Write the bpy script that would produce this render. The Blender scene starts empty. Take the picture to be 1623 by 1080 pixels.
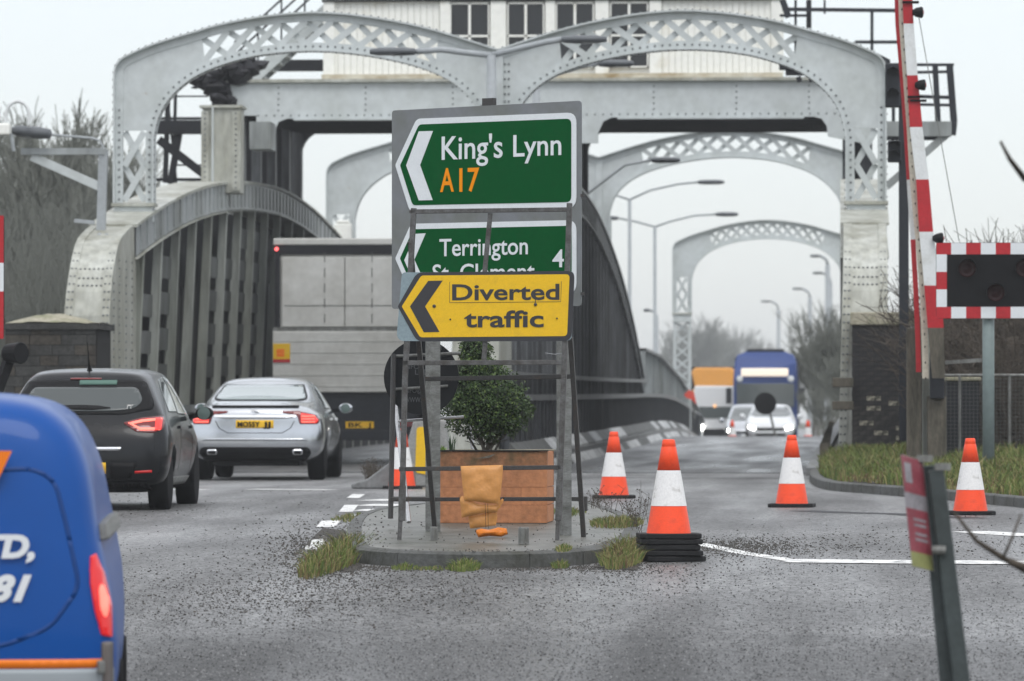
import bpy, bmesh, math, random
from mathutils import Vector, Matrix, Quaternion
from mathutils.geometry import delaunay_2d_cdt
from mathutils.bvhtree import BVHTree

R = random.Random(7)
scene = bpy.context.scene
COL = scene.collection

# ------------------------------------------------------------------ camera, sky, light
FPX = 8115.0
EYE = 0.87
YAW = math.atan((1332 - 811.5) / FPX)
PITCH = math.atan((661 - 540) / FPX)
cam_data = bpy.data.cameras.new("camera")
cam = bpy.data.objects.new("camera", cam_data)
COL.objects.link(cam)
cam.location = (0, 0, EYE)
cam.rotation_euler = (math.pi / 2 + PITCH, 0, YAW)
cam_data.sensor_width = 36.0
cam_data.sensor_fit = 'HORIZONTAL'
cam_data.lens = FPX / 1623 * 36.0
cam_data.clip_start = 0.5
cam_data.clip_end = 5000
cam_data.dof.use_dof = True
cam_data.dof.focus_distance = 41.0
cam_data.dof.aperture_fstop = 5.0
scene.camera = cam

world = bpy.data.worlds.new("World")
scene.world = world
world.use_nodes = True
wn = world.node_tree
wn.nodes.clear()
w_out = wn.nodes.new("ShaderNodeOutputWorld")
sky = wn.nodes.new("ShaderNodeTexSky")
sky.sky_type = 'NISHITA'
sky.sun_disc = False
SUN_EL, SUN_AZ = math.radians(52), math.radians(200)
sky.sun_elevation = SUN_EL
sky.sun_rotation = SUN_AZ
bg1 = wn.nodes.new("ShaderNodeBackground")
bg1.inputs[1].default_value = 0.04
wn.links.new(sky.outputs[0], bg1.inputs[0])
# the overcast: an even bright cloud deck, a little brighter overhead
tc = wn.nodes.new("ShaderNodeTexCoord")
sep = wn.nodes.new("ShaderNodeSeparateXYZ")
wn.links.new(tc.outputs['Generated'], sep.inputs[0])
ramp = wn.nodes.new("ShaderNodeValToRGB")
ramp.color_ramp.elements[0].position = 0.0
ramp.color_ramp.elements[0].color = (0.53, 0.55, 0.575, 1)
ramp.color_ramp.elements[1].position = 0.9
e_ = ramp.color_ramp.elements.new(0.3); e_.color = (0.86, 0.875, 0.89, 1)
ramp.color_ramp.elements[2].color = (1.0, 1.0, 1.0, 1)
wn.links.new(sep.outputs[2], ramp.inputs[0])
bg2 = wn.nodes.new("ShaderNodeBackground")
bg2.inputs[1].default_value = 1.08
wn.links.new(ramp.outputs[0], bg2.inputs[0])
addsh = wn.nodes.new("ShaderNodeAddShader")
wn.links.new(bg1.outputs[0], addsh.inputs[0])
wn.links.new(bg2.outputs[0], addsh.inputs[1])
wn.links.new(addsh.outputs[0], w_out.inputs[0])

sun_d = bpy.data.lights.new("sun", 'SUN')
sun_d.energy = 1.0
sun_d.angle = math.radians(25)
sun_d.color = (1.0, 0.98, 0.95)
sun = bpy.data.objects.new("sun", sun_d)
COL.objects.link(sun)
sun.rotation_euler = (math.pi / 2 - SUN_EL, 0, math.radians(20))

scene.view_settings.view_transform = 'Standard'
scene.view_settings.look = 'None'
scene.view_settings.exposure = 0.15
scene.view_settings.gamma = 1.0
scene.view_settings.use_curve_mapping = False
scene.cycles.volume_bounces = 0
scene.cycles.max_bounces = 6

# ------------------------------------------------------------------ helpers
bpy.context.view_layer.update()
CAMROT = Matrix.Rotation(YAW, 3, 'Z') @ Matrix.Rotation(math.pi / 2 + PITCH, 3, 'X')
def ray(px, py):
    return CAMROT @ Vector(((px - 811.5) / FPX, -(py - 540) / FPX, -1.0))
def at(px, py, Y):
    d = ray(px, py); d = d * (Y / d.y)
    return Vector((d.x, Y, d.z + EYE))
PROF = [(-50, -1.7), (0, -1.45), (15, -1.08), (22, -.85), (30, -.50), (38, -.24), (46, -.13), (55, -.06), (68, -.01),
        (80, .0), (100, .08), (125, .2), (140, .28), (150, .30), (160, .25), (170, .12), (180, -.08), (200, -.35), (240, -.6), (400, -.8), (3000, -.9)]
def _tang(i):
    if i == 0 or i == len(PROF) - 1: return 0.0
    a, b, c = PROF[i - 1], PROF[i], PROF[i + 1]
    s1 = (b[1] - a[1]) / (b[0] - a[0]); s2 = (c[1] - b[1]) / (c[0] - b[0])
    return 0.0 if s1 * s2 <= 0 else 2 * s1 * s2 / (s1 + s2)
TG = [_tang(i) for i in range(len(PROF))]
def zg(Y):
    if Y <= PROF[0][0]: return PROF[0][1]
    for i in range(len(PROF) - 1):
        a, b = PROF[i], PROF[i + 1]
        if Y <= b[0]:
            h = b[0] - a[0]; t = (Y - a[0]) / h
            return ((2*t**3 - 3*t*t + 1) * a[1] + (t**3 - 2*t*t + t) * h * TG[i]
                    + (-2*t**3 + 3*t*t) * b[1] + (t**3 - t*t) * h * TG[i + 1])
    return PROF[-1][1]
def ground(px, py, dz=0.0):
    """the point of the road seen at a photograph position"""
    lo, hi = 12.0, 150.0
    d = ray(px, py)
    f = lambda Y: (EYE + d.z * Y / d.y) - (zg(Y) + dz)
    for _ in range(50):
        m = (lo + hi) / 2
        if f(m) > 0: lo = m
        else: hi = m
    return Vector((d.x * lo / d.y, lo, zg(lo) + dz))
def onplane(px, py, P0, N):
    d = ray(px, py); o = Vector((0, 0, EYE))
    t = (P0 - o).dot(N) / d.dot(N)
    return o + d * t

MATS = {}
def mat(name, color, rough=0.6, metal=0.0, noise=0.0, nscale=5.0, col2=None, bump=0.0, bscale=60.0, spec=0.3,
        emit=None, estr=1.0, coat=0.0, trans=0.0, stretch=None, thr=(0.4, 0.65), alpha=None, rust=0.0):
    """procedural principled material: a base colour, patches of a second colour, fine relief"""
    if name in MATS: return MATS[name]
    m = bpy.data.materials.new(name); m.use_nodes = True
    nt = m.node_tree; b = nt.nodes["Principled BSDF"]
    b.inputs["Base Color"].default_value = (*color, 1)
    b.inputs["Roughness"].default_value = rough
    b.inputs["Metallic"].default_value = metal
    b.inputs["Specular IOR Level"].default_value = spec
    b.inputs["Coat Weight"].default_value = coat
    b.inputs["Coat Roughness"].default_value = 0.06
    b.inputs["Transmission Weight"].default_value = trans
    if alpha is not None: b.inputs["Alpha"].default_value = alpha
    if emit:
        b.inputs["Emission Color"].default_value = (*emit, 1); b.inputs["Emission Strength"].default_value = estr
    tcn = nt.nodes.new("ShaderNodeTexCoord"); src = tcn.outputs['Object']
    if stretch:
        mp = nt.nodes.new("ShaderNodeMapping"); mp.inputs['Scale'].default_value = stretch
        nt.links.new(src, mp.inputs[0]); src = mp.outputs[0]
    if col2 is not None or noise:
        n = nt.nodes.new("ShaderNodeTexNoise"); n.inputs['Scale'].default_value = nscale
        n.inputs['Detail'].default_value = 9; n.inputs['Roughness'].default_value = 0.65
        nt.links.new(src, n.inputs['Vector'])
        cr = nt.nodes.new("ShaderNodeValToRGB")
        cr.color_ramp.elements[0].position, cr.color_ramp.elements[1].position = thr
        c2 = col2 if col2 is not None else tuple(max(0, c * (1 - noise)) for c in color)
        cr.color_ramp.elements[0].color = (*color, 1); cr.color_ramp.elements[1].color = (*c2, 1)
        nt.links.new(n.outputs[0], cr.inputs[0]); last = cr.outputs[0]
        if noise:
            n2 = nt.nodes.new("ShaderNodeTexNoise"); n2.inputs['Scale'].default_value = nscale * 7
            n2.inputs['Detail'].default_value = 6
            nt.links.new(src, n2.inputs['Vector'])
            mr = nt.nodes.new("ShaderNodeMapRange"); mr.inputs[1].default_value = .3; mr.inputs[2].default_value = .7
            mr.inputs[3].default_value = 1 - noise; mr.inputs[4].default_value = 1 + noise * .5
            nt.links.new(n2.outputs[0], mr.inputs[0])
            mx = nt.nodes.new("ShaderNodeMix"); mx.data_type = 'RGBA'; mx.blend_type = 'MULTIPLY'
            mx.inputs[0].default_value = 1.0
            nt.links.new(last, mx.inputs[6]); nt.links.new(mr.outputs[0], mx.inputs[7]); last = mx.outputs[2]
        if rust:
            n4 = nt.nodes.new("ShaderNodeTexNoise"); n4.inputs['Scale'].default_value = 2.6; n4.inputs['Detail'].default_value = 10; n4.inputs['Roughness'].default_value = .7
            nt.links.new(src, n4.inputs['Vector'])
            mr4 = nt.nodes.new("ShaderNodeMapRange"); mr4.inputs[1].default_value = rust; mr4.inputs[2].default_value = rust + .07
            nt.links.new(n4.outputs[0], mr4.inputs[0])
            mx4 = nt.nodes.new("ShaderNodeMix"); mx4.data_type = 'RGBA'; nt.links.new(mr4.outputs[0], mx4.inputs[0])
            nt.links.new(last, mx4.inputs[6]); mx4.inputs[7].default_value = (.24, .13, .06, 1); last = mx4.outputs[2]
        nt.links.new(last, b.inputs["Base Color"])
    if bump:
        n3 = nt.nodes.new("ShaderNodeTexNoise"); n3.inputs['Scale'].default_value = bscale; n3.inputs['Detail'].default_value = 8
        nt.links.new(src, n3.inputs['Vector'])
        bp = nt.nodes.new("ShaderNodeBump"); bp.inputs['Strength'].default_value = bump; bp.inputs['Distance'].default_value = 0.02
        nt.links.new(n3.outputs[0], bp.inputs['Height']); nt.links.new(bp.outputs[0], b.inputs['Normal'])
    MATS[name] = m
    return m

def rn(a, b): return R.uniform(a, b)

class MB:
    """collects shapes into one mesh"""
    def __init__(s): s.v = []; s.f = []; s.mi = []; s.cur = 0
    def add(s, vs, fs):
        o = len(s.v); s.v += [tuple(p) for p in vs]
        s.f += [tuple(i + o for i in q) for q in fs]; s.mi += [s.cur] * len(fs); return s
    def box(s, a, b):
        x0, y0, z0 = a; x1, y1, z1 = b
        if x0 > x1: x0, x1 = x1, x0
        if y0 > y1: y0, y1 = y1, y0
        if z0 > z1: z0, z1 = z1, z0
        return s.add([(x0,y0,z0),(x1,y0,z0),(x1,y1,z0),(x0,y1,z0),(x0,y0,z1),(x1,y0,z1),(x1,y1,z1),(x0,y1,z1)],
                     [(0,3,2,1),(4,5,6,7),(0,1,5,4),(1,2,6,5),(2,3,7,6),(3,0,4,7)])
    def bar(s, a, b, w, d, side=(0, 1, 0)):
        """box section from a to b: width w across, depth d along 'side'"""
        a, b = Vector(a), Vector(b); t = (b - a).normalized(); n = Vector(side)
        n = (n - t * n.dot(t))
        if n.length < 1e-5: n = Vector((1, 0, 0)) - t * t.x
        n.normalize(); u = t.cross(n)
        vs = []
        for p in (a, b):
            for (i, j) in ((-1,-1),(1,-1),(1,1),(-1,1)):
                vs.append(p + u * (i * w / 2) + n * (j * d / 2))
        return s.add(vs, [(0,1,2,3),(7,6,5,4),(0,4,5,1),(1,5,6,2),(2,6,7,3),(3,7,4,0)])
    def tube(s, pts, rad, n=8, caps=True):
        pts = [Vector(p) for p in pts]; o = len(s.v)
        rads = rad if isinstance(rad, (list, tuple)) else [rad] * len(pts)
        u = None; vs = []; fs = []
        for i, p in enumerate(pts):
            t = (pts[min(i + 1, len(pts) - 1)] - pts[max(i - 1, 0)])
            if t.length < 1e-9: t = Vector((0, 0, 1))
            t.normalize()
            if u is None: u = t.orthogonal().normalized()
            else:
                u = u - t * u.dot(t)
                u = u.normalized() if u.length > 1e-6 else t.orthogonal().normalized()
            w = t.cross(u)
            for k in range(n):
                a = 2 * math.pi * k / n
                vs.append(p + (u * math.cos(a) + w * math.sin(a)) * rads[i])
        for i in range(len(pts) - 1):
            for k in range(n):
                k2 = (k + 1) % n
                fs.append((i*n + k, i*n + k2, (i+1)*n + k2, (i+1)*n + k))
        if caps:
            fs.append(tuple(range(n - 1, -1, -1))); fs.append(tuple((len(pts)-1)*n + k for k in range(n)))
        return s.add(vs, fs)
    def lathe(s, prof, n=20, c=(0, 0, 0), axis='Z', caps=True):
        vs = []; fs = []; c = Vector(c)
        for (r, h) in prof:
            for k in range(n):
                a = 2 * math.pi * k / n; x, y = r * math.cos(a), r * math.sin(a)
                p = {'Z': Vector((x, y, h)), 'X': Vector((h, x, y)), 'Y': Vector((x, h, y))}[axis]
                vs.append(c + p)
        for i in range(len(prof) - 1):
            for k in range(n):
                k2 = (k + 1) % n
                fs.append((i*n + k, i*n + k2, (i+1)*n + k2, (i+1)*n + k))
        if caps:
            fs.append(tuple(range(n - 1, -1, -1))); fs.append(tuple((len(prof)-1)*n + k for k in range(n)))
        return s.add(vs, fs)
    def prism(s, pts, ext):
        """closed outline of 3-D points pushed along ext"""
        pts = [Vector(p) for p in pts]; e = Vector(ext); n = len(pts)
        return s.add(pts + [p + e for p in pts],
                     [tuple(range(n)), tuple(range(2*n - 1, n - 1, -1))] + [(i, n + i, n + (i+1) % n, (i+1) % n) for i in range(n)])
    def slab(s, poly, z0, z1):
        """outline in plan between heights"""
        return s.prism([(p[0], p[1], z0) for p in poly], (0, 0, z1 - z0))
    def dome(s, c, r, nrm, k=5, hgt=0.6):
        c = Vector(c); nrm = Vector(nrm).normalized(); u = nrm.orthogonal().normalized(); w = nrm.cross(u)
        vs = [c + (u*math.cos(2*math.pi*i/k) + w*math.sin(2*math.pi*i/k))*r for i in range(k)]
        vs += [c + (u*math.cos(2*math.pi*i/k) + w*math.sin(2*math.pi*i/k))*r*.6 + nrm*r*hgt for i in range(k)]
        return s.add(vs, [(i, (i+1) % k, k + (i+1) % k, k + i) for i in range(k)] + [tuple(range(k, 2*k))])
    def ico(s, c, r, j=0.25, sc=(1, 1, 1)):
        c = Vector(c); t = 1.618
        P = [(-1,t,0),(1,t,0),(-1,-t,0),(1,-t,0),(0,-1,t),(0,1,t),(0,-1,-t),(0,1,-t),(t,0,-1),(t,0,1),(-t,0,-1),(-t,0,1)]
        F = [(0,11,5),(0,5,1),(0,1,7),(0,7,10),(0,10,11),(1,5,9),(5,11,4),(11,10,2),(10,7,6),(7,1,8),(3,9,4),(3,4,2),(3,2,6),(3,6,8),(3,8,9),(4,9,5),(2,4,11),(6,2,10),(8,6,7),(9,8,1)]
        return s.add([c + Vector((p[0]*sc[0], p[1]*sc[1], p[2]*sc[2])) * (r/1.9*rn(1-j, 1+j)) for p in P], F)
    def mesh(s, name, smooth=False):
        me = bpy.data.meshes.new(name); me.from_pydata(s.v, [], s.f)
        if any(s.mi): me.polygons.foreach_set('material_index', s.mi)
        bm = bmesh.new(); bm.from_mesh(me); bmesh.ops.recalc_face_normals(bm, faces=bm.faces); bm.to_mesh(me); bm.free()
        if smooth: me.polygons.foreach_set('use_smooth', [True] * len(me.polygons))
        return me
    def build(s, name, m, parent=None, smooth=False, bevel=0, kind=None, label=None, recalc=True, seg=2):
        if recalc: me = s.mesh(name, smooth)
        else:
            me = bpy.data.meshes.new(name); me.from_pydata(s.v, [], s.f)
            if any(s.mi): me.polygons.foreach_set('material_index', s.mi)
            if smooth: me.polygons.foreach_set('use_smooth', [True] * len(me.polygons))
        for q in (m if isinstance(m, (list, tuple)) else [m]): me.materials.append(q)
        o = bpy.data.objects.new(name, me); COL.objects.link(o)
        if parent is not None:
            o.parent = parent
        if bevel:
            bv = o.modifiers.new("bevel", 'BEVEL'); bv.width = bevel; bv.segments = seg; bv.limit_method = 'ANGLE'; bv.angle_limit = math.radians(35)
            if smooth is False and seg > 1:
                me.polygons.foreach_set('use_smooth', [False] * len(me.polygons))
        if kind: o['kind'] = kind
        if label: o['label'] = label
        return o

def tag(o, label, cat, group=None, kind=None):
    if label: o['label'] = label
    if cat: o['category'] = cat
    if group: o['group'] = group
    if kind: o['kind'] = kind
    return o
def thing(name, label, cat, loc=(0, 0, 0), rz=0, group=None, rot=None):
    o = bpy.data.objects.new(name, None); COL.objects.link(o)
    o.empty_display_size = .2
    o.location = loc; o.rotation_euler = rot if rot else (0, 0, rz)
    return tag(o, label, cat, group)
def instance(me, name, parent=None, loc=(0,0,0), rot=(0,0,0), sc=(1,1,1), kind=None):
    o = bpy.data.objects.new(name, me); COL.objects.link(o)
    o.parent = parent; o.location = loc; o.rotation_euler = rot; o.scale = sc
    if kind: o['kind'] = kind
    return o
def dup(root, loc=None, rot=None, label=None, sc=None):
    kids = [c for c in bpy.data.objects if c.parent == root]
    r = root.copy(); COL.objects.link(r)
    if loc is not None: r.location = loc
    if rot is not None: r.rotation_euler = rot
    if sc is not None: r.scale = sc
    if label: r['label'] = label
    for ch in kids:
        c = ch.copy(); COL.objects.link(c); c.parent = r
        for g in [k for k in bpy.data.objects if k.parent == ch]:
            d = g.copy(); COL.objects.link(d); d.parent = c
    return r
def struct(o):
    o['kind'] = 'structure'; return o
def offset_poly(pts, d):
    """2-D open polyline moved sideways by d (left positive)"""
    out = []
    for i, p in enumerate(pts):
        a = pts[max(i-1, 0)]; b = pts[min(i+1, len(pts)-1)]
        t = Vector((b[0]-a[0], b[1]-a[1])); t.normalize()
        out.append((p[0] - t.y*d, p[1] + t.x*d))
    return out
def smooth_poly(pts, n=4):
    """Catmull-Rom through the points"""
    out = []
    P = [pts[0]] + list(pts) + [pts[-1]]
    for i in range(1, len(P) - 2):
        p0, p1, p2, p3 = (Vector(P[j]) for j in (i-1, i, i+1, i+2))
        for k in range(n):
            t = k / n
            out.append(tuple(0.5*((2*p1) + (-p0+p2)*t + (2*p0-5*p1+4*p2-p3)*t*t + (-p0+3*p1-3*p2+p3)*t**3)))
    out.append(tuple(pts[-1])); return out
def resample(pts, step):
    out = []; acc = 0.0; nxt = step / 2
    for a, b in zip(pts[:-1], pts[1:]):
        a, b = Vector(a), Vector(b); L = (b - a).length
        while nxt <= acc + L and L > 0:
            out.append(tuple(a.lerp(b, (nxt - acc) / L))); nxt += step
        acc += L
    return out
def interp(pts, x):
    for a, b in zip(pts[:-1], pts[1:]):
        if (a[0] <= x <= b[0]): return a[1] + (b[1]-a[1])*(x-a[0])/(b[0]-a[0] + 1e-12)
    return pts[0][1] if x < pts[0][0] else pts[-1][1]

def text(s, size, m, parent, M, name="lettering", sx=1.0, bold=0.0, ext=0.002, align='LEFT', shear=0, spacing=1.0):
    """flat letters: M places the XY plane of the text"""
    cu = bpy.data.curves.new(name, 'FONT'); cu.body = s; cu.size = size; cu.offset = bold; cu.extrude = ext
    cu.align_x = align; cu.shear = shear; cu.space_character = spacing; cu.resolution_u = 4
    t = bpy.data.objects.new(name, cu); COL.objects.link(t)
    bpy.context.view_layer.update()
    me = bpy.data.meshes.new_from_object(t.evaluated_get(bpy.context.evaluated_depsgraph_get()))
    bpy.data.objects.remove(t); bpy.data.curves.remove(cu)
    me.transform(Matrix.Diagonal((sx, 1, 1, 1))); me.materials.clear(); me.materials.append(m)
    me.name = name
    o = bpy.data.objects.new(name, me); COL.objects.link(o); o.parent = parent; o.matrix_local = M
    return o
def bounds2(me):
    xs = [v.co.x for v in me.vertices]; ys = [v.co.y for v in me.vertices]
    return min(xs), max(xs), min(ys), max(ys)
def fit_text(s, x0, x1, y0, y1, m, parent, base, name="lettering", bold=0.0, ext=0.002, shear=0):
    """letters made to fill a rectangle (x0..x1, y0..y1) of the plane 'base' (capitals fill y0..y1)"""
    o = text(s, 1.0, m, parent, Matrix.Identity(4), name, 1, bold, ext, shear=shear)
    a, b, c, d = bounds2(o.data)
    cap = text("H", 1.0, m, None, Matrix.Identity(4), "tmp", 1, bold, ext); _, _, hc, hd = bounds2(cap.data)
    bpy.data.objects.remove(cap)
    sx = (x1 - x0) / (b - a); sy = (y1 - y0) / (hd - hc)
    o.data.transform(Matrix.Translation((x0, y0, 0)) @ Matrix.Diagonal((sx, sy, 1, 1)) @ Matrix.Translation((-a, -hc, 0)))
    o.matrix_local = base
    return o

# ------------------------------------------------------------------ materials
M = {}
M['paint'] = mat("pale_steel_paint", (0.55, 0.585, 0.585), .42, noise=.10, nscale=.9, col2=(.44, .47, .45), thr=(.45, .75), bump=.12, bscale=9, rust=.66)
M['paint_dirty'] = mat("weathered_steel_paint", (0.50, 0.51, 0.465), .5, noise=.25, nscale=1.1, col2=(.22, .215, .16), thr=(.38, .72), bump=.2, bscale=12, rust=.62, stretch=(1, 1, .35))
M['girder'] = mat("grey_girder_paint", (0.36, 0.385, 0.39), .38, noise=.22, nscale=.8, col2=(.17, .18, .165), thr=(.4, .7), bump=.15, bscale=10, stretch=(1, 1, .3))
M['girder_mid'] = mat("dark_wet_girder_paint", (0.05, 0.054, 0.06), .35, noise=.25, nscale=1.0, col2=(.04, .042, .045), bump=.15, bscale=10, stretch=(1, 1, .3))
M['rib'] = mat("rib_grey_green", (0.42, 0.44, 0.405), .4, noise=.25, nscale=1.2, col2=(.22, .23, .185), thr=(.4, .7), bump=.15, bscale=10, stretch=(1, 1, .2))
M['shade'] = mat("dark_parts_and_shade", (0.013, 0.014, 0.018), .6, noise=.3, nscale=1.5)  # near black of dark parts; also paints shade under gantry and in girders
M['dark_steel'] = mat("black_rail_paint", (0.02, 0.023, 0.03), .45, noise=.2, nscale=3)
M['rivet'] = mat("rivet_paint", (0.20, 0.215, 0.215), .4, noise=.3, nscale=3)
M['cream'] = mat("cream_boards", (0.86, 0.86, 0.81), .5, noise=.06, nscale=1.5, col2=(.62, .56, .42), thr=(.55, .85), bump=.05)
M['cream_trim'] = mat("stained_cream_trim", (0.60, 0.57, 0.47), .5, noise=.12, nscale=1.4, col2=(.33, .25, .13), thr=(.42, .7), stretch=(1, 1, 2))
M['rust'] = mat("rust", (.30, .10, .03), .85, noise=.4, nscale=20, bump=.3)
M['glass_dark'] = mat("dark_window_glass", (.010, .012, .016), .08, spec=.5)
M['black'] = mat("black_plastic", (.006, .006, .007), .5, spec=.15)
M['web'] = mat('shaded_web_plate', (.035, .037, .038), .6, noise=.3, nscale=1.5, col2=(.016, .016, .016), stretch=(1, 1, .3))  # dark bays between ribs: shade put into the colour
M['rib_mid'] = mat('wet_rib_and_shade_grey', (.17, .18, .19), .4, noise=.3, nscale=1.5, col2=(.06, .062, .064), stretch=(1, 1, .2))
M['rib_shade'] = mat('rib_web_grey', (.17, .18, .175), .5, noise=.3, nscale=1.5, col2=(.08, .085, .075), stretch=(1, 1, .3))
M['rubber'] = mat("black_rubber", (.011, .011, .012), .7, noise=.2, nscale=15, bump=.15)
M['galv'] = mat("galvanised_post", (.23, .235, .225), .5, metal=.25, noise=.25, nscale=6, col2=(.12, .12, .11), bump=.15, stretch=(2, 2, .5))
M['frame_dark'] = mat("dark_frame_steel", (.055, .053, .052), .42, noise=.35, nscale=14, col2=(.09, .055, .035), thr=(.55, .8))
M['frame_grey'] = mat("worn_grey_frame_steel", (.12, .12, .12), .45, noise=.3, nscale=10, col2=(.06, .055, .05))
M['silver'] = mat("bright_tube", (.55, .55, .56), .25, metal=.7, noise=.2, nscale=20)
M['sign_green'] = mat("sign_green", (.002, .080, .020), .6, noise=.06, nscale=3, spec=.03)
M['sign_white'] = mat("sign_white", (.72, .75, .77), .35, noise=.04, nscale=6)
M['sign_orange'] = mat("sign_orange_letters", (.85, .28, .003), .4, spec=.1)
M['sign_grey'] = mat("sign_back_grey", (.19, .20, .215), .4, noise=.08, nscale=2, col2=(.16, .17, .16))
M['sign_yellow'] = mat("sign_yellow", (.78, .48, .022), .45, noise=.06, nscale=9, col2=(.66, .40, .03), thr=(.5, .8), spec=.15)
M['sign_ink'] = mat("sign_charcoal", (.040, .040, .045), .5, noise=.1, nscale=20)
M['sign_edge'] = mat("sign_pale_blue_grey", (.24, .31, .34), .5, noise=.12, nscale=8)
M['red'] = mat("barrier_red", (.46, .02, .028), .4, noise=.12, nscale=4)
M['white'] = mat("white_paint", (.70, .72, .72), .4, noise=.08, nscale=5, col2=(.52, .53, .5), thr=(.5, .8))
M['pole'] = mat("lamp_pole_grey", (.36, .385, .40), .45, noise=.1, nscale=2)
M['pole_green'] = mat("signal_post_grey_green", (.20, .25, .245), .45, noise=.1, nscale=2)
M['brick'] = mat("tarred_brick", (.014, .014, .017), .45, noise=.4, nscale=6, col2=(.05, .045, .04), bump=.4, bscale=40)
M['brick2'] = mat("scuffed_brick", (.06, .055, .05), .6, noise=.5, nscale=9, col2=(.02, .02, .02), bump=.4, bscale=40)
M['brick3'] = mat("brick_with_lime_patch", (.36, .34, .27), .8, noise=.4, nscale=12, col2=(.05, .05, .04), thr=(.45, .6))
M['joint'] = mat('clay_joint', (.33, .15, .075), .9, noise=.3, nscale=10)
M['mortar'] = mat("dark_mortar", (.018, .018, .018), .9)
M['stone'] = mat("mossy_coping_stone", (.38, .35, .27), .8, noise=.25, nscale=3, col2=(.16, .17, .08), thr=(.42, .68), bump=.4)
M['wood'] = mat("weathered_timber", (.13, .115, .09), .8, noise=.35, nscale=4, col2=(.07, .065, .05), bump=.4, stretch=(3, 3, .4))
M['cone'] = mat("cone_orange", (.95, .085, .025), .42, noise=.06, nscale=12, col2=(.72, .07, .03), thr=(.5, .8))
M['cone_white'] = mat("cone_sleeve", (.78, .77, .76), .4, noise=.1, nscale=9, col2=(.40, .38, .35), thr=(.56, .72))
M['chrome'] = mat("chrome", (.75, .76, .78), .12, metal=1.0)
M['tyre'] = mat("tyre", (.007, .007, .008), .8, bump=.1, spec=.12)
M['plate_y'] = mat("number_plate_yellow", (.80, .47, .02), .4)
M['terracotta'] = mat("terracotta_block", (.50, .215, .10), .8, noise=.2, nscale=3, col2=(.27, .12, .06), thr=(.48, .75), bump=.35, bscale=25)
M['terracotta2'] = mat("stained_terracotta_block", (.36, .16, .08), .85, noise=.25, nscale=4, col2=(.11, .085, .045), thr=(.40, .66), bump=.35, bscale=25)
M['parcel'] = mat("orange_film_bag", (.62, .29, .09), .35, noise=.08, nscale=4, col2=(.52, .24, .07), bump=.9, bscale=7)
M['bag'] = mat("bright_orange_bag", (.80, .23, .02), .35, noise=.15, nscale=25)
M['concrete'] = mat("island_concrete", (.17, .165, .15), .4, noise=.35, nscale=1.6, col2=(.075, .08, .06), thr=(.40, .66), bump=.35, bscale=30)
M['kerb'] = mat("kerb_concrete", (.105, .108, .105), .6, noise=.25, nscale=3, col2=(.055, .055, .045), bump=.4, bscale=30)
M['kerb_light'] = mat("wet_kerb_concrete", (.22, .225, .225), .4, noise=.25, nscale=2, col2=(.12, .12, .12), bump=.3)
M['white_kerb'] = mat("white_painted_kerb", (.55, .56, .56), .5, noise=.25, nscale=2, col2=(.18, .18, .175), thr=(.48, .62), bump=.2)
M['line'] = mat("road_line_white", (.80, .80, .78), .55, noise=.15, nscale=8, col2=(.26, .26, .26), thr=(.50, .64))
M['gravel'] = mat("wet_dark_chippings", (.045, .042, .038), .6, noise=.3, nscale=30, col2=(.12, .105, .09), thr=(.5, .62))
M['soil'] = mat("muddy_soil", (.045, .038, .03), .7, noise=.4, nscale=8, bump=.8, bscale=20)

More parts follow.
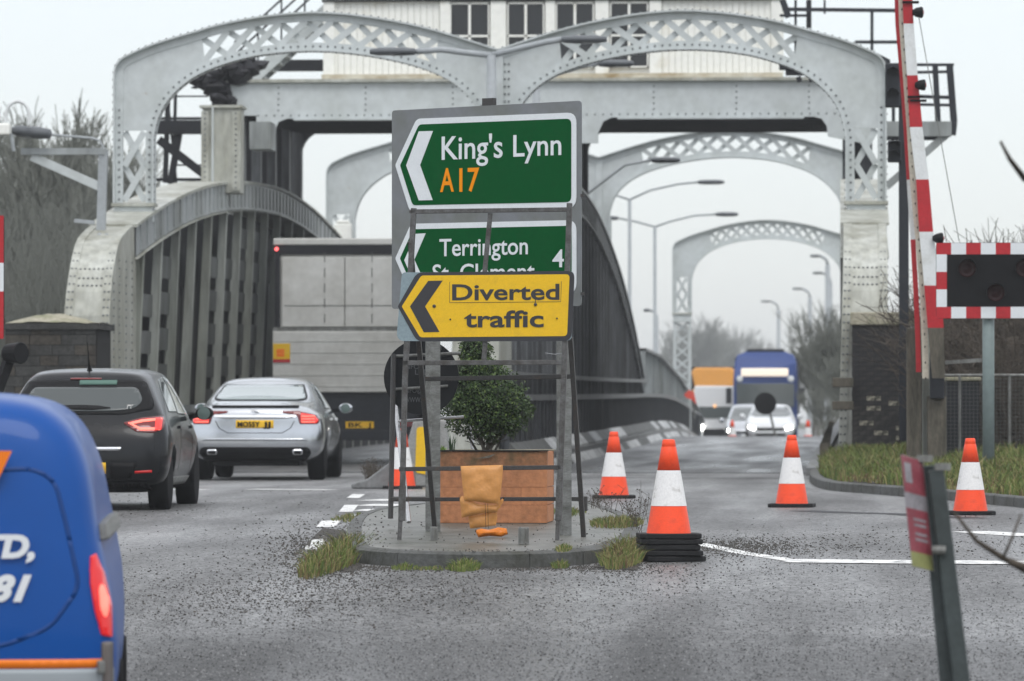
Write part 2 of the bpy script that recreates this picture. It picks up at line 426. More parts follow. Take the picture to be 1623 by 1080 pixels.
# ------------------------------------------------------------------ ground, roads, kerbs
def asphalt(name, base, rough, wet, near=None):
    m = bpy.data.materials.new(name); m.use_nodes = True
    nt = m.node_tree; b = nt.nodes["Principled BSDF"]; L = nt.links.new
    tcn = nt.nodes.new("ShaderNodeTexCoord"); src = tcn.outputs['Object']
    def noise(sc, det, vec=src):
        n = nt.nodes.new("ShaderNodeTexNoise"); n.inputs['Scale'].default_value = sc; n.inputs['Detail'].default_value = det
        L(vec, n.inputs['Vector']); return n.outputs[0]
    def mrange(v, a, b_, c, d):
        r = nt.nodes.new("ShaderNodeMapRange"); L(v, r.inputs[0])
        for i, q in enumerate((a, b_, c, d)): r.inputs[i + 1].default_value = q
        return r.outputs[0]
    def mul(a, b_):
        r = nt.nodes.new("ShaderNodeMath"); r.operation = 'MULTIPLY'; L(a, r.inputs[0])
        if hasattr(b_, 'links'): L(b_, r.inputs[1])
        else: r.inputs[1].default_value = b_
        return r.outputs[0]
    vor = nt.nodes.new("ShaderNodeTexVoronoi"); vor.inputs['Scale'].default_value = 44
    L(src, vor.inputs['Vector'])
    chip = nt.nodes.new("ShaderNodeSeparateColor"); L(vor.outputs['Color'], chip.inputs[0])
    grain = mrange(chip.outputs[0], 0, 1, .05, 2.1)
    mp = nt.nodes.new("ShaderNodeMapping"); mp.inputs['Scale'].default_value = (1.1, .10, 1); L(src, mp.inputs[0])
    streak = noise(1.0, 7, mp.outputs[0])
    patch = noise(.35, 8)
    f = mul(grain, mrange(streak, .3, .7, .62, 1.38))
    f = mul(f, mrange(patch, .35, .65, .7, 1.2))
    col = nt.nodes.new("ShaderNodeMix"); col.data_type = 'RGBA'; col.blend_type = 'MULTIPLY'; col.inputs[0].default_value = 1
    col.inputs[6].default_value = (*base, 1)
    if near is not None:                       # an older, coarser dressing in front of an uneven seam
        sp_ = nt.nodes.new("ShaderNodeSeparateXYZ"); L(src, sp_.inputs[0])
        ad = nt.nodes.new("ShaderNodeMath"); ad.operation = 'ADD'; L(sp_.outputs[1], ad.inputs[0])
        wob = mrange(noise(.9, 6), .3, .7, -.9, .9); L(wob, ad.inputs[1])
        mixf = mrange(ad.outputs[0], 30.2, 31.6, 0, 1)
        cm = nt.nodes.new("ShaderNodeMix"); cm.data_type = 'RGBA'; L(mixf, cm.inputs[0])
        cm.inputs[6].default_value = (*near, 1); cm.inputs[7].default_value = (*base, 1); L(cm.outputs[2], col.inputs[6])
    cc = nt.nodes.new("ShaderNodeCombineColor"); L(f, cc.inputs[0]); L(f, cc.inputs[1]); L(f, cc.inputs[2])
    L(cc.outputs[0], col.inputs[7]); L(col.outputs[2], b.inputs['Base Color'])
    L(mrange(streak, .35, .65, rough + .12, rough - .14), b.inputs['Roughness'])
    b.inputs['Specular IOR Level'].default_value = wet
    bp = nt.nodes.new("ShaderNodeBump"); bp.inputs['Strength'].default_value = .8; bp.inputs['Distance'].default_value = .008
    L(vor.outputs['Distance'], bp.inputs['Height']); L(bp.outputs[0], b.inputs['Normal'])
    return m
M['road'] = asphalt("wet_asphalt", (.120, .120, .120), .5, .45, (.060, .060, .060))
M['deck'] = asphalt("wet_deck_asphalt", (.10, .101, .103), .36, .5)
M['coarse'] = asphalt("coarse_dressed_asphalt", (.058, .059, .06), .7, .28)
M['land'] = mat("rough_grass_land", (.06, .075, .03), .9, noise=.4, nscale=.6, col2=(.09, .075, .045), bump=.5, bscale=3)

def sheet(name, x0, x1, ys, m, dz=0.0, nx=1, wob=0.0):
    """a strip that follows the lie of the road; x0, x1 may be functions of Y"""
    g = MB(); fx0 = x0 if callable(x0) else (lambda y: x0); fx1 = x1 if callable(x1) else (lambda y: x1)
    vs = []; fs = []
    for y in ys:
        for i in range(nx + 1):
            x = fx0(y) + (fx1(y) - fx0(y)) * i / nx
            vs.append((x, y, zg(y) + dz))
    for j in range(len(ys) - 1):
        for i in range(nx):
            a = j*(nx+1) + i; fs.append((a, a+1, a+nx+2, a+nx+1))
    g.add(vs, fs)
    return struct(g.build(name, m, recalc=False))
def steps(a, b, s):
    n = max(1, int(round((b - a) / s))); return [a + (b-a)*i/n for i in range(n+1)]
yy = [-50, -20] + steps(0, 240, 4) + [260, 300, 400, 600, 900, 1500]
sheet("ground", -900, 900, yy, M['land'], -.06, nx=6)
def edge_w(y): return 0
# the boundary between coarse dressing and the smoother junction surface
sheet("road", -22, 12, steps(4, 79.6, 1.2), M['road'], .0)
sheet("left_carriageway", -11.4, -6.1, steps(79.9, 230, 2), M['deck'], .0)
sheet("right_carriageway", -4.75, -.38, steps(79.9, 230, 2), M['deck'], .0)
sheet("far_road", -11.4, 2, steps(230, 700, 20), M['deck'], .0)
g = MB(); g.box((-11.4, 79.6, -.06), (-.1, 79.9, .006)); struct(g.build("expansion_joint", M['dark_steel']))

def strip_from_px(pts, width, name, m, dz=.004, direction=None):
    """a painted line on the road along photograph positions"""
    P = [ground(*p) for p in pts]; Q = []
    flat = [(p.x, p.y) for p in P]
    fine = []
    for a, b in zip(flat[:-1], flat[1:]):
        n = max(1, int(math.dist(a, b) / .8))
        fine += [(a[0]+(b[0]-a[0])*i/n, a[1]+(b[1]-a[1])*i/n) for i in range(n)]
    fine.append(flat[-1])
    A = offset_poly(fine, width/2); B = offset_poly(fine, -width/2)
    g = MB(); vs = [(p[0], p[1], zg(p[1]) + dz) for p in A] + [(p[0], p[1], zg(p[1]) + dz) for p in B]; n = len(A)
    g.add(vs, [(i, n+i, n+i+1, i+1) for i in range(n-1)])
    return struct(g.build(name, m, recalc=False))
strip_from_px([(1105, 862), (1175, 877), (1262, 890)], .16, "road_line", M['line'])
strip_from_px([(1250, 890), (1460, 892), (1640, 893)], .55, "road_line", M['line'], .006)
strip_from_px([(1535, 843), (1640, 850)], .4, "road_line", M['line'])
strip_from_px([(165, 776), (330, 777)], .4, "road_line", M['line'])
strip_from_px([(395, 776), (530, 777)], .4, "road_line", M['line'])
# the hatched marking behind the island: broken edge blocks and cross bars
for (x0, y0, x1, y1, w) in ((553, 784, 574, 790, .0), (541, 801, 563, 812, .0), (505, 826, 535, 836, .0), (486, 856, 512, 872, .0)):
    a, b, c, d = ground(x0 + 5, y0), ground(x1 + 5, y0), ground(x1 - 4, y1), ground(x0 - 4, y1)
    g = MB(); g.add([(p.x, p.y, p.z + .004) for p in (a, b, c, d)], [(0, 3, 2, 1)]); struct(g.build("edge_marking", M['line'], recalc=False))
for (x0, x1, y) in ((585, 655, 793), (575, 660, 801), (568, 665, 809), (565, 640, 816)):
    strip_from_px([(x0, y), (x1, y + .5)], .8, "hatch_bar", M['line'])

strip_from_px([(1272, 810), (1340, 813), (1420, 815), (1500, 820), (1545, 822)], .35, "tar_seam", M['shade'], .003)
strip_from_px([(905, 757), (1290, 759)], .25, "tar_seam", M['shade'], .003)
# ---- the island under the signs
def up(p, dz): return Vector((p.x, p.y, p.z + dz))
isl_px = [(568, 893), (610, 897), (680, 900), (760, 901), (840, 900), (905, 897), (960, 890), (1000, 876), (1012, 858), (1000, 838),
          (960, 822), (925, 812), (880, 811), (780, 812), (690, 815), (620, 822), (580, 830), (558, 842), (550, 862), (556, 882)]
isl = [ground(*p) for p in isl_px]
isl2 = smooth_poly([(p.x, p.y) for p in isl] + [(isl[0].x, isl[0].y)], 3)[:-1]
KH = .12
cx = sum(p[0] for p in isl2)/len(isl2); cy = sum(p[1] for p in isl2)/len(isl2)
def shrink(p, d):
    v = Vector((p[0]-cx, p[1]-cy*1.0)); w = Vector((v.x, v.y*.25)); k = d / max(w.length, .01)
    return (p[0] - v.x*k*.5 - math.copysign(d*.5, v.x) * (abs(v.x) > d), p[1] - v.y*k*.2)
inner = [shrink(p, .12) for p in isl2]
n = len(isl2); per = 4
for k in range(0, n, per):                       # kerb stones, one by one
    ids = [(k + i) % n for i in range(per + 1)]
    if k + per > n: ids = [(k + i) % n for i in range(n - k + 1)]
    g = MB(); O = [isl2[i] for i in ids]; I = [inner[i] for i in ids]
    # a small gap at each end
    def sh(a, b, t): return (a[0] + (b[0]-a[0])*t, a[1] + (b[1]-a[1])*t)
    O[-1] = sh(O[-1], O[-2], .03); I[-1] = sh(I[-1], I[-2], .03)
    for q in range(len(O) - 1):
        a, b, c, d = O[q], O[q+1], I[q+1], I[q]
        g.add([(a[0], a[1], zg(a[1])-.05), (b[0], b[1], zg(b[1])-.05), (b[0], b[1], zg(b[1])+KH-.02), (a[0], a[1], zg(a[1])+KH-.02),
               (c[0], c[1], zg(c[1])+KH), (d[0], d[1], zg(d[1])+KH),
               (sh(b, c, .25)[0], sh(b, c, .25)[1], zg(b[1])+KH), (sh(a, d, .25)[0], sh(a, d, .25)[1], zg(a[1])+KH)],
              [(0,1,2,3), (3,2,6,7), (7,6,4,5)])
    struct(g.build("kerb_stone", M['kerb'], recalc=False))
g = MB()
# island top as strips in Y
poly = [(p[0], p[1]) for p in inner]
res = delaunay_2d_cdt([Vector(p) for p in poly] +
                      [Vector((x, y)) for x in [cx + i*.25 for i in range(-12, 13)] for y in [38 + j*.8 for j in range(26)]],
                      [], [list(range(len(poly)))], 1, 1e-5)
g.add([(p.x, p.y, zg(p.y) + KH - .004 + rn(-.003, .003)) for p in res[0]], [tuple(f) for f in res[2]])
struct(g.build("island_paving", M['concrete'], recalc=False, smooth=True))

# ---- right-hand verge
vk_px = [(1288, 752), (1283, 760), (1290, 770), (1318, 778), (1380, 783), (1440, 788), (1500, 793), (1560, 799), (1640, 807)]
vk = smooth_poly([(ground(*p).x, ground(*p).y) for p in vk_px], 4)
def resamp_n(pts, step):
    L = [0]
    for a, b in zip(pts[:-1], pts[1:]): L.append(L[-1] + math.dist(a, b))
    n = max(2, int(L[-1]/step)); out = []
    for k in range(n + 1):
        t = L[-1]*k/n
        for i in range(len(L)-1):
            if t <= L[i+1] + 1e-9:
                f = (t - L[i])/(L[i+1]-L[i]+1e-12); a, b = pts[i], pts[i+1]
                out.append((a[0]+(b[0]-a[0])*f, a[1]+(b[1]-a[1])*f)); break
    return out
vk = resamp_n(vk, .9)
vin = offset_poly(vk, .14)
for a, b, c, d in zip(vk[:-1], vk[1:], vin[1:], vin[:-1]):
    b2 = (b[0] + (a[0]-b[0])*.015, b[1] + (a[1]-b[1])*.015)
    g = MB()
    vs = []
    for p in (a, b2, c, d): vs.append((p[0], p[1], zg(p[1]) - .05))
    for p in (a, b2, c, d): vs.append((p[0], p[1], zg(p[1]) + .11))
    g.add(vs, [(0,3,2,1),(4,5,6,7),(0,1,5,4),(1,2,6,5),(2,3,7,6),(3,0,4,7)])
    struct(g.build("kerb_stone", M['kerb'], bevel=.015, seg=1))
# raised soil behind the kerb up to the pier and fence
g = MB(); vs = []; fs = []; nb = 8
for i, p in enumerate(vin):
    for j in range(nb):
        t = j/(nb-1); y = p[1] + (84 - p[1])*t; x = p[0] + (max(p[0], .25) + 1.2*t - p[0])*t
        vs.append((x, y, zg(y) + .10 + .22*math.sin(min(1, t*1.6)*math.pi/2) + rn(-.02, .02)))
for i in range(len(vin)-1):
    for j in range(nb-1):
        a = i*nb + j; fs.append((a, a+nb, a+nb+1, a+1))
g.add(vs, fs); verge_bm = g
struct(g.build("verge_soil", M['soil'], smooth=True))
VERGE = [Vector(v) for v in vs]; VF = fs
# far right rough ground beyond the verge
g = MB(); g.add([(9, 54, .2), (60, 54, .2), (60, 140, .2), (1.6, 84, .32), (2.0, 140, .2)], [(0, 1, 2, 4, 3)])
struct(g.build("rough_ground", M['soil']))
# left rough verge beyond the carriageway
g = MB(); g.add([(-16, 56, .0), (-13.0, 78, .15), (-13.0, 140, .15), (-80, 140, .15), (-80, 50, .1)], [(0, 1, 2, 3, 4)])
struct(g.build("left_verge", M['soil']))

# ------------------------------------------------------------------ bridge: bowstring girders
GP = [(80.3, 1.6), (80.6, 2.2), (81.3, 2.75), (82.2, 2.98), (83.1, 3.12), (85.5, 3.45), (88, 3.75), (90.9, 4.05), (94.7, 4.34), (98.5, 4.53), (102.3, 4.64), (106.2, 4.67),
      (111.5, 4.52), (116.9, 4.18), (121, 3.82), (125, 3.4), (130.8, 2.6), (135, 1.85), (138, 1.25), (139, 1.05)]
GP = [(y, h + EYE) for y, h in GP]
def girder(name, xa, xb, inner, m_chord, m_rib, label, in_dx, rivets=True):
    """xa..xb: width across; inner: +1 if the seen face is xb"""
    t = thing(name, label, "bridge girder", ((xa+xb)/2, 80.3, 0))
    off = Vector(t.location)
    def L(x, y, z): return (x - off.x, y - off.y, z)
    top = smooth_poly(GP, 3)
    # top chord: a box that follows the bow
    g = MB(); CD = .52
    A = [p for p in top if p[0] >= 83.0]
    lowp = offset_poly(A, -CD)
    vs = []
    for (p, q) in zip(A, lowp):
        vs += [L(xa, *p), L(xb, *p), L(xb, *q), L(xa, *q)]
    fs = []
    for i in range(len(A)-1):
        for k in range(4):
            a = i*4 + k; b = i*4 + (k+1) % 4; fs.append((a, b, b+4, a+4))
    fs += [(0, 1, 2, 3), tuple(len(A)*4 - 4 + k for k in range(4))]
    g.add(vs, fs); g.build("top_chord", m_chord, t)
    # flange lips proud of the chord, above and below
    for (line, nm) in ((A, "upper_flange"), (lowp, "lower_flange")):
        g = MB()
        for i in range(len(line)-1):
            a, b = line[i], line[i+1]
            dz = .03 if nm == "upper_flange" else -.03
            g.add([L(xa-.05, a[0], a[1]-.02), L(xb+.05, a[0], a[1]-.02), L(xb+.05, b[0], b[1]-.02), L(xa-.05, b[0], b[1]-.02),
                   L(xa-.05, a[0], a[1]+dz), L(xb+.05, a[0], a[1]+dz), L(xb+.05, b[0], b[1]+dz), L(xa-.05, b[0], b[1]+dz)],
                  [(0,3,2,1),(4,5,6,7),(0,1,5,4),(1,2,6,5),(2,3,7,6),(3,0,4,7)])
        g.build(nm, M['paint_dirty'] if m_chord is not M['girder_mid'] else m_chord, t)
    # end box: rounded plate facing the road approach
    E = [p for p in top if p[0] <= 83.3]
    E = [(80.15, -.3), (80.15, 1.5)] + E
    g = MB(); vs = []; fs = []
    xe0 = xa - (.0); 
    W0 = .0
    for p in E:
        z = p[1]; flare = .10 * max(0, min(1, (3.2 - z)/3.2))       # the plate widens towards its foot
        vs += [L(xa - flare, *p), L(xb, *p)]
    for i in range(len(E)-1): fs.append((2*i, 2*i+1, 2*i+3, 2*i+2))
    nE = len(E)
    back = [(83.3, -.3), (83.3, E[-1][1])]
    o = len(vs); vs += [L(xa, *back[0]), L(xb, *back[0]), L(xa, *back[1]), L(xb, *back[1])]
    fs.append(tuple([2*i+1 for i in range(nE)] + [o+3, o+1])); fs.append(tuple([2*i for i in range(nE)] + [o+2, o]))
    fs.append((o, o+1, o+3, o+2))
    g.add(vs, fs); g.build("end_plate", M['paint_dirty'], t)
    # raised edge straps of the end plate
    for (sx, nm) in ((xa, "edge_strap"), (xb - .13, "edge_strap")):
        g = MB()
        for a, b in zip(E[:-1], E[1:]):
            d = Vector((b[0]-a[0], b[1]-a[1])).normalized(); nx_, nz_ = -d.y*.016, d.x*.016
            fl = lambda z: .10 * max(0, min(1, (3.2 - z)/3.2)) if sx == xa else 0
            g.add([L(sx-fl(a[1]), a[0], a[1]), L(sx+.13-fl(a[1]), a[0], a[1]), L(sx+.13-fl(b[1]), b[0], b[1]), L(sx-fl(b[1]), b[0], b[1]),
                   L(sx-fl(a[1]), a[0]+nx_, a[1]+nz_), L(sx+.13-fl(a[1]), a[0]+nx_, a[1]+nz_), L(sx+.13-fl(b[1]), b[0]+nx_, b[1]+nz_), L(sx-fl(b[1]), b[0]+nx_, b[1]+nz_)],
                  [(0,3,2,1),(4,5,6,7),(0,1,5,4),(1,2,6,5),(2,3,7,6),(3,0,4,7)])
        g.build(nm, M['paint_dirty'], t)
    if rivets:
        g = MB()
        for z in [i*.125 + .1 for i in range(28)]:
            y = 80.15 if z < 2.3 else None
            if y is None:
                for a, b in zip(E[:-1], E[1:]):
                    if a[1] <= z <= b[1]: y = a[0] + (b[0]-a[0])*(z-a[1])/(b[1]-a[1]+1e-9); break
            if y is None: continue
            fl = .10 * max(0, min(1, (3.2 - z)/3.2))
            for x in (xa + .035 - fl, xa + .10 - fl, xb - .10, xb - .035):
                g.dome(L(x, y - .018, z), .021, (0, -1, .2), 6, .7)
        for z in (2.95, 3.07, 2.35+.87):
            for k in range(6):
                x = xa + .17 + (xb-xa-.34)*k/5
                y = interp([(b, a) for a, b in E[1:]], z)
                g.dome(L(x, y - .003, z), .021, (0, -1, .6), 6, .7)
        # rows down the side of the end post
        for yv in (80.7, 81.35, 82.1, 82.8):
            for z in [i*.13 for i in range(27)]:
                if z < interp(top, yv) - .12: g.dome(L(xb + .004, yv, z), .022, (1, 0, 0), 6, .7)
        g.build("rivets", M['rivet'], t, kind="stuff")
    # stiffener blocks on the chord web
    g = MB(); g2 = MB()
    y = 83.8; k = 0
    while y < 138:
        zt = interp(top, y); 
        g.box(L(xb, y, zt - CD + .05), L(xb + .02, y + .09, zt - .05))
        if rivets and k % 2 == 0 and y < 118:
            for j in range(3):
                g.box(L(xb, y + .09, zt - .10 - j*.165 - .03), L(xb+.018, y + .33, zt - .10 - j*.165))
        y += .62 if 90 < y < 112 else .85; k += 1
    g.build("chord_stiffeners", m_chord, t, kind="stuff")
    # ribs: tapering flat posts between deck and chord, leaning out towards their foot
    y = 84.3; i = 0; SPC = 2.3 if in_dx else 1.5
    while y < 137.5:
        zt = interp([(a, b) for a, b in lowp], y) + .02
        if zt > .9:
            g = MB(); z0 = zg(y) + .0
            lean = in_dx * min(1, zt/5)
            hw = .05; xr0 = xb - .14
            # flange plate facing the carriageway, and web behind
            g.add([L(xb - .02, y - .05, zt), L(xb + .01, y - .05, zt), L(xb - .02, y + .05, zt), L(xb + .01, y + .05, zt),
                   L(xb - .02 + lean, y - hw, z0), L(xb + .01 + lean, y - hw, z0), L(xb - .02 + lean, y + hw, z0), L(xb + .01 + lean, y + hw, z0)],
                  [(0,1,5,4), (1,3,7,5), (3,2,6,7), (2,0,4,6), (0,2,3,1), (4,5,7,6)])
            g.add([L(xr0, y - .02, zt), L(xb - .02, y - .02, zt), L(xr0, y + .02, zt), L(xb - .02, y + .02, zt),
                   L(xr0 + lean - .05, y - .02, z0), L(xb - .02 + lean, y - .02, z0), L(xr0 + lean - .05, y + .02, z0), L(xb - .02 + lean, y + .02, z0)],
                  [(0,1,5,4), (1,3,7,5), (3,2,6,7), (2,0,4,6), (0,2,3,1), (4,5,7,6)])
            g.build("rib", m_rib, t)
        # web panel between ribs with square openings in some bays
        yb = y + SPC
        if zt > 1.2 and yb < 137.6:
            zb = interp([(a, b) for a, b in lowp], min(yb, 138.5)) + .02
            sw = (i % 6 in (0, 1, 4, 5)); g = MB(); xw = xb - (.15 if sw else .24)
            zmin = min(zt, zb)
            levels = [(.0, .42*zmin)]
            if sw:
                q = .42*zmin; step = .62
                levels = [(0, .30*zmin)]; q = .30*zmin + .22
                while q + step*.66 < zmin - .25: levels.append((q, q + step*.62)); q += step
            else: levels = [(0, .72*zmin)]
            lx = lambda z: in_dx * min(1, zmin/5) * (1 - z/max(zmin, .1))
            for (a, b) in levels:
                g.add([L(xw + lx(a), y + .1, a), L(xw + lx(a), yb - .1, a), L(xw + lx(b), yb - .1, b), L(xw + lx(b), y + .1, b),
                       L(xw + .03 + lx(a), y + .1, a), L(xw + .03 + lx(a), yb - .1, a), L(xw + .03 + lx(b), yb - .1, b), L(xw + .03 + lx(b), y + .1, b)],
                      [(0,3,2,1),(4,5,6,7),(0,1,5,4),(1,2,6,5),(2,3,7,6),(3,0,4,7)])
            g.build("web_panel", M['shade'] if m_rib is M['rib_mid'] else (M['rib_shade'] if sw else M['web']), t)  # panels darker than the ribs, painting the shade between them
        y += SPC; i += 1
    # the outer face closes the box: near black to paint the shade inside
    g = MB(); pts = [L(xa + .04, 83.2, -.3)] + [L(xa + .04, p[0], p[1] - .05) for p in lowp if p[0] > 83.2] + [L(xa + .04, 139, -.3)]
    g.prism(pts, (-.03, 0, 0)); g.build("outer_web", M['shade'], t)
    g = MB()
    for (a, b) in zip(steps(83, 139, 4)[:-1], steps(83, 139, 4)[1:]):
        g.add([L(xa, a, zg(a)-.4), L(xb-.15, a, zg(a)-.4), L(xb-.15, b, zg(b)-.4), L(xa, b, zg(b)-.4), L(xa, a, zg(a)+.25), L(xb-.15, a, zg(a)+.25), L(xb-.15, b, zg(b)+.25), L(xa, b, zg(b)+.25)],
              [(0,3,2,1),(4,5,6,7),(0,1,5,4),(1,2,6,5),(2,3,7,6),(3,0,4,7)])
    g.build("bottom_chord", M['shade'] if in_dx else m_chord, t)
    return t
girder("bowstring_girder", -12.22, -11.52, 1, M['girder'], M['rib'], "grey riveted bow-topped girder on the far left behind the dark hatchback and silver saloon", -.2)
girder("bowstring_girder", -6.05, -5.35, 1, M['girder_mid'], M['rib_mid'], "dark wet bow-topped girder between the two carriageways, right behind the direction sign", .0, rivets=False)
girder("bowstring_girder", .05, .74, 1, M['paint'], M['rib'], "pale end-on girder at the right edge of the bridge, rising over the black brick pier", .0)

# ------------------------------------------------------------------ arched portals
def portal(Yp, xl, xc, xr, label, group=None, single=False, rivets=True, half=None, wobble=0, base=3.59):
    """double (or single) arched portal with latticed crown and legs"""
    t = thing("arched_portal", label, "bridge portal", (xc, Yp, EYE), 0, group)
    S = 1.0
    outer = [(178, 320), (178, 118), (180, 104), (187, 93), (200, 85), (240, 68), (300, 50), (350, 36), (420, 24), (490, 19), (560, 24), (640, 38), (700, 54), (750, 70), (780, 80)]
    innr = [(237, 320), (237, 215), (243, 188), (256, 160), (283, 131), (320, 108), (380, 88), (440, 79), (500, 77), (560, 82), (620, 93), (670, 108), (705, 125), (730, 145), (747, 168), (756, 195), (758, 215), (758, 320)]
    def conv(p): return ((p[0] - 178) / 602.0, (661 - p[1]) / 95.0)
    O = smooth_poly([conv(p) for p in outer[1:]], 4); O = [conv(outer[0]), conv((178, 260)), conv((178, 205)), conv((178, 160))] + O
    I = smooth_poly([conv(p) for p in innr[1:-1]], 4); I = [conv(innr[0]), conv((237, 260))] + I + [conv(innr[-1])]
    if single:      # symmetric arch: mirror the left half about its crown
        c = (490 - 178) / 602.0
        O = [p for p in O if p[0] <= c]; O = O + [(2*c - p[0], p[1]) for p in reversed(O)]
        I = [p for p in I if p[0] <= c]; I = I + [(2*c - p[0], p[1]) for p in reversed(I)]
        O = [(p[0]/(2*c), p[1]) for p in O]; I = [(p[0]/(2*c), p[1]) for p in I]
    jobs = [(xl, xc)] if not single else [(xl, xr)]
    if not single: jobs.append((xr, xc))
    for (a, b) in jobs:
        f = lambda p: (a + (b - a) * p[0] - xc, p[1])
        o_ = [f(p) for p in O]; i_ = [f(p) for p in I]
        sgn = 1 if b > a else -1
        def poly_prism(pts, th, nm, m=M['paint'], y0=0.0):
            g = MB(); g.prism([(p[0], y0 - th/2, p[1]) for p in pts], (0, th, 0)); return g.build(nm, m, t)
        W = abs(b - a); u = (lambda x: (x + xc - a) / (b - a))
        # limits of the solid corner, the lattice and the solid haunch
        uA, uB = (.225, .84) if not single else (.20, .80)
        zl = (661 - 206) / 95.0
        cornerO = [p for p in o_ if u(p[0]) <= uA and p[1] >= zl]
        cornerI = [p for p in i_ if u(p[0]) <= uA + .02 and p[1] >= zl]
        poly_prism(cornerO + list(reversed(cornerI)), .05, "corner_plate")
        if not single:
            hO = [p for p in o_ if u(p[0]) >= uB]
            hI = [p for p in i_ if u(p[0]) >= uB - .01]
            bl = (b - xc, hI[-1][1])
            poly_prism(hO + [bl] + list(reversed(hI)), .05, "haunch_plate")
        else:
            cO = [p for p in o_ if u(p[0]) >= uB and p[1] >= zl]; cI = [p for p in i_ if u(p[0]) >= uB - .02 and p[1] >= zl]
            poly_prism(cO + list(reversed(cI)), .05, "corner_plate")
        # flanges and chord bands
        bw = .125
        for (line, side, nm) in ((o_, -1, "outer"), (i_, 1, "inner")):
            inn = offset_poly(line, side * bw * sgn)
            g = MB(); n = len(line)
            vs = []
            for p, q in zip(line, inn): vs += [(p[0], -.045, p[1]), (q[0], -.045, q[1]), (q[0], .045, q[1]), (p[0], .045, p[1])]
            fs = []
            for k in range(n-1):
                for e in range(4): fs.append((k*4+e, k*4+(e+1) % 4, k*4+4+(e+1) % 4, k*4+4+e))
            fs += [(0,1,2,3), tuple((n-1)*4+e for e in (3,2,1,0))]
            g.add(vs, fs); g.build("chord_angle", M['paint'], t)
            out = offset_poly(line, -side * .028 * sgn)
            g = MB(); vs = []; D = .17
            for p, q in zip(line, out): vs += [(p[0], -D, p[1]), (q[0], -D, q[1]), (q[0], D, q[1]), (p[0], D, p[1])]
            g.add(vs, fs); g.build("flange_plate", M['paint'], t)
            if rivets:
                g = MB(); mid = offset_poly(line, side * bw * .5 * sgn)
                for p in resample([q for q in mid if nm == 'inner' or q[1] < 5.6], .125): g.dome((p[0], -.048, p[1]), .021, (0, -1, 0), 6, .7)
                for p in resample(offset_poly(line, -side * .032 * sgn), .125):
                    nrm = (0, 0, 1)
                    for dy in (-.13,): g.dome((p[0], dy, p[1]), .020, (0, -.4, 1 if nm == "outer" else -1), 5, .8)
                g.build("rivets", M['rivet'], t, kind="stuff")
        # crown lattice: crossing flats
        zo = lambda x: interp(sorted((p[0], p[1]) for p in o_ if u(p[0]) > .02), x) - bw*.9
        def zi(x):
            ps = sorted((p[0], p[1]) for p in i_ if .13 < u(p[0]) < (.93 if not single else .87)); return interp(ps, x) + bw*.9
        nb = 9 if not single else 11
        ua = [uA + (uB - uA) * k / nb for k in range(nb + 1)]
        xs = [a + (b-a)*q - xc for q in ua]
        for k in range(nb):
            for (p, q, dy) in (((xs[k], zi), (xs[k+1], zo), -.03), ((xs[k], zo), (xs[k+1], zi), .03)):
                g = MB(); g.bar((p[0], dy, p[1](p[0])), (q[0], dy, q[1](q[0])), .105, .016); g.build("lattice_bar", M['paint'], t)
        # outer leg lattice
        legs = [(o_[0][0], i_[0][0])] + ([(i_[-1][0], o_[-1][0])] if single else [])
        for (lx0, lx1) in legs:
            x0, x1 = lx0 + .15*sgn, lx1 - .15*sgn; zb = base + .04; nseg = 2
            for k in range(nseg):
                za, zc_ = zb + (zl - zb)*k/nseg, zb + (zl - zb)*(k+1)/nseg
                for (p, q, dy) in (((x0, za), (x1, zc_), -.03), ((x1, za), (x0, zc_), .03)):
                    g = MB(); g.bar((p[0], dy, p[1]), (q[0], dy, q[1]), .105, .016); g.build("lattice_bar", M['paint'], t)
            g = MB(); m0 = (lx0 + lx1)/2; hw = abs(lx1-lx0)/2 + .05
            g.box((m0-hw, -.22, base-.06), (m0+hw, .22, base-.005)); g.build("cap_plate", M['paint_dirty'], t)
            g = MB(); g.box((m0-hw+.04, -.16, base-.32), (m0+hw-.04, .16, base-.062)); g.build("plinth", M['paint'], t)
    # centre post between the arches
    if not single:
        g = MB(); cz = (661-80)/95.0
        g.box((-.075, -.07, 3.3), (.075, .07, cz - .04)); g.build("centre_post", M['paint'], t)
        g = MB(); g.box((-.30, -.035, base - .3), (.30, .035, 4.7)); g.build("centre_plate", M['paint'], t)
        if rivets:
            g = MB()
            for z in [3.4 + i*.125 for i in range(21)]:
                for x in (.105, .17): g.dome((x, -.03, z), .021, (0, -1, 0), 6, .7)
            g.build("rivets", M['rivet'], t, kind="stuff")
    return t
XL, XC, XR = -12.15, -5.70, .745
portal(85.4, XL, XC, XR, "nearest pale grey double-arched portal with lattice crown spanning both carriageways")
p2 = portal(121, XL, XC, XR, "second double-arched lattice portal, seen through and beyond the nearest one", rivets=False)
portal(176.5, -5.75, -5.75, .72, "farthest single lattice arch at the far end of the bridge above the oncoming lorry", single=True, rivets=False)
# tall latticed legs of the farthest arch down to the deck
t = [o for o in bpy.data.objects if o.get('label', '').startswith('farthest single')][0]
for sx in (0, 1):
    x0 = (-5.75, .09)[sx] + 5.75; x1 = x0 + .62
    for x in (x0 + .05, x1 - .05):
        g = MB(); g.box((x - .05, -.1, -1.0), (x + .05, .1, 3.3)); g.build("leg_angle", M['paint'], t)
    z = -.9
    while z < 3.2:
        g = MB(); g.bar((x0+.05, 0, z), (x1-.05, 0, z+.42), .07, .016); g.bar((x1-.05, .03, z), (x0+.05, .03, z+.42), .07, .016)
        g.build("lattice_bar", M['paint'], t); z += .42

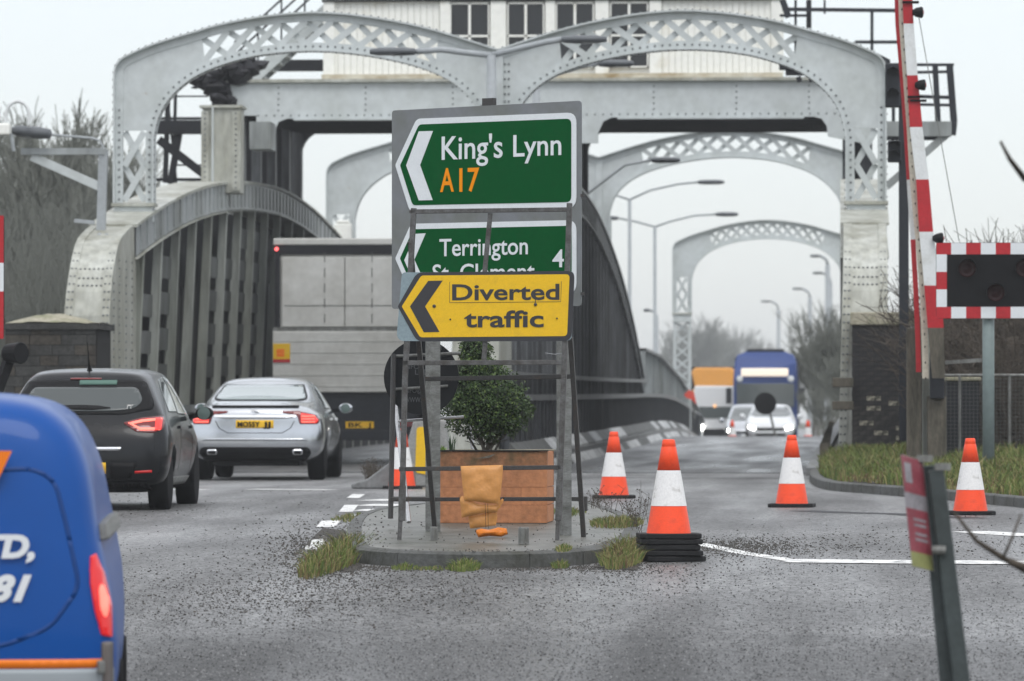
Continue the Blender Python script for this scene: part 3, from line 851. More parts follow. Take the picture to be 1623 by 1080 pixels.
# ------------------------------------------------------------------ gantry over the girders
Z = lambda h: h + EYE
t = thing("cabin_gantry", "heavy pale plated gantry crossing the bridge behind the nearest arches, carrying the cabin", "gantry", (-5.7, 99, 0))
def L(x, y, z): return (x + 5.7, y - 99, z)
Y0, Y1 = 99.0, 110.0
def gpt(px, py, Y=99.0): p = at(px, py, Y); return (p.x, p.z)
def beam_face(Y, nm, m, px_mid_shift=0):
    x0 = at(345, 150, 99).x; x1 = .6
    topz = Z(6.52); botz = Z(5.80)
    pts = [(x0 + .25, topz), (x1, topz), (x1, Z(5.25))]
    # right arch opening with rounded corner
    xr = at(1312, 200, 99).x
    pts += [(xr, Z(5.42)), (xr - .02, Z(5.62)), (xr - .12, Z(5.76)), (xr - .27, botz)]
    xm = at(948, 200, 99).x
    pts += [(xm + .27, botz), (xm + .10, Z(5.72)), (xm, Z(5.5)), (xm, Z(5.3)), (xm - 1.1, Z(5.3)), (xm - 1.1, Z(5.5)), (xm - 1.2, Z(5.72)), (xm - 1.37, botz)]
    xl = at(437, 200, 99).x
    pts += [(xl + .22, botz), (xl + .06, Z(5.74)), (xl, Z(5.62)), (xl - .02, Z(5.42)), (xl - .1, Z(5.38)), (xl - .38, Z(5.38)), (xl - .38, Z(5.86))]
    pts += [(x0 + .2, Z(5.86)), (x0 + .03, Z(6.0)), (x0, Z(6.18)), (x0 + .06, Z(6.40)), (x0 + .14, Z(6.49))]
    g = MB(); g.prism([L(p[0], Y, p[1]) for p in pts], (0, .09, 0)); return g.build(nm, m, t), pts
_, gp = beam_face(Y0, "front_beam", M['paint'])
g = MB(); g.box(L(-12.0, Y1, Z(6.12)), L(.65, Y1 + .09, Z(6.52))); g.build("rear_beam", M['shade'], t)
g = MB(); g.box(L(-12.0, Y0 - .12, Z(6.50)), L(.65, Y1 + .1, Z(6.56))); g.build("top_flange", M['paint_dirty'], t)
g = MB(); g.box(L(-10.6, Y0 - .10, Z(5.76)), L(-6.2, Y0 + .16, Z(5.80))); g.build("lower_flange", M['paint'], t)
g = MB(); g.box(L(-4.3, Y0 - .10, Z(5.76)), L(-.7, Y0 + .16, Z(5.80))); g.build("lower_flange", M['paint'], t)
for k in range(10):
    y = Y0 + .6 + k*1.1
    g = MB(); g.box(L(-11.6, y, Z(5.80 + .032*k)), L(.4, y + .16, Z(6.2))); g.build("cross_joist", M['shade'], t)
g = MB(); g.box(L(-11.8, Y0 + .1, Z(6.2)), L(.5, Y1, Z(6.25))); g.build("soffit", M['shade'], t)  # joists, soffit and rear beam near black to paint the underside's shade
g = MB()
for x in [i*.16 - 11.3 for i in range(74)]: g.dome(L(x, Y0 - .004, Z(5.86)), .02, (0, -1, 0), 5, .7)
for x in (-10.9, -9.2, -7.5, -3.6, -2.0, -.6):
    for z in range(5): g.dome(L(x, Y0 - .004, Z(5.96 + z*.11)), .02, (0, -1, 0), 5, .7)
g.build("rivets", M['rivet'], t, kind="stuff")
# leg columns standing on the girders
for (xa, xb) in ((-12.0, -11.57), (-5.97, -5.40), (.05, .62)):
    for (ya, yb) in ((99.1, 99.35), (101.8, 102.05), (104.5, 104.75), (107.2, 107.45), (109.6, 109.9)):
        for x in (xa, xb - .20):
            g = MB(); g.box(L(x, ya, Z(4.2)), L(x + .20, yb, Z(6.2)))
            g.build("leg", M['shade'] if (x < xb - .25 or xa > -7) else M['rib_mid'], t, bevel=.01, seg=1)  # inner legs near black: their shade is in the colour
    for k in range(7):
        y = 99.8 + k*1.4
        g = MB(); g.box(L(xa + .1, y, Z(4.3)), L(xb - .12, y + .05, Z(6.1))); g.build("leg_plate", M['shade'], t)
# rounded knee of the left opening
for (xk, s) in ((-11.57, 1), (-5.40, 1)):
    pts = []
    for k in range(7):
        a = math.pi/2*k/6; pts.append((xk + s*(.42 - .42*math.sin(a)) * 1, Z(5.72) - .42 + .42*math.cos(a) * 1))
    pts = [(xk, Z(6.15))] + [(xk + s*.5*(1 - math.sin(math.pi/2*k/6)), Z(6.15) - .5*(1 - math.cos(math.pi/2*k/6))) for k in range(7)]
    g = MB(); g.prism([L(p[0], 109.5, p[1]) for p in pts], (0, .3, 0)); g.build("knee_plate", M['rib_mid'], t)  # knees darker than the front beam, shade painted in
# cream pillar and stub box standing in front on the left girder
tp = thing("riveted_pillar", "cream riveted box pillar standing on the left girder under the gantry end", "pillar", (-11.6, 95.5, 0))
xa, xb = at(321, 200, 95.5).x, at(380, 200, 95.5).x
def LP(x, y, z): return (x + 11.6, y - 95.5, z)
g = MB(); g.box(LP(xa, 95.5, Z(4.2)), LP(xb, 96.2, Z(5.8))); g.build("pillar_shaft", M['paint_dirty'], tp, bevel=.012, seg=1)
g = MB(); g.box(LP(xa - .02, 95.46, Z(4.25)), LP(xa + .12, 95.5, Z(5.74))); g.build("edge_angle", M['paint_dirty'], tp)
g = MB(); g.box(LP(xb - .14, 95.46, Z(4.25)), LP(xb + .02, 95.5, Z(5.74))); g.build("edge_angle", M['paint_dirty'], tp)
g = MB(); g.tube([LP(xa + .2, 95.42, Z(4.2)), LP(xa + .2, 95.42, Z(5.82))], .02); g.build("conduit", M['paint'], tp)
g = MB()
for k in range(15):
    for x in (xa + .05, xb - .07): g.dome(LP(x, 95.455, Z(4.3 + k*.1)), .02, (0, -1, 0), 6, .7)
g.build("rivets", M['rivet'], tp, kind="stuff")
g = MB(); g.box(LP(xa - .05, 95.42, Z(5.80)), LP(xb + .05, 96.25, Z(5.85))); g.build("pillar_cap", M['paint_dirty'], tp)
g = MB(); g.box(LP(xb + .02, 96.9, Z(5.10)), LP(xb + .42, 97.8, Z(5.62))); g.build("stub_box", M['girder'], tp)

# ------------------------------------------------------------------ control cabin
tc_ = thing("control_cabin", "cream boarded swing-bridge control cabin with tall dark windows above the arches", "cabin", (-5.6, 100, Z(6.56)))
def LC(x, y, z): return (x + 5.6, y - 100, z - Z(6.56))
cx0, cx1 = at(514, 60, 100).x, at(1237, 60, 100).x
zb = Z(6.56); zt = zb + 3.0
wins = [(713, 775), (804, 862), (881, 941), (967, 1027)]
wx = [(at(a, 50, 100).x, at(b, 50, 100).x) for a, b in wins]
wz0, wz1 = at(800, 108, 100).z, at(800, 4, 100).z
g = MB(); g.box(LC(cx0, 100.12, zb), LC(cx1, 103.8, zt)); g.build("wall_core", M['cream'], tc_)
# boards, one by one, between the windows
x = cx0 + .02
bi = 0
while x < cx1 - .05:
    w = .125
    inside = any(a - .12 < x + w/2 < b + .12 for a, b in wx)
    spans = [(zb + .16, zt)] if not inside else [(zb + .16, wz0 - .07), (wz1 + .07, zt)]
    for (a, b) in spans:
        if b - a > .05:
            g = MB(); g.box(LC(x, 100.09 + rn(0, .006), a), LC(x + w - .014, 100.12, b)); g.build("board", M['cream'], tc_)
    x += w; bi += 1
for (px0, px1) in ((512, 530), (697, 713), (777, 802), (864, 880), (943, 965), (1029, 1048), (1222, 1240)):
    g = MB(); g.box(LC(at(px0, 50, 100).x, 100.02, zb + .14), LC(at(px1, 50, 100).x, 100.09, zt)); g.build("pilaster", M['cream'], tc_, bevel=.01, seg=1)
for (a, b) in wx:
    fr = MB()
    for (p, q) in (((a, wz0), (a + .022, wz1)), ((b - .022, wz0), (b, wz1)), ((a, wz0), (b, wz0 + .03)), ((a, wz1 - .03), (b, wz1)),
                   (((a+b)/2 - .025, wz0), ((a+b)/2 + .025, wz1)), ((a, at(800, 57, 100).z - .02), (b, at(800, 57, 100).z + .02))):
        fr.box(LC(p[0], 100.03, p[1]), LC(q[0], 100.085, q[1]))
    f = fr.build("window_frame", M['cream'], tc_)
    gl = MB(); gl.box(LC(a, 100.10, wz0), LC(b, 100.118, wz1)); gl.build("window_pane", M['glass_dark'], f)
g = MB(); g.box(LC(cx0 - .05, 99.95, zb + .06), LC(cx1 + .05, 100.1, zb + .16)); g.build("sill_board", M['cream_trim'], tc_)
g = MB(); g.box(LC(cx0 - .02, 99.86, zb), LC(cx1 + .02, 100.1, zb + .06)); g.build("base_ledge", M['cream_trim'], tc_)
g = MB(); g.box(LC(cx0 - .05, 99.98, wz1 + .03), LC(cx1 + .05, 100.12, wz1 + .075)); g.build("window_head", M['shade'], tc_)
g = MB(); g.prism([LC(cx0 - .5, 99.4, zt), LC(cx1 + .5, 99.4, zt), LC(cx1 - .5, 101.9, zt + 1.4), LC(cx0 + .5, 101.9, zt + 1.4)], (0, .1, .0))
g.box(LC(cx0 - .4, 99.5, zt), LC(cx1 + .4, 104.2, zt + .12)); g.build("roof", M['shade'], tc_)

# ------------------------------------------------------------------ walkways, stair and machinery round the gantry
def rail_thing(name, label, cat, origin, segs, m, w=.05, platform=None):
    t = thing(name, label, cat, origin)
    for (a, b, ww) in segs:
        g = MB(); g.bar([a[i] - origin[i] for i in range(3)], [b[i] - origin[i] for i in range(3)], ww, ww); g.build("rail_bar", m, t)
    return t
# left stair rising to the cabin
sp = [(350, 128), (500, 8)]
a = at(372, 150, 102); b = at(520, 15, 102)
ts = thing("access_stair", "pale steel stair with dark handrails climbing left of the cabin", "stair", (a.x, 102, a.z))
def LS(v, dy=0, dz=0): return (v.x - a.x, v.y - 102 + dy, v.z - a.z + dz)
for dy in (0, .8):
    g = MB(); g.bar(LS(a, dy), LS(b, dy), .26, .06); g.build("stringer", M['paint'] if dy == 0 else M['girder'], ts)
for k in range(12):
    q = a.lerp(b, (k + .5)/12); g = MB(); g.box(LS(q, .03, -.02), LS(Vector((q.x + .2, q.y, q.z)), .8, .02)); g.build("tread", M['girder'], ts)
for (dz) in (.55, .8, 1.05):
    g = MB(); g.tube([LS(a, 0, dz), LS(b, 0, dz)], .022, 6); g.build("handrail", M['dark_steel'], ts)
for k in range(5):
    q = a.lerp(b, k/4); g = MB(); g.tube([LS(q, 0, 0), LS(q, 0, 1.05)], .02, 6); g.build("baluster", M['dark_steel'], ts)
# left bracket platform
o_ = at(285, 205, 98)
segs = []
def S_(x0, y0, x1, y1, w, Y=98): segs.append((tuple(at(x0, y0, Y)), tuple(at(x1, y1, Y)), w))
S_(242, 202, 335, 202, .26); S_(240, 188, 335, 188, .05); S_(252, 222, 325, 278, .16)
S_(268, 98, 262, 290, .09); S_(279, 110, 275, 292, .06); S_(287, 195, 270, 292, .12)
S_(270, 153, 330, 153, .03); S_(262, 120, 280, 292, .04); S_(275, 262, 325, 262, .03); S_(240, 285, 320, 285, .06); S_(255, 112, 330, 104, .03)
rail_thing("bracket_platform", "dark steel bracket platform with ladder poles inside the left arch", "platform", tuple(o_), segs, M['shade'])
# cloth-wrapped machinery
o_ = at(345, 130, 99); g = MB()
rr = random.Random(3)
for (px, py, r) in ((312, 127, .17), (328, 132, .22), (345, 138, .26), (352, 152, .22), (360, 165, .2), (352, 120, .2), (368, 108, .24), (385, 98, .26), (378, 120, .28), (395, 110, .2), (350, 168, .2)):
    c = at(px, py, 99); g.ico((c.x - o_.x, rr.uniform(-.1, .1), c.z - o_.z), r, .2, (1.15, 1, .9))
for i in range(46):
    px, py = rr.choice(((312, 127), (328, 132), (345, 138), (352, 152), (360, 162), (368, 110), (385, 100), (378, 118), (395, 106), (352, 122)))
    c = at(px + rr.gauss(0, 7), py + rr.gauss(0, 7), 99); g.ico((c.x - o_.x, rr.uniform(-.3, .1), c.z - o_.z), rr.uniform(.05, .14), .45, (rr.uniform(.8, 2.2), 1, rr.uniform(.5, 1)))
ob = g.build("covered_machinery", mat("black_tarpaulin", (.018, .018, .022), .5, noise=.3, nscale=4, bump=.5, bscale=8), None)
ob.location = o_
tag(ob, "lumpy black tarpaulin-covered machinery at the left end of the gantry", "machinery")
# cables by the machinery
o_ = at(350, 105, 98.6); g = MB()
for (p0, p1, p2) in (((340, 95), (348, 112), (370, 108)), ((362, 92), (352, 106), (356, 118))):
    g.tube([tuple(at(p[0], p[1], 98.6) - o_) for p in (p0, p1, p2)], .03, 6)
ob = g.build("looped_cable", M['black']); ob.location = o_; tag(ob, "black cable looped above the tarpaulin-covered machinery", "cable")
# beams across the gap left of the cabin
g = MB(); p, q = at(440, 104, 106), at(540, 104, 106); g.box((0, 0, -.12), (q.x - p.x, .12, .12)); ob = g.build("cross_girder", M['shade']); ob.location = p
tag(ob, "black horizontal beam seen under the stair left of the cabin", "beam")
# right platform with railings
segs = []
Y = 90
for a_ in ((1395, 205, 1508, 205, .26), (1400, 219, 1500, 219, .08), (1502, 212, 1405, 296, .13), (1508, 195, 1506, 214, .2),
           (1505, 103, 1512, 195, .12), (1482, 102, 1487, 197, .10), (1408, 103, 1512, 103, .05), (1450, 115, 1507, 114, .05),
           (1450, 153, 1513, 155, .06), (1455, 166, 1510, 167, .05), (1416, 165, 1416, 200, .06)):
    S_(*a_[:4], a_[4], Y)
rail_thing("side_platform", "railed steel platform on a diagonal bracket right of the nearest portal, behind the barrier boom", "platform", tuple(at(1400, 210, Y)), segs, M['dark_steel'])
t_sp = [o for o in bpy.data.objects if o.name.startswith("side_platform")][0]
for c in [c for c in bpy.data.objects if c.parent == t_sp][:1] + [c for c in bpy.data.objects if c.parent == t_sp][2:3]:
    c.data.materials.clear(); c.data.materials.append(M['girder']); c.name = "platform_beam"
# upper walkway railing beside the cabin
segs = []
for a_ in ((1240, 15, 1425, 17, .07), (1355, 67, 1425, 67, .06), (1261, 0, 1261, 85, .05), (1307, 0, 1307, 22, .04), (1382, 14, 1382, 80, .06), (1236, 25, 1280, 25, .05), (1248, 66, 1266, 66, .05), (1240, 0, 1250, 28, .12)):
    S_(*a_[:4], a_[4], 97)
rail_thing("walkway_railing", "dark pipe railing along the high walkway right of the cabin", "railing", tuple(at(1300, 20, 97)), segs, M['dark_steel'])
segs = []
for a_ in ((1282, 0, 1282, 45, .10), (1235, 102, 1300, 102, .22), (1245, 115, 1300, 115, .12), (1265, 122, 1268, 130, .1), (1285, 122, 1287, 130, .1)):
    S_(*a_[:4], a_[4], 97.6)
rail_thing("walkway_support", "dark bearer and posts under the high walkway at the cabin's right end", "platform", tuple(at(1270, 100, 97.6)), segs, M['shade'])
for (px, py, s) in ((1398, 92, 1.0), (1405, 130, 1.2)):
    pass

# ------------------------------------------------------------------ parapet along the middle girder
tw = thing("parapet", "low dark parapet with two pale rails along the left edge of the open carriageway", "parapet", (-5.2, 80, 0))
def wpt(x, y, z): return (x + 5.2, y - 80, z)
def follow(x0, x1, z0, z1, ya, yb, nm, m, par, st=3):
    g = MB(); ys = steps(ya, yb, st)
    vs = []
    for y in ys:
        b = zg(y); vs += [wpt(x0, y, b+z0), wpt(x1, y, b+z0), wpt(x1, y, b+z1), wpt(x0, y, b+z1)]
    fs = [(0,3,2,1), tuple((len(ys)-1)*4+e for e in range(4))]
    for k in range(len(ys)-1):
        for e in range(4): fs.append((k*4+e, k*4+(e+1)%4, k*4+4+(e+1)%4, k*4+4+e))
    g.add(vs, fs); return g.build(nm, m, par)
follow(-5.38, -5.16, 1.13, 1.23, 80, 190, "coping_rail", M['kerb_light'], tw)
follow(-5.36, -5.24, 1.52, 1.60, 80, 140, "upper_rail", M['kerb_light'], tw)
y = 80.0
mP = M['shade']
while y < 189:
    wd = 1.18
    a_, b_ = zg(y), zg(y + wd)
    g = MB(); j = rn(-.008, .008)
    g.add([wpt(-5.3, y, a_+.30), wpt(-5.22+j, y, a_+.30), wpt(-5.22+j, y+wd, b_+.30), wpt(-5.3, y+wd, b_+.30),
           wpt(-5.3, y, a_+1.13), wpt(-5.22+j, y, a_+1.13), wpt(-5.22+j, y+wd, b_+1.13), wpt(-5.3, y+wd, b_+1.13)],
          [(0,3,2,1),(4,5,6,7),(0,1,5,4),(1,2,6,5),(2,3,7,6),(3,0,4,7)])
    g.build("panel", mP, tw)
    g = MB(); g.box(wpt(-5.24, y - .02, a_+.3), wpt(-5.17, y + .05, a_+1.13)); g.build("post", M['girder_mid'], tw)
    y += 1.2
# stepped kerb: ledge stones and white painted kerb stones
tk = thing("stepped_kerb", "stepped roadside kerb with white painted stones below the dark parapet", "kerb", (-5.2, 80, 0))
y = 80.0; k = 0
while y < 176:
    wd = 3.1
    a_, b_ = zg(y), zg(y + wd)
    for (xa, za, xb, zb_, nm, whites) in ((-5.16, .46, -5.0, .27, "ledge_stone", (0, 0, 0, 1, 0, 1, 1, 0, 1, 0, 0, 1, 1, 0, 0, 0)), (-4.92, .17, -4.78, -.02, "kerb_stone", (1, 1, 1, 0, 1, 1, 1, 1, 0, 1, 1, 0, 1, 1, 0, 0))):
        white = whites[k % len(whites)] and (nm != "ledge_stone" or y > 84)
        g = MB()
        g.add([wpt(xa - .1, y, a_-.1), wpt(xb, y, a_-.1), wpt(xb, y+wd-.06, b_-.1), wpt(xa - .1, y+wd-.06, b_-.1),
               wpt(xa, y, a_+za), wpt(xb, y, a_+zb_), wpt(xb, y+wd-.06, b_+zb_), wpt(xa, y+wd-.06, b_+za),
               wpt(xa-.1, y, a_+za), wpt(xa-.1, y+wd-.06, b_+za)],
              [(4,5,6,7), (8,4,7,9), (0,1,5,4,8), (2,3,9,7,6), (1,2,6,5), (0,8,9,3)])
        g.build(nm, M['white_kerb'] if white else M['kerb'], tk)
    y += wd; k += 1
follow(-5.0, -4.90, .1, .24, 80, 185, "ledge", M['kerb_light'], tk)
# approach part of the kerb, left of the carriageway, running on towards the island
g = MB()
# side girder of the fixed span beyond
ts2 = thing("side_girder", "dull grey sloping side girder of the fixed span beyond the bow's far end", "girder", (-5.5, 140, 0))
g = MB(); g.prism([(-.1, 0, .2), (-.1, 0, 2.75), (-.1, 12, 2.7), (-.1, 30, 2.2), (-.1, 48, 1.4), (-.1, 60, .7), (-.1, 60, -.6)], (.2, 0, 0)); g.build("web_plate", M['girder'], ts2)
for k in range(24):
    y = k*2.4; h = interp([(0, 2.75), (12, 2.7), (30, 2.2), (48, 1.4), (60, .7)], y)
    g = MB(); g.box((.1, y, -.3), (.18, y + .12, h - .02)); g.build("stiffener", M['girder'], ts2)
g = MB(); g.prism([(-.2, 0, 2.75), (-.2, 12, 2.7), (-.2, 30, 2.2), (-.2, 48, 1.4), (-.2, 60, .7), (-.2, 60, .62), (-.2, 48, 1.32), (-.2, 30, 2.12), (-.2, 12, 2.62), (-.2, 0, 2.67)], (.42, 0, 0)); g.build("flange_plate", M['kerb_light'], ts2)
# right kerb rail: light twisted wheel guard beam
tr = thing("wheel_guard", "pale twisted wheel-guard beam along the right edge of the carriageway", "guard rail", (-.3, 75, 0))
pts = [ (1288, 748, 76, .05), (1300, 725, 82, .25), (1312, 704, 95, .35), (1322, 688, 115, .33), (1333, 671, 138, .35), (1336, 664, 170, .35)]
g = MB(); P = []
for (px, py, Y, r) in pts:
    v = at(px, py, Y); P.append((v.x + .3, v.y - 75, v.z))
for a_, b_ in zip(P[:-1], P[1:]): g.bar(a_, b_, .12, .20, (1, 0, 0))
g.build("upper_beam", M['kerb_light'], tr)
g = MB()
P2 = [(p[0] + .14, p[1], p[2] - .14) for p in P]
for a_, b_ in zip(P2[:-1], P2[1:]): g.bar(a_, b_, .16, .08, (1, 0, 0))
g.build("lower_beam", M['galv'], tr)
for Y in steps(79, 150, 2.6):
    g = MB(); px = -.34 + .15; g.box((-.02, Y - 75 - .06, zg(Y) - .1), (.12, Y - 75 + .06, zg(Y) + .45)); g.build("post", M['wood'], tr)
# footway on the right girder side
sheet("right_deck_edge", -.38, .05, steps(79.9, 230, 3), M['kerb'], .10)
sheet("left_deck_edge", -6.1, -5.3, steps(80.2, 230, 3), M['kerb'], .05)
sheet("middle_deck_edge", -5.3, -4.75, steps(79.9, 230, 3), M['kerb'], -.02)
# joint and rail at the foot of the left girder
tl = thing("carriageway_rail", "low dark rail barrier at the foot of the left girder behind the parked cars", "barrier", (-11.3, 80, 0))
g = MB(); g.box((-.08, 0, .95), (.08, 55, 1.08)); g.build("rail", M['girder'], tl)
g = MB(); g.box((-.04, 0, .1), (.03, 55, .8)); g.build("board", M['shade'], tl)
for k in range(28):
    g = MB(); g.box((-.05, k*2, 0), (.05, k*2 + .1, 1.0)); g.build("post", M['rib'], tl)

# ------------------------------------------------------------------ direction sign
PL, PR = at(621, 330, 41.75), at(921, 330, 40.7)
U = Vector((PR.x - PL.x, PR.y - PL.y, 0)).normalized(); NRM = Vector((U.y, -U.x, 0))      # faces the camera
def frame_of(P0, U):
    """matrix whose local x runs along U, y up, z towards the viewer"""
    N = Vector((U.y, -U.x, 0))
    return Matrix(((U.x, 0, N.x, P0.x), (U.y, 0, N.y, P0.y), (0, 1, 0, P0.z), (0, 0, 0, 1)))
def l2(px, py, P0, U):
    N = Vector((U.y, -U.x, 0)); w = onplane(px, py, P0, N) - P0
    return (w.dot(U), w.z)
def round_poly(pts, rads, n=5):
    out = []; k = len(pts)
    for i in range(k):
        p = Vector(pts[i]); a = Vector(pts[i-1]); b = Vector(pts[(i+1) % k]); r = rads[i] if isinstance(rads, (list, tuple)) else rads
        if r <= 0: out.append(tuple(p)); continue
        u = (a - p).normalized(); v = (b - p).normalized()
        s = p + u*r; e = p + v*r
        for j in range(n+1):
            t = j/n; out.append(tuple((1-t)**2*s + 2*t*(1-t)*p + t*t*e))
    return out
def plate(pts, z0, z1, name, m, parent):
    g = MB(); g.prism([(p[0], p[1], z0) for p in pts], (0, 0, z1 - z0)); return g.build(name, m, parent)

P0 = PL.copy(); F = frame_of(P0, U)
ts = thing("direction_sign", "tall grey direction sign board with two green left-pointing panels on twin posts", "road sign")
ts.matrix_world = F
q = lambda px, py: l2(px, py, P0, U)
pts = [q(621.5, 175.5), q(921, 163), q(921, 486), q(621.5, 490)]
w_ = pts[1][0]
pts = [(0, pts[0][1]), (w_, pts[0][1] + .01), (w_, pts[3][1]), (0, pts[3][1])]
plate(round_poly(pts, .03), -.012, 0, "backing_plate", M['sign_grey'], ts)
def panel(px, nm, whites=True):
    """green flag panel: px = left tip, top, bottom, right outline in photograph positions"""
    out = [q(*p) for p in px]
    pl = plate(round_poly(out, [.015, .04, .09, .09, .04]), .001, .006, nm, M['sign_white'], ts)
    cxp = sum(p[0] for p in out)/5; cyp = sum(p[1] for p in out)/5
    return pl, out
def inset(poly, d):
    n = len(poly); out = []
    area = sum(poly[i][0]*poly[(i+1)%n][1] - poly[(i+1)%n][0]*poly[i][1] for i in range(n)); s = 1 if area > 0 else -1
    for i in range(n):
        p0, p1, p2 = Vector(poly[i-1]), Vector(poly[i]), Vector(poly[(i+1) % n])
        t1 = (p1-p0).normalized(); t2 = (p2-p1).normalized()
        n1 = Vector((-t1.y, t1.x))*s; n2 = Vector((-t2.y, t2.x))*s
        b = (n1+n2); b = b / max(b.length_squared/2, .3)
        out.append(tuple(p1 + b*d))
    return out
# upper panel (tip, top-left, top-right, bottom-right, bottom-left)
p1 = [(627, 262), (661, 188.5), (914, 178.5), (914, 330), (650, 335)]
pl, o1 = panel(p1, "white_border")
plate(round_poly(inset(o1, .048), [.01, .03, .05, .05, .03]), .0065, .009, "green_panel", M['sign_green'], pl)
ch = [(645, 262.5), (665, 208.5), (687.5, 208), (667, 262), (687, 317.5), (665, 318)]
plate([q(*p) for p in ch], .0095, .0115, "chevron", M['sign_white'], pl)
base = Matrix.Translation((0, 0, .012))
def T(s, x0, x1, ytop, ybot, m, bold, par, ymid=None):
    xm = (x0+x1)/2
    a = q(x0, ybot); b = q(x1, ytop)
    ya = q(xm, ybot)[1]; yb = q(xm, ytop)[1]
    o = fit_text(s, a[0], b[0], ya, yb, m, par, base, bold=bold, ext=.001)
    o.parent = par; return o
T("King's", 701.5, 798, 215, 252, M['sign_white'], .010, pl)
T("Lynn", 815, 891, 213, 247.5, M['sign_white'], .010, pl)
T("A", 699, 721, 267, 304.5, M['sign_orange'], .014, pl)
T("17", 729.5, 761, 266.5, 304, M['sign_orange'], .014, pl)
# lower panel, partly hidden by the diversion board
p2_ = [(627, 410), (652, 355), (914, 349), (914, 466), (652, 467)]
pl2, o2 = panel(p2_, "white_border")
plate(round_poly(inset(o2, .045), [.01, .03, .05, .05, .03]), .0065, .009, "green_panel", M['sign_green'], pl2)
ch = [(642, 413), (660, 371), (676, 370), (658, 412), (676, 452), (660, 453)]
plate([q(*p) for p in ch], .0095, .0115, "chevron", M['sign_white'], pl2)
T("Terrington", 698, 838, 377.5, 405, M['sign_white'], .010, pl2)
T("St. Clement", 687, 849, 418, 445, M['sign_white'], .010, pl2)
T("4", 877, 895, 396, 424, M['sign_white'], .010, pl2)
# clips on the right edge
for (px, py) in ((922, 310), (922, 466)):
    a = q(px, py); g = MB(); g.box((a[0]-.005, a[1]-.012, -.02), (a[0]+.014, a[1]+.012, .01)); g.build("edge_clip", M['frame_dark'], ts)
# posts (tapering galvanised, square)
for (xt, xb, yb) in ((676, 676, 850), (884, 884, 858)):
    a = q(xt, 520); lo = q(xb, yb)
    g = MB(); w = .039
    g.box((a[0] - w, lo[1] - .03, -.14), (a[0] + w, pts[0][1] - .05 if False else 1.0 * q(xt, 175)[1] - .03, -.03))
    g.build("post", M['galv'], ts, bevel=.006, seg=1)
a = q(771, 158); g = MB(); g.box((a[0]-.06, a[1]-.05, -.06), (a[0]+.055, a[1]+.012, -.02)); g.build("bracket", M['frame_dark'], ts)

# ------------------------------------------------------------------ diversion board on its frame
DL, DR = at(628, 500, 39.95), at(911, 500, 39.75)
UD = Vector((DR.x - DL.x, DR.y - DL.y, 0)).normalized(); FD = frame_of(DL, UD)
td = thing("diversion_sign", "yellow Diverted traffic board with a dark left arrow on a rusty folding steel frame", "road sign"); td.matrix_world = FD
qd = lambda px, py: l2(px, py, DL, UD)
g = round_poly([qd(637, 432), qd(910, 430), qd(906, 540), qd(628, 541)], [.03, .04, .04, .07])
bp = plate(g, -.006, 0, "board", M['sign_edge'], td)
out = [qd(630.5, 486), qd(661, 432), qd(911, 429.5), qd(906, 541), qd(661, 541.5)]
plate(round_poly(out, [.01, .05, .06, .07, .05]), .0005, .003, "dark_border", M['sign_ink'], bp)
yin = [qd(637, 486), qd(668, 437), qd(903, 435), qd(899, 533), qd(666, 535)]
plate(round_poly(yin, [.005, .02, .03, .03, .02]), .0035, .005, "yellow_field", M['sign_yellow'], bp)
plate([qd(650, 486), qd(679, 445.5), qd(702, 445), qd(674, 486), qd(697, 526.5), qd(672, 527)], .0055, .007, "arrow_chevron", M['sign_ink'], bp)
ov = [qd(713, 447), qd(890, 446), qd(889, 478.5), qd(713, 480)]
plate(ov, .0056, .0068, "overlay_strip", M['sign_yellow'], bp)
g = MB()
for a, b in ((ov[0], ov[3]), (ov[3], ov[2]), (ov[2], ov[1])): g.bar((a[0], a[1], .0072), (b[0], b[1], .0072), .003, .001, (0, 0, 1))
g.build("overlay_edge", M['sign_ink'], bp)
base = Matrix.Translation((0, 0, .0085))
def TD(s, x0, x1, ytop, ybot, bold):
    xm = (x0+x1)/2
    return fit_text(s, qd(x0, ybot)[0], qd(x1, ybot)[0], qd(xm, ybot)[1], qd(xm, ytop)[1], M['sign_ink'], bp, base, bold=bold, ext=.001)
TD("Diverted", 717, 887, 450.5, 476, .021)
TD("traffic", 736, 862, 492.5, 519, .021)
g = MB()
for (px, py, r) in ((688.5, 485.5, .014), (849, 483, .013), (714, 506.5, .007), (883, 505, .007)):
    a = qd(px, py); g = MB(); g.lathe([(r, .0), (r, .012), (r*.4, .018)], 8, (a[0], a[1], .0), 'Z'); g.build("bolt", M['frame_dark'], bp)
g = MB(); a, b = qd(849, 466), qd(849, 482); g.bar((a[0], a[1], .008), (b[0], b[1], .008), .005, .003, (0, 0, 1))
g.build("fixing_strap", M['frame_dark'], bp)
def fb(x0, y0, x1, y1, w=.042, d=.03, z=-.02, m='frame_grey', nm="frame_bar"):
    a, b = qd(x0, y0), qd(x1, y1); g = MB(); g.bar((a[0], a[1], z), (b[0], b[1], z), w, d, (0, 0, 1)); return g.build(nm, M[m], td, bevel=.003, seg=1)
fb(652, 334, 652, 338); 
fb(655, 330, 641, 600, nm="leg"); fb(641, 600, 637, 780, nm="leg"); fb(637, 775, 631, 872, .030, nm="leg_foot", m='frame_grey'); fb(637, 770, 636, 826, .052, .04, nm="leg_sleeve")
fb(902, 322, 893, 600, nm="leg"); fb(893, 600, 886, 790, nm="leg"); fb(885.5, 770, 882, 868, .030, nm="leg_foot"); fb(886.5, 760, 884.5, 826, .05, .04, nm="leg_sleeve")
fb(650, 335.5, 905, 332, .034, nm="cross_bar"); fb(638, 575.5, 893, 574.5, .038, nm="cross_bar"); fb(632, 744, 889, 741, .034, nm="cross_bar", m='frame_dark')
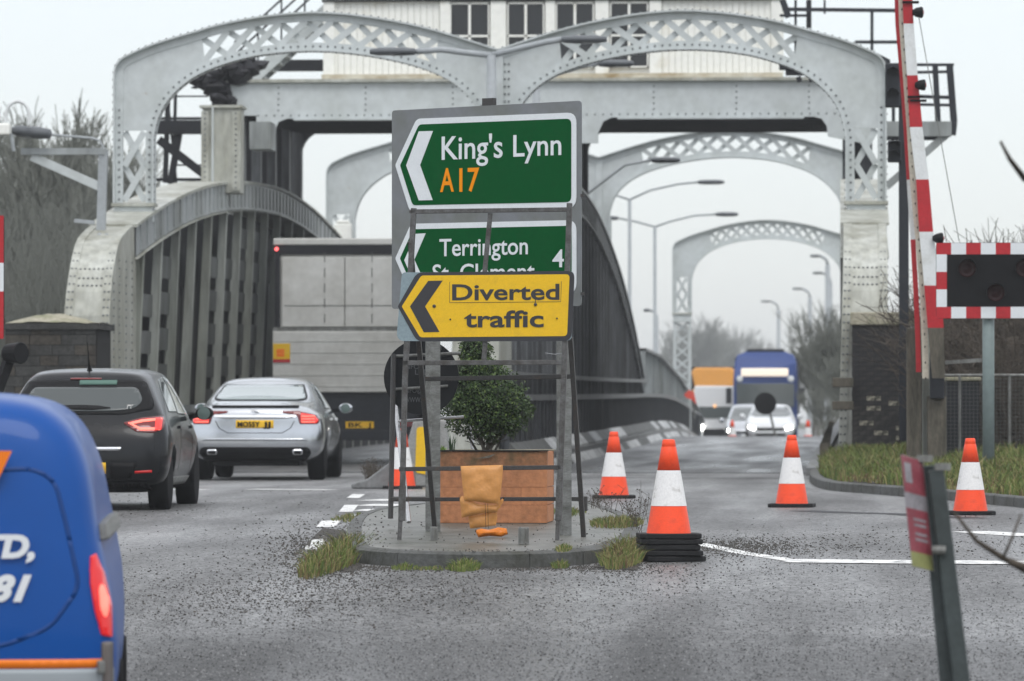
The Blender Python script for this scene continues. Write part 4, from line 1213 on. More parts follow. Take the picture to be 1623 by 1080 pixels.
fb(776, 338, 767, 432, .036, .02, -.028, nm="centre_bar"); fb(768, 540, 765.5, 572, .036, .02, -.028, nm="centre_bar")
# rear legs of the folding frame, leaning back
def fb3(p0, Ya, p1, Yb, w=.038, m='frame_dark', nm="rear_leg"):
    inv = FD.inverted(); a = inv @ at(*p0, Ya); b = inv @ at(*p1, Yb); g = MB(); g.bar(a, b, w, w*.8, (0, 0, 1)); return g.build(nm, M[m], td, bevel=.003, seg=1)
fb3((650, 383), 39.99, (689, 836), 40.9); fb3((904, 535), 40.1, (925, 851), 40.5)
fb3((674, 601), 40.4, (906, 597), 40.3, .036, nm="rear_cross_bar"); fb3((618, 792), 41.0, (930, 791), 41.0, .032, nm="rear_cross_bar")
fb3((926, 787), 40.8, (926, 810), 40.8, .05, nm="hinge_plate")
g = MB()
a, b = at(864, 560, 40.4), at(911, 558, 40.4); inv = FD.inverted(); g.tube([inv @ a, inv @ at(880, 562, 40.4), inv @ b], .004, 5); g.build("tie_wire", M['silver'], td)

# ------------------------------------------------------------------ round black sign lying back against a tubular frame
RP = at(668, 598, 42.6)
tr_ = thing("round_sign", "black round board with faint pale lettering, leaning on tubing behind the left post", "sign", tuple(RP))
rad = 60 * 42.6 / FPX
g = MB(); g.lathe([(rad, -.01), (rad, .01)], 48, (0, 0, 0), 'Y'); disc = g.build("disc", mat("black_board", (.006, .007, .009), .4, noise=.2, nscale=5), tr_)
Mx = Matrix(((1, 0, 0, 0), (0, 0, -1, -.013), (0, 1, 0, 0), (0, 0, 0, 1)))
fl = mat("faded_grey_letters", (.12, .125, .13), .6)
kx = 42.6 / FPX
for (s, x0, x1, yt, yb) in (("INFO", -28, -4, 20, 13), ("COM", 14, 32, 50, 43), ("WWW.", -27, 0, -32, -40), ("INFO@", -28, 2, -18, -25), ("LTD", -10, 12, 12, 4)):
    fit_text(s, x0*kx, x1*kx, yb*kx, yt*kx, fl, disc, Mx, bold=.0, ext=.0005)
def rb(p0, Ya, p1, Yb, r, m, nm):
    g = MB(); g.tube([at(*p0, Ya) - RP, at(*p1, Yb) - RP], r, 8); g.build(nm, M[m], tr_)
rb((624, 562), 42.5, (619, 822), 42.3, .022, 'frame_dark', "frame_leg")
rb((627, 565), 42.55, (730, 560), 42.55, .014, 'galv', "frame_bar"); rb((627, 617), 42.55, (710, 612), 42.55, .012, 'galv', "frame_bar")
rb((625, 625), 42.9, (648, 828), 42.2, .020, 'silver', "tube_leg"); rb((631, 668), 42.7, (735, 661), 42.7, .012, 'silver', "tube_bar")
rb((738, 640), 44.9, (750, 714), 44.9, .018, 'silver', "tube_leg"); rb((622, 790), 42.3, (690, 790), 42.3, .014, 'frame_dark', "frame_bar")

# ------------------------------------------------------------------ block planter with clipped bush
PB = at(781, 843, 43.6); PB.z = zg(43.6) + KH
tpn = thing("block_planter", "square terracotta-coloured block planter with stained lower corner under the signs", "planter", tuple(PB))
s_ = 43.6 / FPX
hw = 86.5 * s_; H = PB.z; top = at(781, 716, 43.6).z - PB.z
rows = [0, .15, .36, .57, .78, 1.0]
rr = random.Random(5)
nrow = 4
for r_ in range(nrow):
    z0, z1 = top*r_/nrow, top*(r_+1)/nrow
    offs = [-1, .52, 1] if r_ % 2 else [-1, -.30, 1]
    for a, b in zip(offs[:-1], offs[1:]):
        stained = (a < -.5) or r_ == nrow-1
        g = MB(); y = rr.uniform(-.003, .003)
        g.box((a*hw + .0015, -.0 + y*.5, z0 + .0015), (b*hw - .0015, .12, z1 - .0015))
        g.build("block", M['terracotta2'] if (stained and r_ == nrow-1) else M['terracotta'], tpn, bevel=.0015, seg=1)
    for sx in (-1, 1):
        for k in range(3):
            g = MB(); g.box((sx*hw - (0 if sx > 0 else 0), .125 + k*.27, z0 + .003), (sx*hw - sx*.1, .125 + (k+1)*.27 - .006, z1 - .003))
            g.build("block", M['terracotta2'] if sx < 0 else M['terracotta'], tpn, bevel=.0015, seg=1)
    g = MB(); g.box((-hw, .94, z0+.003), (hw, 1.04, z1-.003)); g.build("block", M['terracotta2'], tpn)
g = MB(); g.box((-hw + .01, .005, 0), (hw - .01, .10, top - .006)); g.build("mortar", M['joint'], tpn)
g = MB(); g.box((-hw + .1, .1, top - .12), (hw - .1, .95, top - .03)); g.build("planter_soil", M['soil'], tpn)
for (a, b, c, d) in ((-1, 1, -.015, .12), (-1, 1, .92, 1.05)):
    g = MB(); g.box((a*hw - .008, c, top), (b*hw + .008, d, top + .012)); g.build("rim_slab", M['mortar'] if c < 0 else M['stone'], tpn, bevel=.004, seg=1)
g = MB(); g.add([(-.3*hw, -.012, top*.90), (.0*hw, -.014, top*.96), (.06*hw, -.012, top*.97), (-.06*hw, -.03, top*.91)], [(0, 1, 2, 3)]); g.build("peeling_flake", M['wood'], tpn)

leafm = [mat("bush_leaf_dark", (.022, .045, .012), .45, spec=.35), mat("bush_leaf_mid", (.045, .085, .02), .45, spec=.35), mat("bush_leaf_light", (.10, .15, .035), .5, spec=.3)]
def leaf(g, c, n, L, W, roll):
    n = n.normalized(); u = n.orthogonal().normalized(); u = Quaternion(n, roll) @ u; w = n.cross(u)
    t = (u*.8 + n*.6).normalized()
    g.add([c, c + t*L*.5 + w*W, c + t*L, c + t*L*.5 - w*W], [(0, 1, 2, 3)])
bush = thing("clipped_bush", "dark green two-tiered clipped bush growing in the block planter", "shrub", (PB.x, PB.y + .5, PB.z + top - .05))
rr = random.Random(11)
g = MB()
def BL(px, py): v = at(px, py, 44.0); return Vector((v.x - PB.x, 0, v.z - (PB.z + top - .05)))
mats = []
tiers = [(BL(767, 640), .36, .31, 8200), (BL(757, 590), .23, .14, 2200), (BL(752, 556), .14, .12, 1300), (BL(803, 650), .21, .22, 2000), (BL(728, 628), .19, .18, 1600)]
for (c, rx, rz, cnt) in tiers:
    for i in range(cnt):
        v = Vector((rr.gauss(0, 1), rr.gauss(0, 1), rr.gauss(0, 1))).normalized()
        bumpy = 1 + .09*math.sin(v.x*9 + v.z*7) + .06*math.sin(v.z*17 + v.y*5)
        r = (1 - abs(rr.gauss(0, .13))) * bumpy
        p = c + Vector((v.x*rx*r, v.y*rx*r, v.z*rz*r))
        if rr.random() < .12 and v.z < -.2: continue
        h = rr.random(); g.cur = 0 if h < .45 else (1 if h < .85 else 2)
        n = (v + Vector((rr.uniform(-.7, .7), rr.uniform(-.7, .7), rr.uniform(-.3, .9)))).normalized()
        leaf(g, p, n, rr.uniform(.02, .034), rr.uniform(.006, .010), rr.uniform(0, 6.3))
g.cur = 0
for i in range(120):                                  # shoots breaking the outline
    c, rx, rz, _ = tiers[rr.choice((0, 0, 1, 2, 3))]
    v = Vector((rr.gauss(0, 1), rr.gauss(0, .6), abs(rr.gauss(0, 1)) * .8)).normalized()
    for k in range(5):
        p = c + Vector((v.x*rx, v.y*rx, v.z*rz)) * (1.0 + k*.035); g.cur = rr.choice((1, 1, 2))
        leaf(g, p, v + Vector((rr.uniform(-1, 1), rr.uniform(-1, 1), .5)), .026, .008, rr.uniform(0, 6))
g.build("foliage", leafm, bush, recalc=False)
inner_m = mat("bush_inner_twigs", (.012, .018, .008), .9)
g = MB()
for (c, rx, rz, cnt) in tiers[:3]:
    for k in range(3): g.ico(c + Vector((rr.uniform(-.05, .05), 0, rr.uniform(-.04, .04))), rx*.78*2/2, .1, (1, 1, rz/rx))
g.build("inner_twigs", inner_m, bush)
g = MB()
for k in range(9):
    a = rr.uniform(-.5, .5); b0 = BL(770, 712) + Vector((rr.uniform(-.05, .05), rr.uniform(-.05, .05), -.1))
    e = BL(770 + a*110, 660 + rr.uniform(-10, 12))
    g.tube([b0, b0.lerp(e, .5) + Vector((rr.uniform(-.03, .03), 0, .02)), e], [.014, .010, .006], 6)
for k in range(40):
    e = BL(rr.uniform(735, 815), rr.uniform(672, 700)); b0 = BL(rr.uniform(755, 790), 706)
    g.tube([b0, b0.lerp(e, .6) + Vector((rr.uniform(-.02, .02), rr.uniform(-.1, .1), 0)), e], .0025, 3)
g.build("stems", M['wood'], bush)
# spiky leaves and a little seedling
sp = tag(MB().build("x", M['mortar']), "", ""); bpy.data.objects.remove(sp)
def blades(cx_, n, spread, h, w, m, rr, lean=.5, dens=None):
    g = MB()
    for i in range(n):
        a = rr.uniform(0, 6.3); r0 = rr.random()**.6 * spread * .5
        b = Vector((cx_[0] + math.cos(a)*r0, cx_[1] + math.sin(a)*r0, cx_[2]))
        hh = h*rr.uniform(.45, 1.1); l = Vector((math.cos(a), math.sin(a), 0)) * hh * lean * rr.uniform(.2, 1.2)
        sd = Vector((-math.sin(a + rr.uniform(-1, 1)), math.cos(a), 0)) * w
        m1 = b + l*.35 + Vector((0, 0, hh*.6)); t = b + l + Vector((0, 0, hh*rr.uniform(.75, 1)))
        g.cur = rr.randrange(len(m)) if len(m) > 1 else 0
        g.add([b - sd, b + sd, m1 + sd*.7, m1 - sd*.7, t], [(0, 1, 2, 3), (3, 2, 4)])
    return g
spike = [mat("spiky_leaf", (.03, .06, .03), .5), mat("spiky_leaf_pale", (.06, .10, .05), .5)]
v = BL(712, 712)
g = blades((0, 0, 0), 34, .06, .17, .005, spike, rr, .35); ob = g.build("spiky_plant", spike, recalc=False)
c_ = at(716, 715, 43.75); ob.location = c_; tag(ob, "small spiky-leaved plant at the planter's left front corner", "plant")
lg = [mat("pale_seedling", (.16, .26, .05), .5)]
g = blades((0, 0, 0), 22, .05, .06, .008, lg, rr, .9); ob = g.build("seedling", lg, recalc=False); ob.location = at(702, 716, 43.7); tag(ob, "tiny pale green seedling on the rim of the planter", "plant")

# orange wrapped sandbag hung on the frame bars, and the bag on the ground
def cloth(pxs, Y, th, name, m, parent, org, folds=.012, seed=1):
    """a bulging pillow from a photograph outline"""
    rr = random.Random(seed); P = [at(*p, Y) for p in pxs]; poly = [(p.x, p.z) for p in P]
    xs = [p[0] for p in poly]; zs = [p[1] for p in poly]
    extra = [Vector((x, z)) for x in [min(xs) + (max(xs)-min(xs))*i/14 for i in range(15)] for z in [min(zs) + (max(zs)-min(zs))*j/14 for j in range(15)]]
    # dense outline
    fine = []
    for a, b in zip(poly, poly[1:] + poly[:1]):
        for k in range(4): fine.append((a[0]+(b[0]-a[0])*k/4, a[1]+(b[1]-a[1])*k/4))
    res = delaunay_2d_cdt([Vector(p) for p in fine] + extra, [], [list(range(len(fine)))], 1, 1e-6)
    vs = []; nf = len(fine)
    def dist(p):
        d = 9
        for a, b in zip(fine, fine[1:] + fine[:1]):
            a, b = Vector(a), Vector(b); t = max(0, min(1, (p-a).dot(b-a)/max((b-a).length_squared, 1e-9))); d = min(d, (p - a.lerp(b, t)).length)
        return d
    g = MB(); F_ = []; B_ = []
    for p in res[0]:
        d = dist(p); h = th * (1 - math.exp(-d/.014)) + folds*math.sin(p.x*38 + p.y*24) * min(1, d/.02) + folds*.7*math.sin(p.y*60 - p.x*33) * min(1, d/.02)
        F_.append((p.x - org[0], Y - h - org[1], p.y - org[2])); B_.append((p.x - org[0], Y + th*.5*(1 - math.exp(-d/.03)) - org[1], p.y - org[2]))
    n = len(F_)
    g.add(F_ + B_, [tuple(f) for f in res[2]] + [tuple(n + i for i in reversed(f)) for f in res[2]])
    return g.build(name, m, parent, smooth=True)
org = at(765, 790, 39.7)
tb = thing("hanging_sandbag", "folded orange sandbag draped over the two lower frame bars", "sandbag", tuple(org))
cloth([(730, 739), (745, 738.5), (768, 738), (797, 737), (797, 745), (795, 770), (792, 799), (775, 798), (752, 795), (736, 794), (733, 770)], 39.66, .028, "upper_bag", M['parcel'], tb, org, .003, 1)
cloth([(728, 788), (736, 786), (760, 800), (785, 800), (800, 787), (797, 797), (788, 812), (765, 814), (732, 821), (730, 803)], 39.70, .03, "folded_neck", M['parcel'], tb, org, .005, 2)
cloth([(742, 818), (765, 815), (788, 808), (788, 822), (786, 833), (765, 836), (745, 838)], 39.74, .02, "lower_flap", M['parcel'], tb, org, .004, 3)
g = MB()
for x in (769, 773): g.tube([at(x, 798, 39.62) - org, at(x + 1, 838, 39.62) - org], .002, 4)
g.build("tie_string", M['black'], tb)
ob = cloth([(753, 841), (762, 838), (775, 840), (790, 836), (803, 838), (805, 847), (795, 851), (775, 850), (758, 852)], 40.3, .05, "plastic_bag", M['bag'], None, (0, 0, 0), .012, 4)
tag(ob, "crumpled bright orange bag on the island paving in front of the planter", "bag")
# sawn-off post stumps
for (px, yt, yb, w, lab) in ((688, 835, 856, 12, "short grey concrete-filled post stump at the foot of the left sign post"), (830, 836, 862, 17, "short worn grey post stump right of the orange bag")):
    p = ground(px, yb, KH); s = p.y / FPX
    g = MB(); g.lathe([(w/2*s*1.03, 0), (w/2*s, .01), (w/2*s, (yb-yt)*s - .008), (w/2*s*.9, (yb-yt)*s)], 14); ob = g.build("post_stump", M['galv'], smooth=False); ob.location = p
    tag(ob, lab, "stump")

# ------------------------------------------------------------------ traffic cones
def cone_mesh(parent, stack=1, scale=1.0):
    b = MB()
    # feet slab with chamfered corners
    w, c = .235, .045
    octo = [(-w, -w+c), (-w+c, -w), (w-c, -w), (w, -w+c), (w, w-c), (w-c, w), (-w+c, w), (-w, w-c)]
    b.slab(octo, 0, .038); b.build("base", M['rubber'], parent, bevel=.006, seg=1)
    g = MB(); g.lathe([(.170, .038), (.1345, .246)], 28, caps=False); g.build("lower_body", M['cone'], parent, smooth=True)
    g = MB(); g.lathe([(.1375, .245), (.0900, .515)], 28, caps=False); g.build("reflective_sleeve", M['cone_white'], parent, smooth=True)
    g = MB(); g.lathe([(.088, .515), (.057, .690), (.052, .697), (.0545, .700), (.048, .742), (.040, .750), (.012, .75)], 28); g.build("upper_body", M['cone'], parent, smooth=True)
kc = []
def put_cone(px, py, label, group=None, rz=0, Y=None, tilt=0, z=None, sc=1.0):
    p = ground(px, py) if Y is None else Vector((at(px, py, Y).x, Y, zg(Y)))
    if z is not None: p.z = z
    if not kc:
        c = thing("traffic_cone", label, "cone", tuple(p), rz); cone_mesh(c); kc.append(c)
    else:
        c = dup(kc[0], tuple(p), (tilt, 0, rz), label)
        if 'group' in c: del c['group']
    c.scale = (sc, sc, sc)
    c['group'] = "orange and white traffic cones"
    return c
put_cone(973, 790, "orange and white traffic cone left of the stacked cone, behind the island's weeds", rz=.1)
put_cone(1255, 804, "orange and white traffic cone alone in the middle of the right-hand carriageway mouth", rz=-.08)
put_cone(1538, 816, "orange and white traffic cone at the kerb below the crossing signal post", rz=.05)
put_cone(1160, 0, "distant traffic cone in front of the white van's headlight at the crest", Y=176)
put_cone(1280, 0, "distant traffic cone right of the white oncoming car", Y=176)
# cone behind the sign frame at left
put_cone(637, 775, "traffic cone half hidden behind the left legs of the diversion frame", rz=.2)
# the stack: six bases under one cone
ps = ground(1060, 889)
top_z = ps.z + .0
for k in range(5):
    c = dup(kc[0], (ps.x + (.0, .008, -.006, .004, 0)[k], ps.y, ps.z + k*.043), (0, 0, .12 + (.25, .02, -.02, .03, .0)[k]),
            ["lowest base slab of the stacked cones, turned a little from the rest", "second cone from the ground in the stack of cones", "third cone from the ground in the stack of cones",
             "fourth cone from the ground in the stack of cones", "topmost scuffed cone of the stack beside the island's weeds"][k])
    c['group'] = "orange and white traffic cones"
    if k < 4:                                      # nested cones: only the base slab and skirt show
        for ch in [o for o in bpy.data.objects if o.parent == c and not o.name.startswith("base")]: bpy.data.objects.remove(ch)

# ------------------------------------------------------------------ bollard fallen behind the island
pb = ground(668, 772)
tbo = thing("lit_bollard", "grey plastic traffic bollard with yellow panel behind the sign frame", "bollard", tuple(pb))
g = MB(); g.prism([(-.26, 0, 0), (.30, 0, 0), (.34, 0, .5), (.30, 0, .85), (-.10, 0, .85), (-.20, 0, .5)], (0, .25, 0)); g.build("shell", mat("bollard_grey", (.30, .30, .29), .5, noise=.2, nscale=5), tbo, bevel=.03, seg=3)
g = MB(); g.prism([(p[0], -.012, p[1]) for p in round_poly([(-.08, .18), (.16, .14), (.17, .76), (-.06, .76)], .05)], (0, .02, 0)); g.build("yellow_panel", M['sign_yellow'], tbo)
pr = ground(610, 775)
g = MB(); g.prism([(-.42, 0, 0), (.35, 0, 0), (.34, 0, .28), (.22, 0, .40), (.08, 0, .34), (-.06, 0, .24), (-.22, 0, .12), (-.42, 0, .06)], (0, .5, 0))
ob = g.build("broken_bollard_base", M['kerb_light'], bevel=.02); ob.location = pr; tag(ob, "broken grey bollard base beside the dead weeds behind the island", "bollard base")

# ------------------------------------------------------------------ level-crossing style signal, right
def wigwag(P, label, w, h, post=True, flip=0):
    t = thing("wig_wag_signal", label, "traffic signal", tuple(P))
    g = MB(); g.prism([(p[0], 0, p[1]) for p in round_poly([(0, -h), (w, -h), (w, 0), (0, 0)], .04)], (0, .03, 0)); bd = g.build("backboard", M['black'], t)
    bw_ = w * 27/188 * .95; bh = h * 18.5/120; bs = w * 17/188
    n = 8; sx = (w - .008) / n
    for k in range(n):
        for (za, zb_) in ((-.004, -bh), (-h + bh, -h + .004)):
            g = MB(); g.box((.004 + k*sx, -.004, za), (.004 + (k+1)*sx, 0.0, zb_)); g.build("border_block", M['red'] if (k + flip) % 2 == 0 else M['sign_white'], t)
    ns = 3; sz = (h - 2*bh)/ns
    for k in range(ns):
        for (xa, xb) in ((.004, bs), (w - bs, w - .004)):
            g = MB(); g.box((xa, -.004, -bh - k*sz), (xb, 0, -bh - (k+1)*sz)); g.build("border_block", M['sign_white'] if (k + flip) % 2 == 0 else M['red'], t)
    for (fx, fz) in ((.26, .34), (.74, .34), (.50, .66)):
        c = (w*fx, 0, -h*fz); r = .105
        g = MB(); g.lathe([(r, 0), (r, -.05), (r*.9, -.05), (r*.82, -.015), (r*.5, -.03), (.001, -.04)], 24, c, 'Y', caps=False)
        ln = g.build("lamp_lens", mat("unlit_red_lens", (.035, .006, .006), .25), t, smooth=True)
        g = MB(); rr_ = r*1.08; vs = []; fs = []
        for k in range(13):
            a = math.pi*(-.08 + 1.16*k/12)
            for (d, rr2) in ((0, rr_), (-.20, rr_*1.02)): vs.append((c[0] + rr2*math.cos(a), d, c[2] + rr2*math.sin(a)))
        for k in range(12): fs.append((2*k, 2*k+1, 2*k+3, 2*k+2))
        g.add(vs, fs); ob = g.build("lamp_hood", M['black'], t); so = ob.modifiers.new("s", 'SOLIDIFY'); so.thickness = .006
    if post:
        px_ = w*.44; g = MB(); g.lathe([(.072, -2.9), (.072, -.2)], 18, (px_, .12, 0)); g.build("post", M['pole_green'], t, smooth=True)
    return t
YW = 62.0; s = YW / FPX
wigwag(at(1483.5, 385, YW), "black crossing signal board with red and white border at the right edge, three unlit lamps", 188*s, 120*s)
YW2 = 60.0
t_ = wigwag(at(-178, 342, YW2), "red and white bordered crossing signal cut by the left edge of the photo", 188*YW2/FPX, 198*YW2/FPX*1.0, flip=1)
# small horn lamp at left
v = at(22, 560, 60); g = MB(); g.lathe([(.05, .12), (.11, .1), (.13, -.12), (.12, -.13)], 18, (0, 0, 0), 'Y')
g.bar((-.2, .1, -.5), (.05, .1, 0), .12, .08); ob = g.build("signal_lamp_head", M['black'], smooth=False); ob.location = v; ob.rotation_euler = (0, 0, .9); tag(ob, "small black signal lamp head above the blue van, low at the left edge", "lamp")

# ------------------------------------------------------------------ raised barrier boom
YB = 66.0; s = YB / FPX
a, b = at(1487, 600, YB), at(1436, -30, YB)
tbm = thing("barrier_boom", "raised red and white striped barrier boom leaning slightly left beside the portal", "barrier", tuple(a))
cuts = [(1487.5, 600), (1483, 520), (1478, 453), (1468, 368), (1462, 285), (1452, 202), (1446, 120), (1440, 38), (1437, -30)]
cols = ['wood', 'wood', 'red', 'white', 'red', 'white', 'red', 'white', 'red']
widths = [20, 25, 26, 22, 20, 20, 17, 16, 15]
for k in range(len(cuts) - 1):
    wa = widths[k]*s; A_, B_ = at(*cuts[k], YB) - a, at(*cuts[k+1], YB) - a
    g = MB(); wb = widths[k+1]*s
    u = Vector((1, 0, 0))
    vs = []
    for (p, w) in ((A_, wa), (B_, wb)):
        for (i, j) in ((-1, -1), (1, -1), (1, 1), (-1, 1)): vs.append(p + Vector((i*w/2, j*w*.28, 0)))
    g.add(vs, [(0,1,2,3), (7,6,5,4), (0,4,5,1), (1,5,6,2), (2,6,7,3), (3,7,4,0)])
    g.build("striped_section", M[cols[k+1]] if k else M['wood'], tbm)
# cream edge strip with holes, and the second board behind it
ed = [(1467, 600), (1466, 550), (1463, 470), (1456, 380), (1447, 285), (1442, 202), (1436, 120), (1430, 38), (1428, -30)]
cream = mat("cream_boom_edge", (.62, .56, .46), .5, noise=.15, nscale=5)
g = MB(); P = [at(*p, YB + .1) - a for p in ed]
for p, q_ in zip(P[:-1], P[1:]): g.bar(p, q_, 10*s, .03)
g.build("edge_board", cream, tbm)
ed2 = [(1456, 590), (1455, 540), (1452, 470), (1447, 380), (1441, 285), (1436, 202), (1430, 120), (1423, 38), (1421, -30)]
P = [at(*p, YB + .25) - a for p in ed2]
c2 = ['white', 'wood', 'red', 'red', 'red', 'red', 'white', 'red']
for k, (p, q_) in enumerate(zip(P[:-1], P[1:])):
    g = MB(); g.bar(p, q_, 8*s, .03); g.build("rear_board", M[('red', 'red', 'red', 'white', 'red', 'red', 'red', 'red')[k]], tbm)
g = MB()
for p, q_ in zip([at(x, y, YB + .05) for x, y in ed][:-1], [at(x, y, YB + .05) for x, y in ed][1:]):
    L_ = (q_ - p).length; n = max(1, int(L_/.14))
    for k in range(n): c = p.lerp(q_, k/n) - a; g.box((c.x - .006, c.y - .02, c.z - .015), (c.x + .008, c.y, c.z + .015))
g.build("bolt_row", M['black'], tbm, kind="stuff")
for (px, py) in ((1448, 20), (1452, 135), (1480, 378)):
    v = at(px + 4, py, YB - .1) - a; g = MB(); g.lathe([(.03, -.05), (.06, 0), (.075, .07), (.06, .09)], 14, tuple(v), 'X')
    lamp_ = g.build("boom_lamp", M['black'], tbm, smooth=True)
    g = MB(); g.lathe([(.05, .085), (.02, .10)], 14, tuple(v), 'X'); g.build("red_lens", mat("boom_lens", (.35, .02, .02), .2), lamp_)
g = MB(); g.tube([at(1455, 20, YB - .1) - a, at(1478, 150, YB - .1) - a, at(1520, 382, YB - .1) - a], .006, 5); g.build("lamp_cable", M['galv'], tbm)
for (px, py) in ((1444, 4), (1452, 154), (1456, 160)):
    v = at(px, py, YB) - a; g = MB(); g.box((v.x - .11, v.y - .08, v.z - .012), (v.x + .1, v.y + .08, v.z + .012)); g.build("band", M['black'], tbm)
# pivot post and counterweight
def cube_px(x0, y0, x1, y1, Y, d, name, m, par=None, org=(0, 0, 0), bevel=.01):
    p, q_ = at(x0, y1, Y), at(x1, y0, Y); g = MB(); g.box((p.x - org[0], Y - org[1], p.z - org[2]), (q_.x - org[0], Y + d - org[1], q_.z - org[2]))
    return g.build(name, M[m] if isinstance(m, str) else m, par, bevel=bevel, seg=1)
tpv = thing("barrier_pivot", "weathered pivot post and dark counterweight at the foot of the barrier boom", "barrier post", tuple(at(1480, 720, 66.5)))
o_ = tpv.location
cube_px(1437, 520, 1461, 760, 66.6, .2, "timber_post", 'wood', tpv, o_); cube_px(1462, 500, 1474, 760, 66.9, .1, "flange", 'rib', tpv, o_)
cube_px(1474, 556, 1497, 632, 66.4, .3, "counterweight", 'dark_steel', tpv, o_); cube_px(1470, 628, 1500, 760, 66.5, .3, "pedestal", 'wood', tpv, o_)
tcab = thing("equipment_cabinet", "black equipment cabinet with a white-streaked lid behind the mesh fence", "cabinet", tuple(at(1525, 720, 68)))
cube_px(1500, 604, 1552, 760, 68, .6, "case", 'shade', tcab, tcab.location); cube_px(1498, 598, 1555, 604, 67.95, .7, "lid", 'stone', tcab, tcab.location)
# tall black signal mast behind the portal leg
tm = thing("signal_mast", "tall black signal mast with hooded signal heads behind the barrier boom", "signal mast", tuple(at(1432, 490, 74)))
cube_px(1425, 40, 1440, 700, 74, .12, "mast", 'dark_steel', tm, tm.location)
def head(px, py, w, h, Y):
    p = at(px, py, Y) - tm.location; s = Y/FPX
    g = MB(); g.box((p.x - w/2*s, p.y, p.z - h/2*s), (p.x + w/2*s, p.y + .2, p.z + h/2*s)); hd_ = g.build("signal_head", M['dark_steel'], tm, bevel=.02)
    for k in (-1, 1):
        g = MB(); vs = []; fs = []; r = w*.42*s; c = (p.x, p.y, p.z + k*h*.24*s)
        for j in range(9):
            a_ = math.pi*j/8
            for d in (0, -.22): vs.append((c[0] + r*math.cos(a_), c[1] + d, c[2] + r*math.sin(a_)))
        for j in range(8): fs.append((2*j, 2*j+1, 2*j+3, 2*j+2))
        g.add(vs, fs); hh = g.build("hood", M['black'], hd_)
head(1415, 135, 24, 70, 73.8); head(1418, 240, 22, 34, 73.8)
g = MB(); p = at(1400, 95, 89) - tm.location; g.prism([(p.x - .11, p.y, p.z + .12), (p.x + .12, p.y, p.z), (p.x + .12, p.y, p.z - .16), (p.x - .05, p.y, p.z - .1)], (0, .2, 0)); g.build("camera_hood", M['dark_steel'], tm)

# ------------------------------------------------------------------ brick pier
YP = 79.0
xa, xb = at(1350, 600, YP).x, at(1436, 600, YP).x; ztop = at(1400, 516, YP).z
tpi = thing("brick_pier", "black tarred brick pier with pale coping under the right girder end", "pier", (xa, YP, 0))
g = MB(); g.box((.006, .012, -.1), (xb - xa - .006, 1.2, ztop)); g.build("core", M['mortar'], tpi)
bw_, bh = .225, .076; rows = int((ztop + .1)/bh); cnt = 0
meshes = {}
rr = random.Random(9)
for r_ in range(rows):
    z = -.1 + r_*bh; x = -(bw_/2 if r_ % 2 else 0)
    while x < xb - xa:
        x0, x1 = max(0, x + .004), min(xb - xa, x + bw_ - .004)
        if x1 - x0 > .03:
            fz = z / ztop
            m = 'brick' if fz > .52 else ('brick2' if rr.random() < .6 else 'brick')
            if .18 < fz < .50 and rr.random() < .06: m = 'brick3'
            if abs(z - .52) < .04: m = 'brick3' if rr.random() < .5 else 'brick2'
            key = (round(x1 - x0, 3), m)
            if key not in meshes:
                g = MB(); g.box((0, 0, 0), (x1 - x0, .1, bh - .008)); me = g.mesh("brick"); me.materials.append(M[m]); meshes[key] = me
            instance(meshes[key], "brick", tpi, (x0, -.0 + rr.uniform(-.006, .006), z + .004)); cnt += 1
        x += bw_
g = MB(); g.box((-.02, -.06, ztop + .004), (at(1452, 500, YP).x - xa, 1.2, at(1400, 495, YP).z)); g.build("coping_stone", M['stone'], tpi, bevel=.02)
tf = thing("timber_fender", "two stacked weathered timber fender blocks sticking out left of the brick pier", "fender", tuple(at(1335, 640, 78.6)))
cube_px(1319, 599, 1353, 614, 78.6, .4, "block", 'wood', tf, tf.location); cube_px(1319, 636, 1353, 650, 78.6, .4, "block", 'wood', tf, tf.location)
# left abutment wall
YA = 78.0; xa, xb = at(8, 560, YA).x, at(152, 560, YA).x; ztop = at(100, 517, YA).z
ta = thing("stone_abutment", "dark stone abutment wall with mossy domed top left of the grey girder", "abutment", (xa, YA, 0))
g = MB(); g.box((0, .03, -.2), (xb - xa, 1.6, ztop)); g.build("core", M['mortar'], ta)
rr = random.Random(21); z = -.1
stm = mat("dark_abutment_stone", (.055, .055, .052), .85, noise=.35, nscale=3, col2=(.03, .03, .028), bump=.5)
stm2 = mat("dark_abutment_stone_brown", (.07, .062, .05), .85, noise=.35, nscale=3, col2=(.035, .03, .025), bump=.5)
while z < ztop - .05:
    x = -rr.uniform(0, .3); h = .16
    while x < xb - xa:
        w = rr.uniform(.28, .5); x0, x1 = max(0, x), min(xb - xa, x + w - .012)
        if x1 - x0 > .05:
            g = MB(); g.box((x0, rr.uniform(0, .015), z), (x1, .1, min(ztop, z + h - .012))); g.build("stone", stm if rr.random() < .6 else stm2, ta)
        x += w
    z += h
g = MB()
nx_ = 16; vs = []; fs = []
for i in range(nx_ + 1):
    t = i/nx_; hgt = .16*math.sin(math.pi*min(1, max(0, (t*1.15))))**.6 if t < .87 else .02
    for j in range(5):
        u = j/4; vs.append(((xb - xa + .05)*t, -.05 + 1.7*u, ztop + .03 + hgt*math.sin(math.pi*(u*.9 + .05)) + rr.uniform(0, .02)))
for i in range(nx_):
    for j in range(4): a_ = i*5 + j; fs.append((a_, a_+5, a_+6, a_+1))
g.add(vs, fs); g.build("mossy_cap", M['stone'], ta, smooth=True)
g = MB(); g.box((-.04, -.04, ztop - .05), (xb - xa + .06, 1.62, ztop + .04)); g.build("cap_slab", stm, ta)

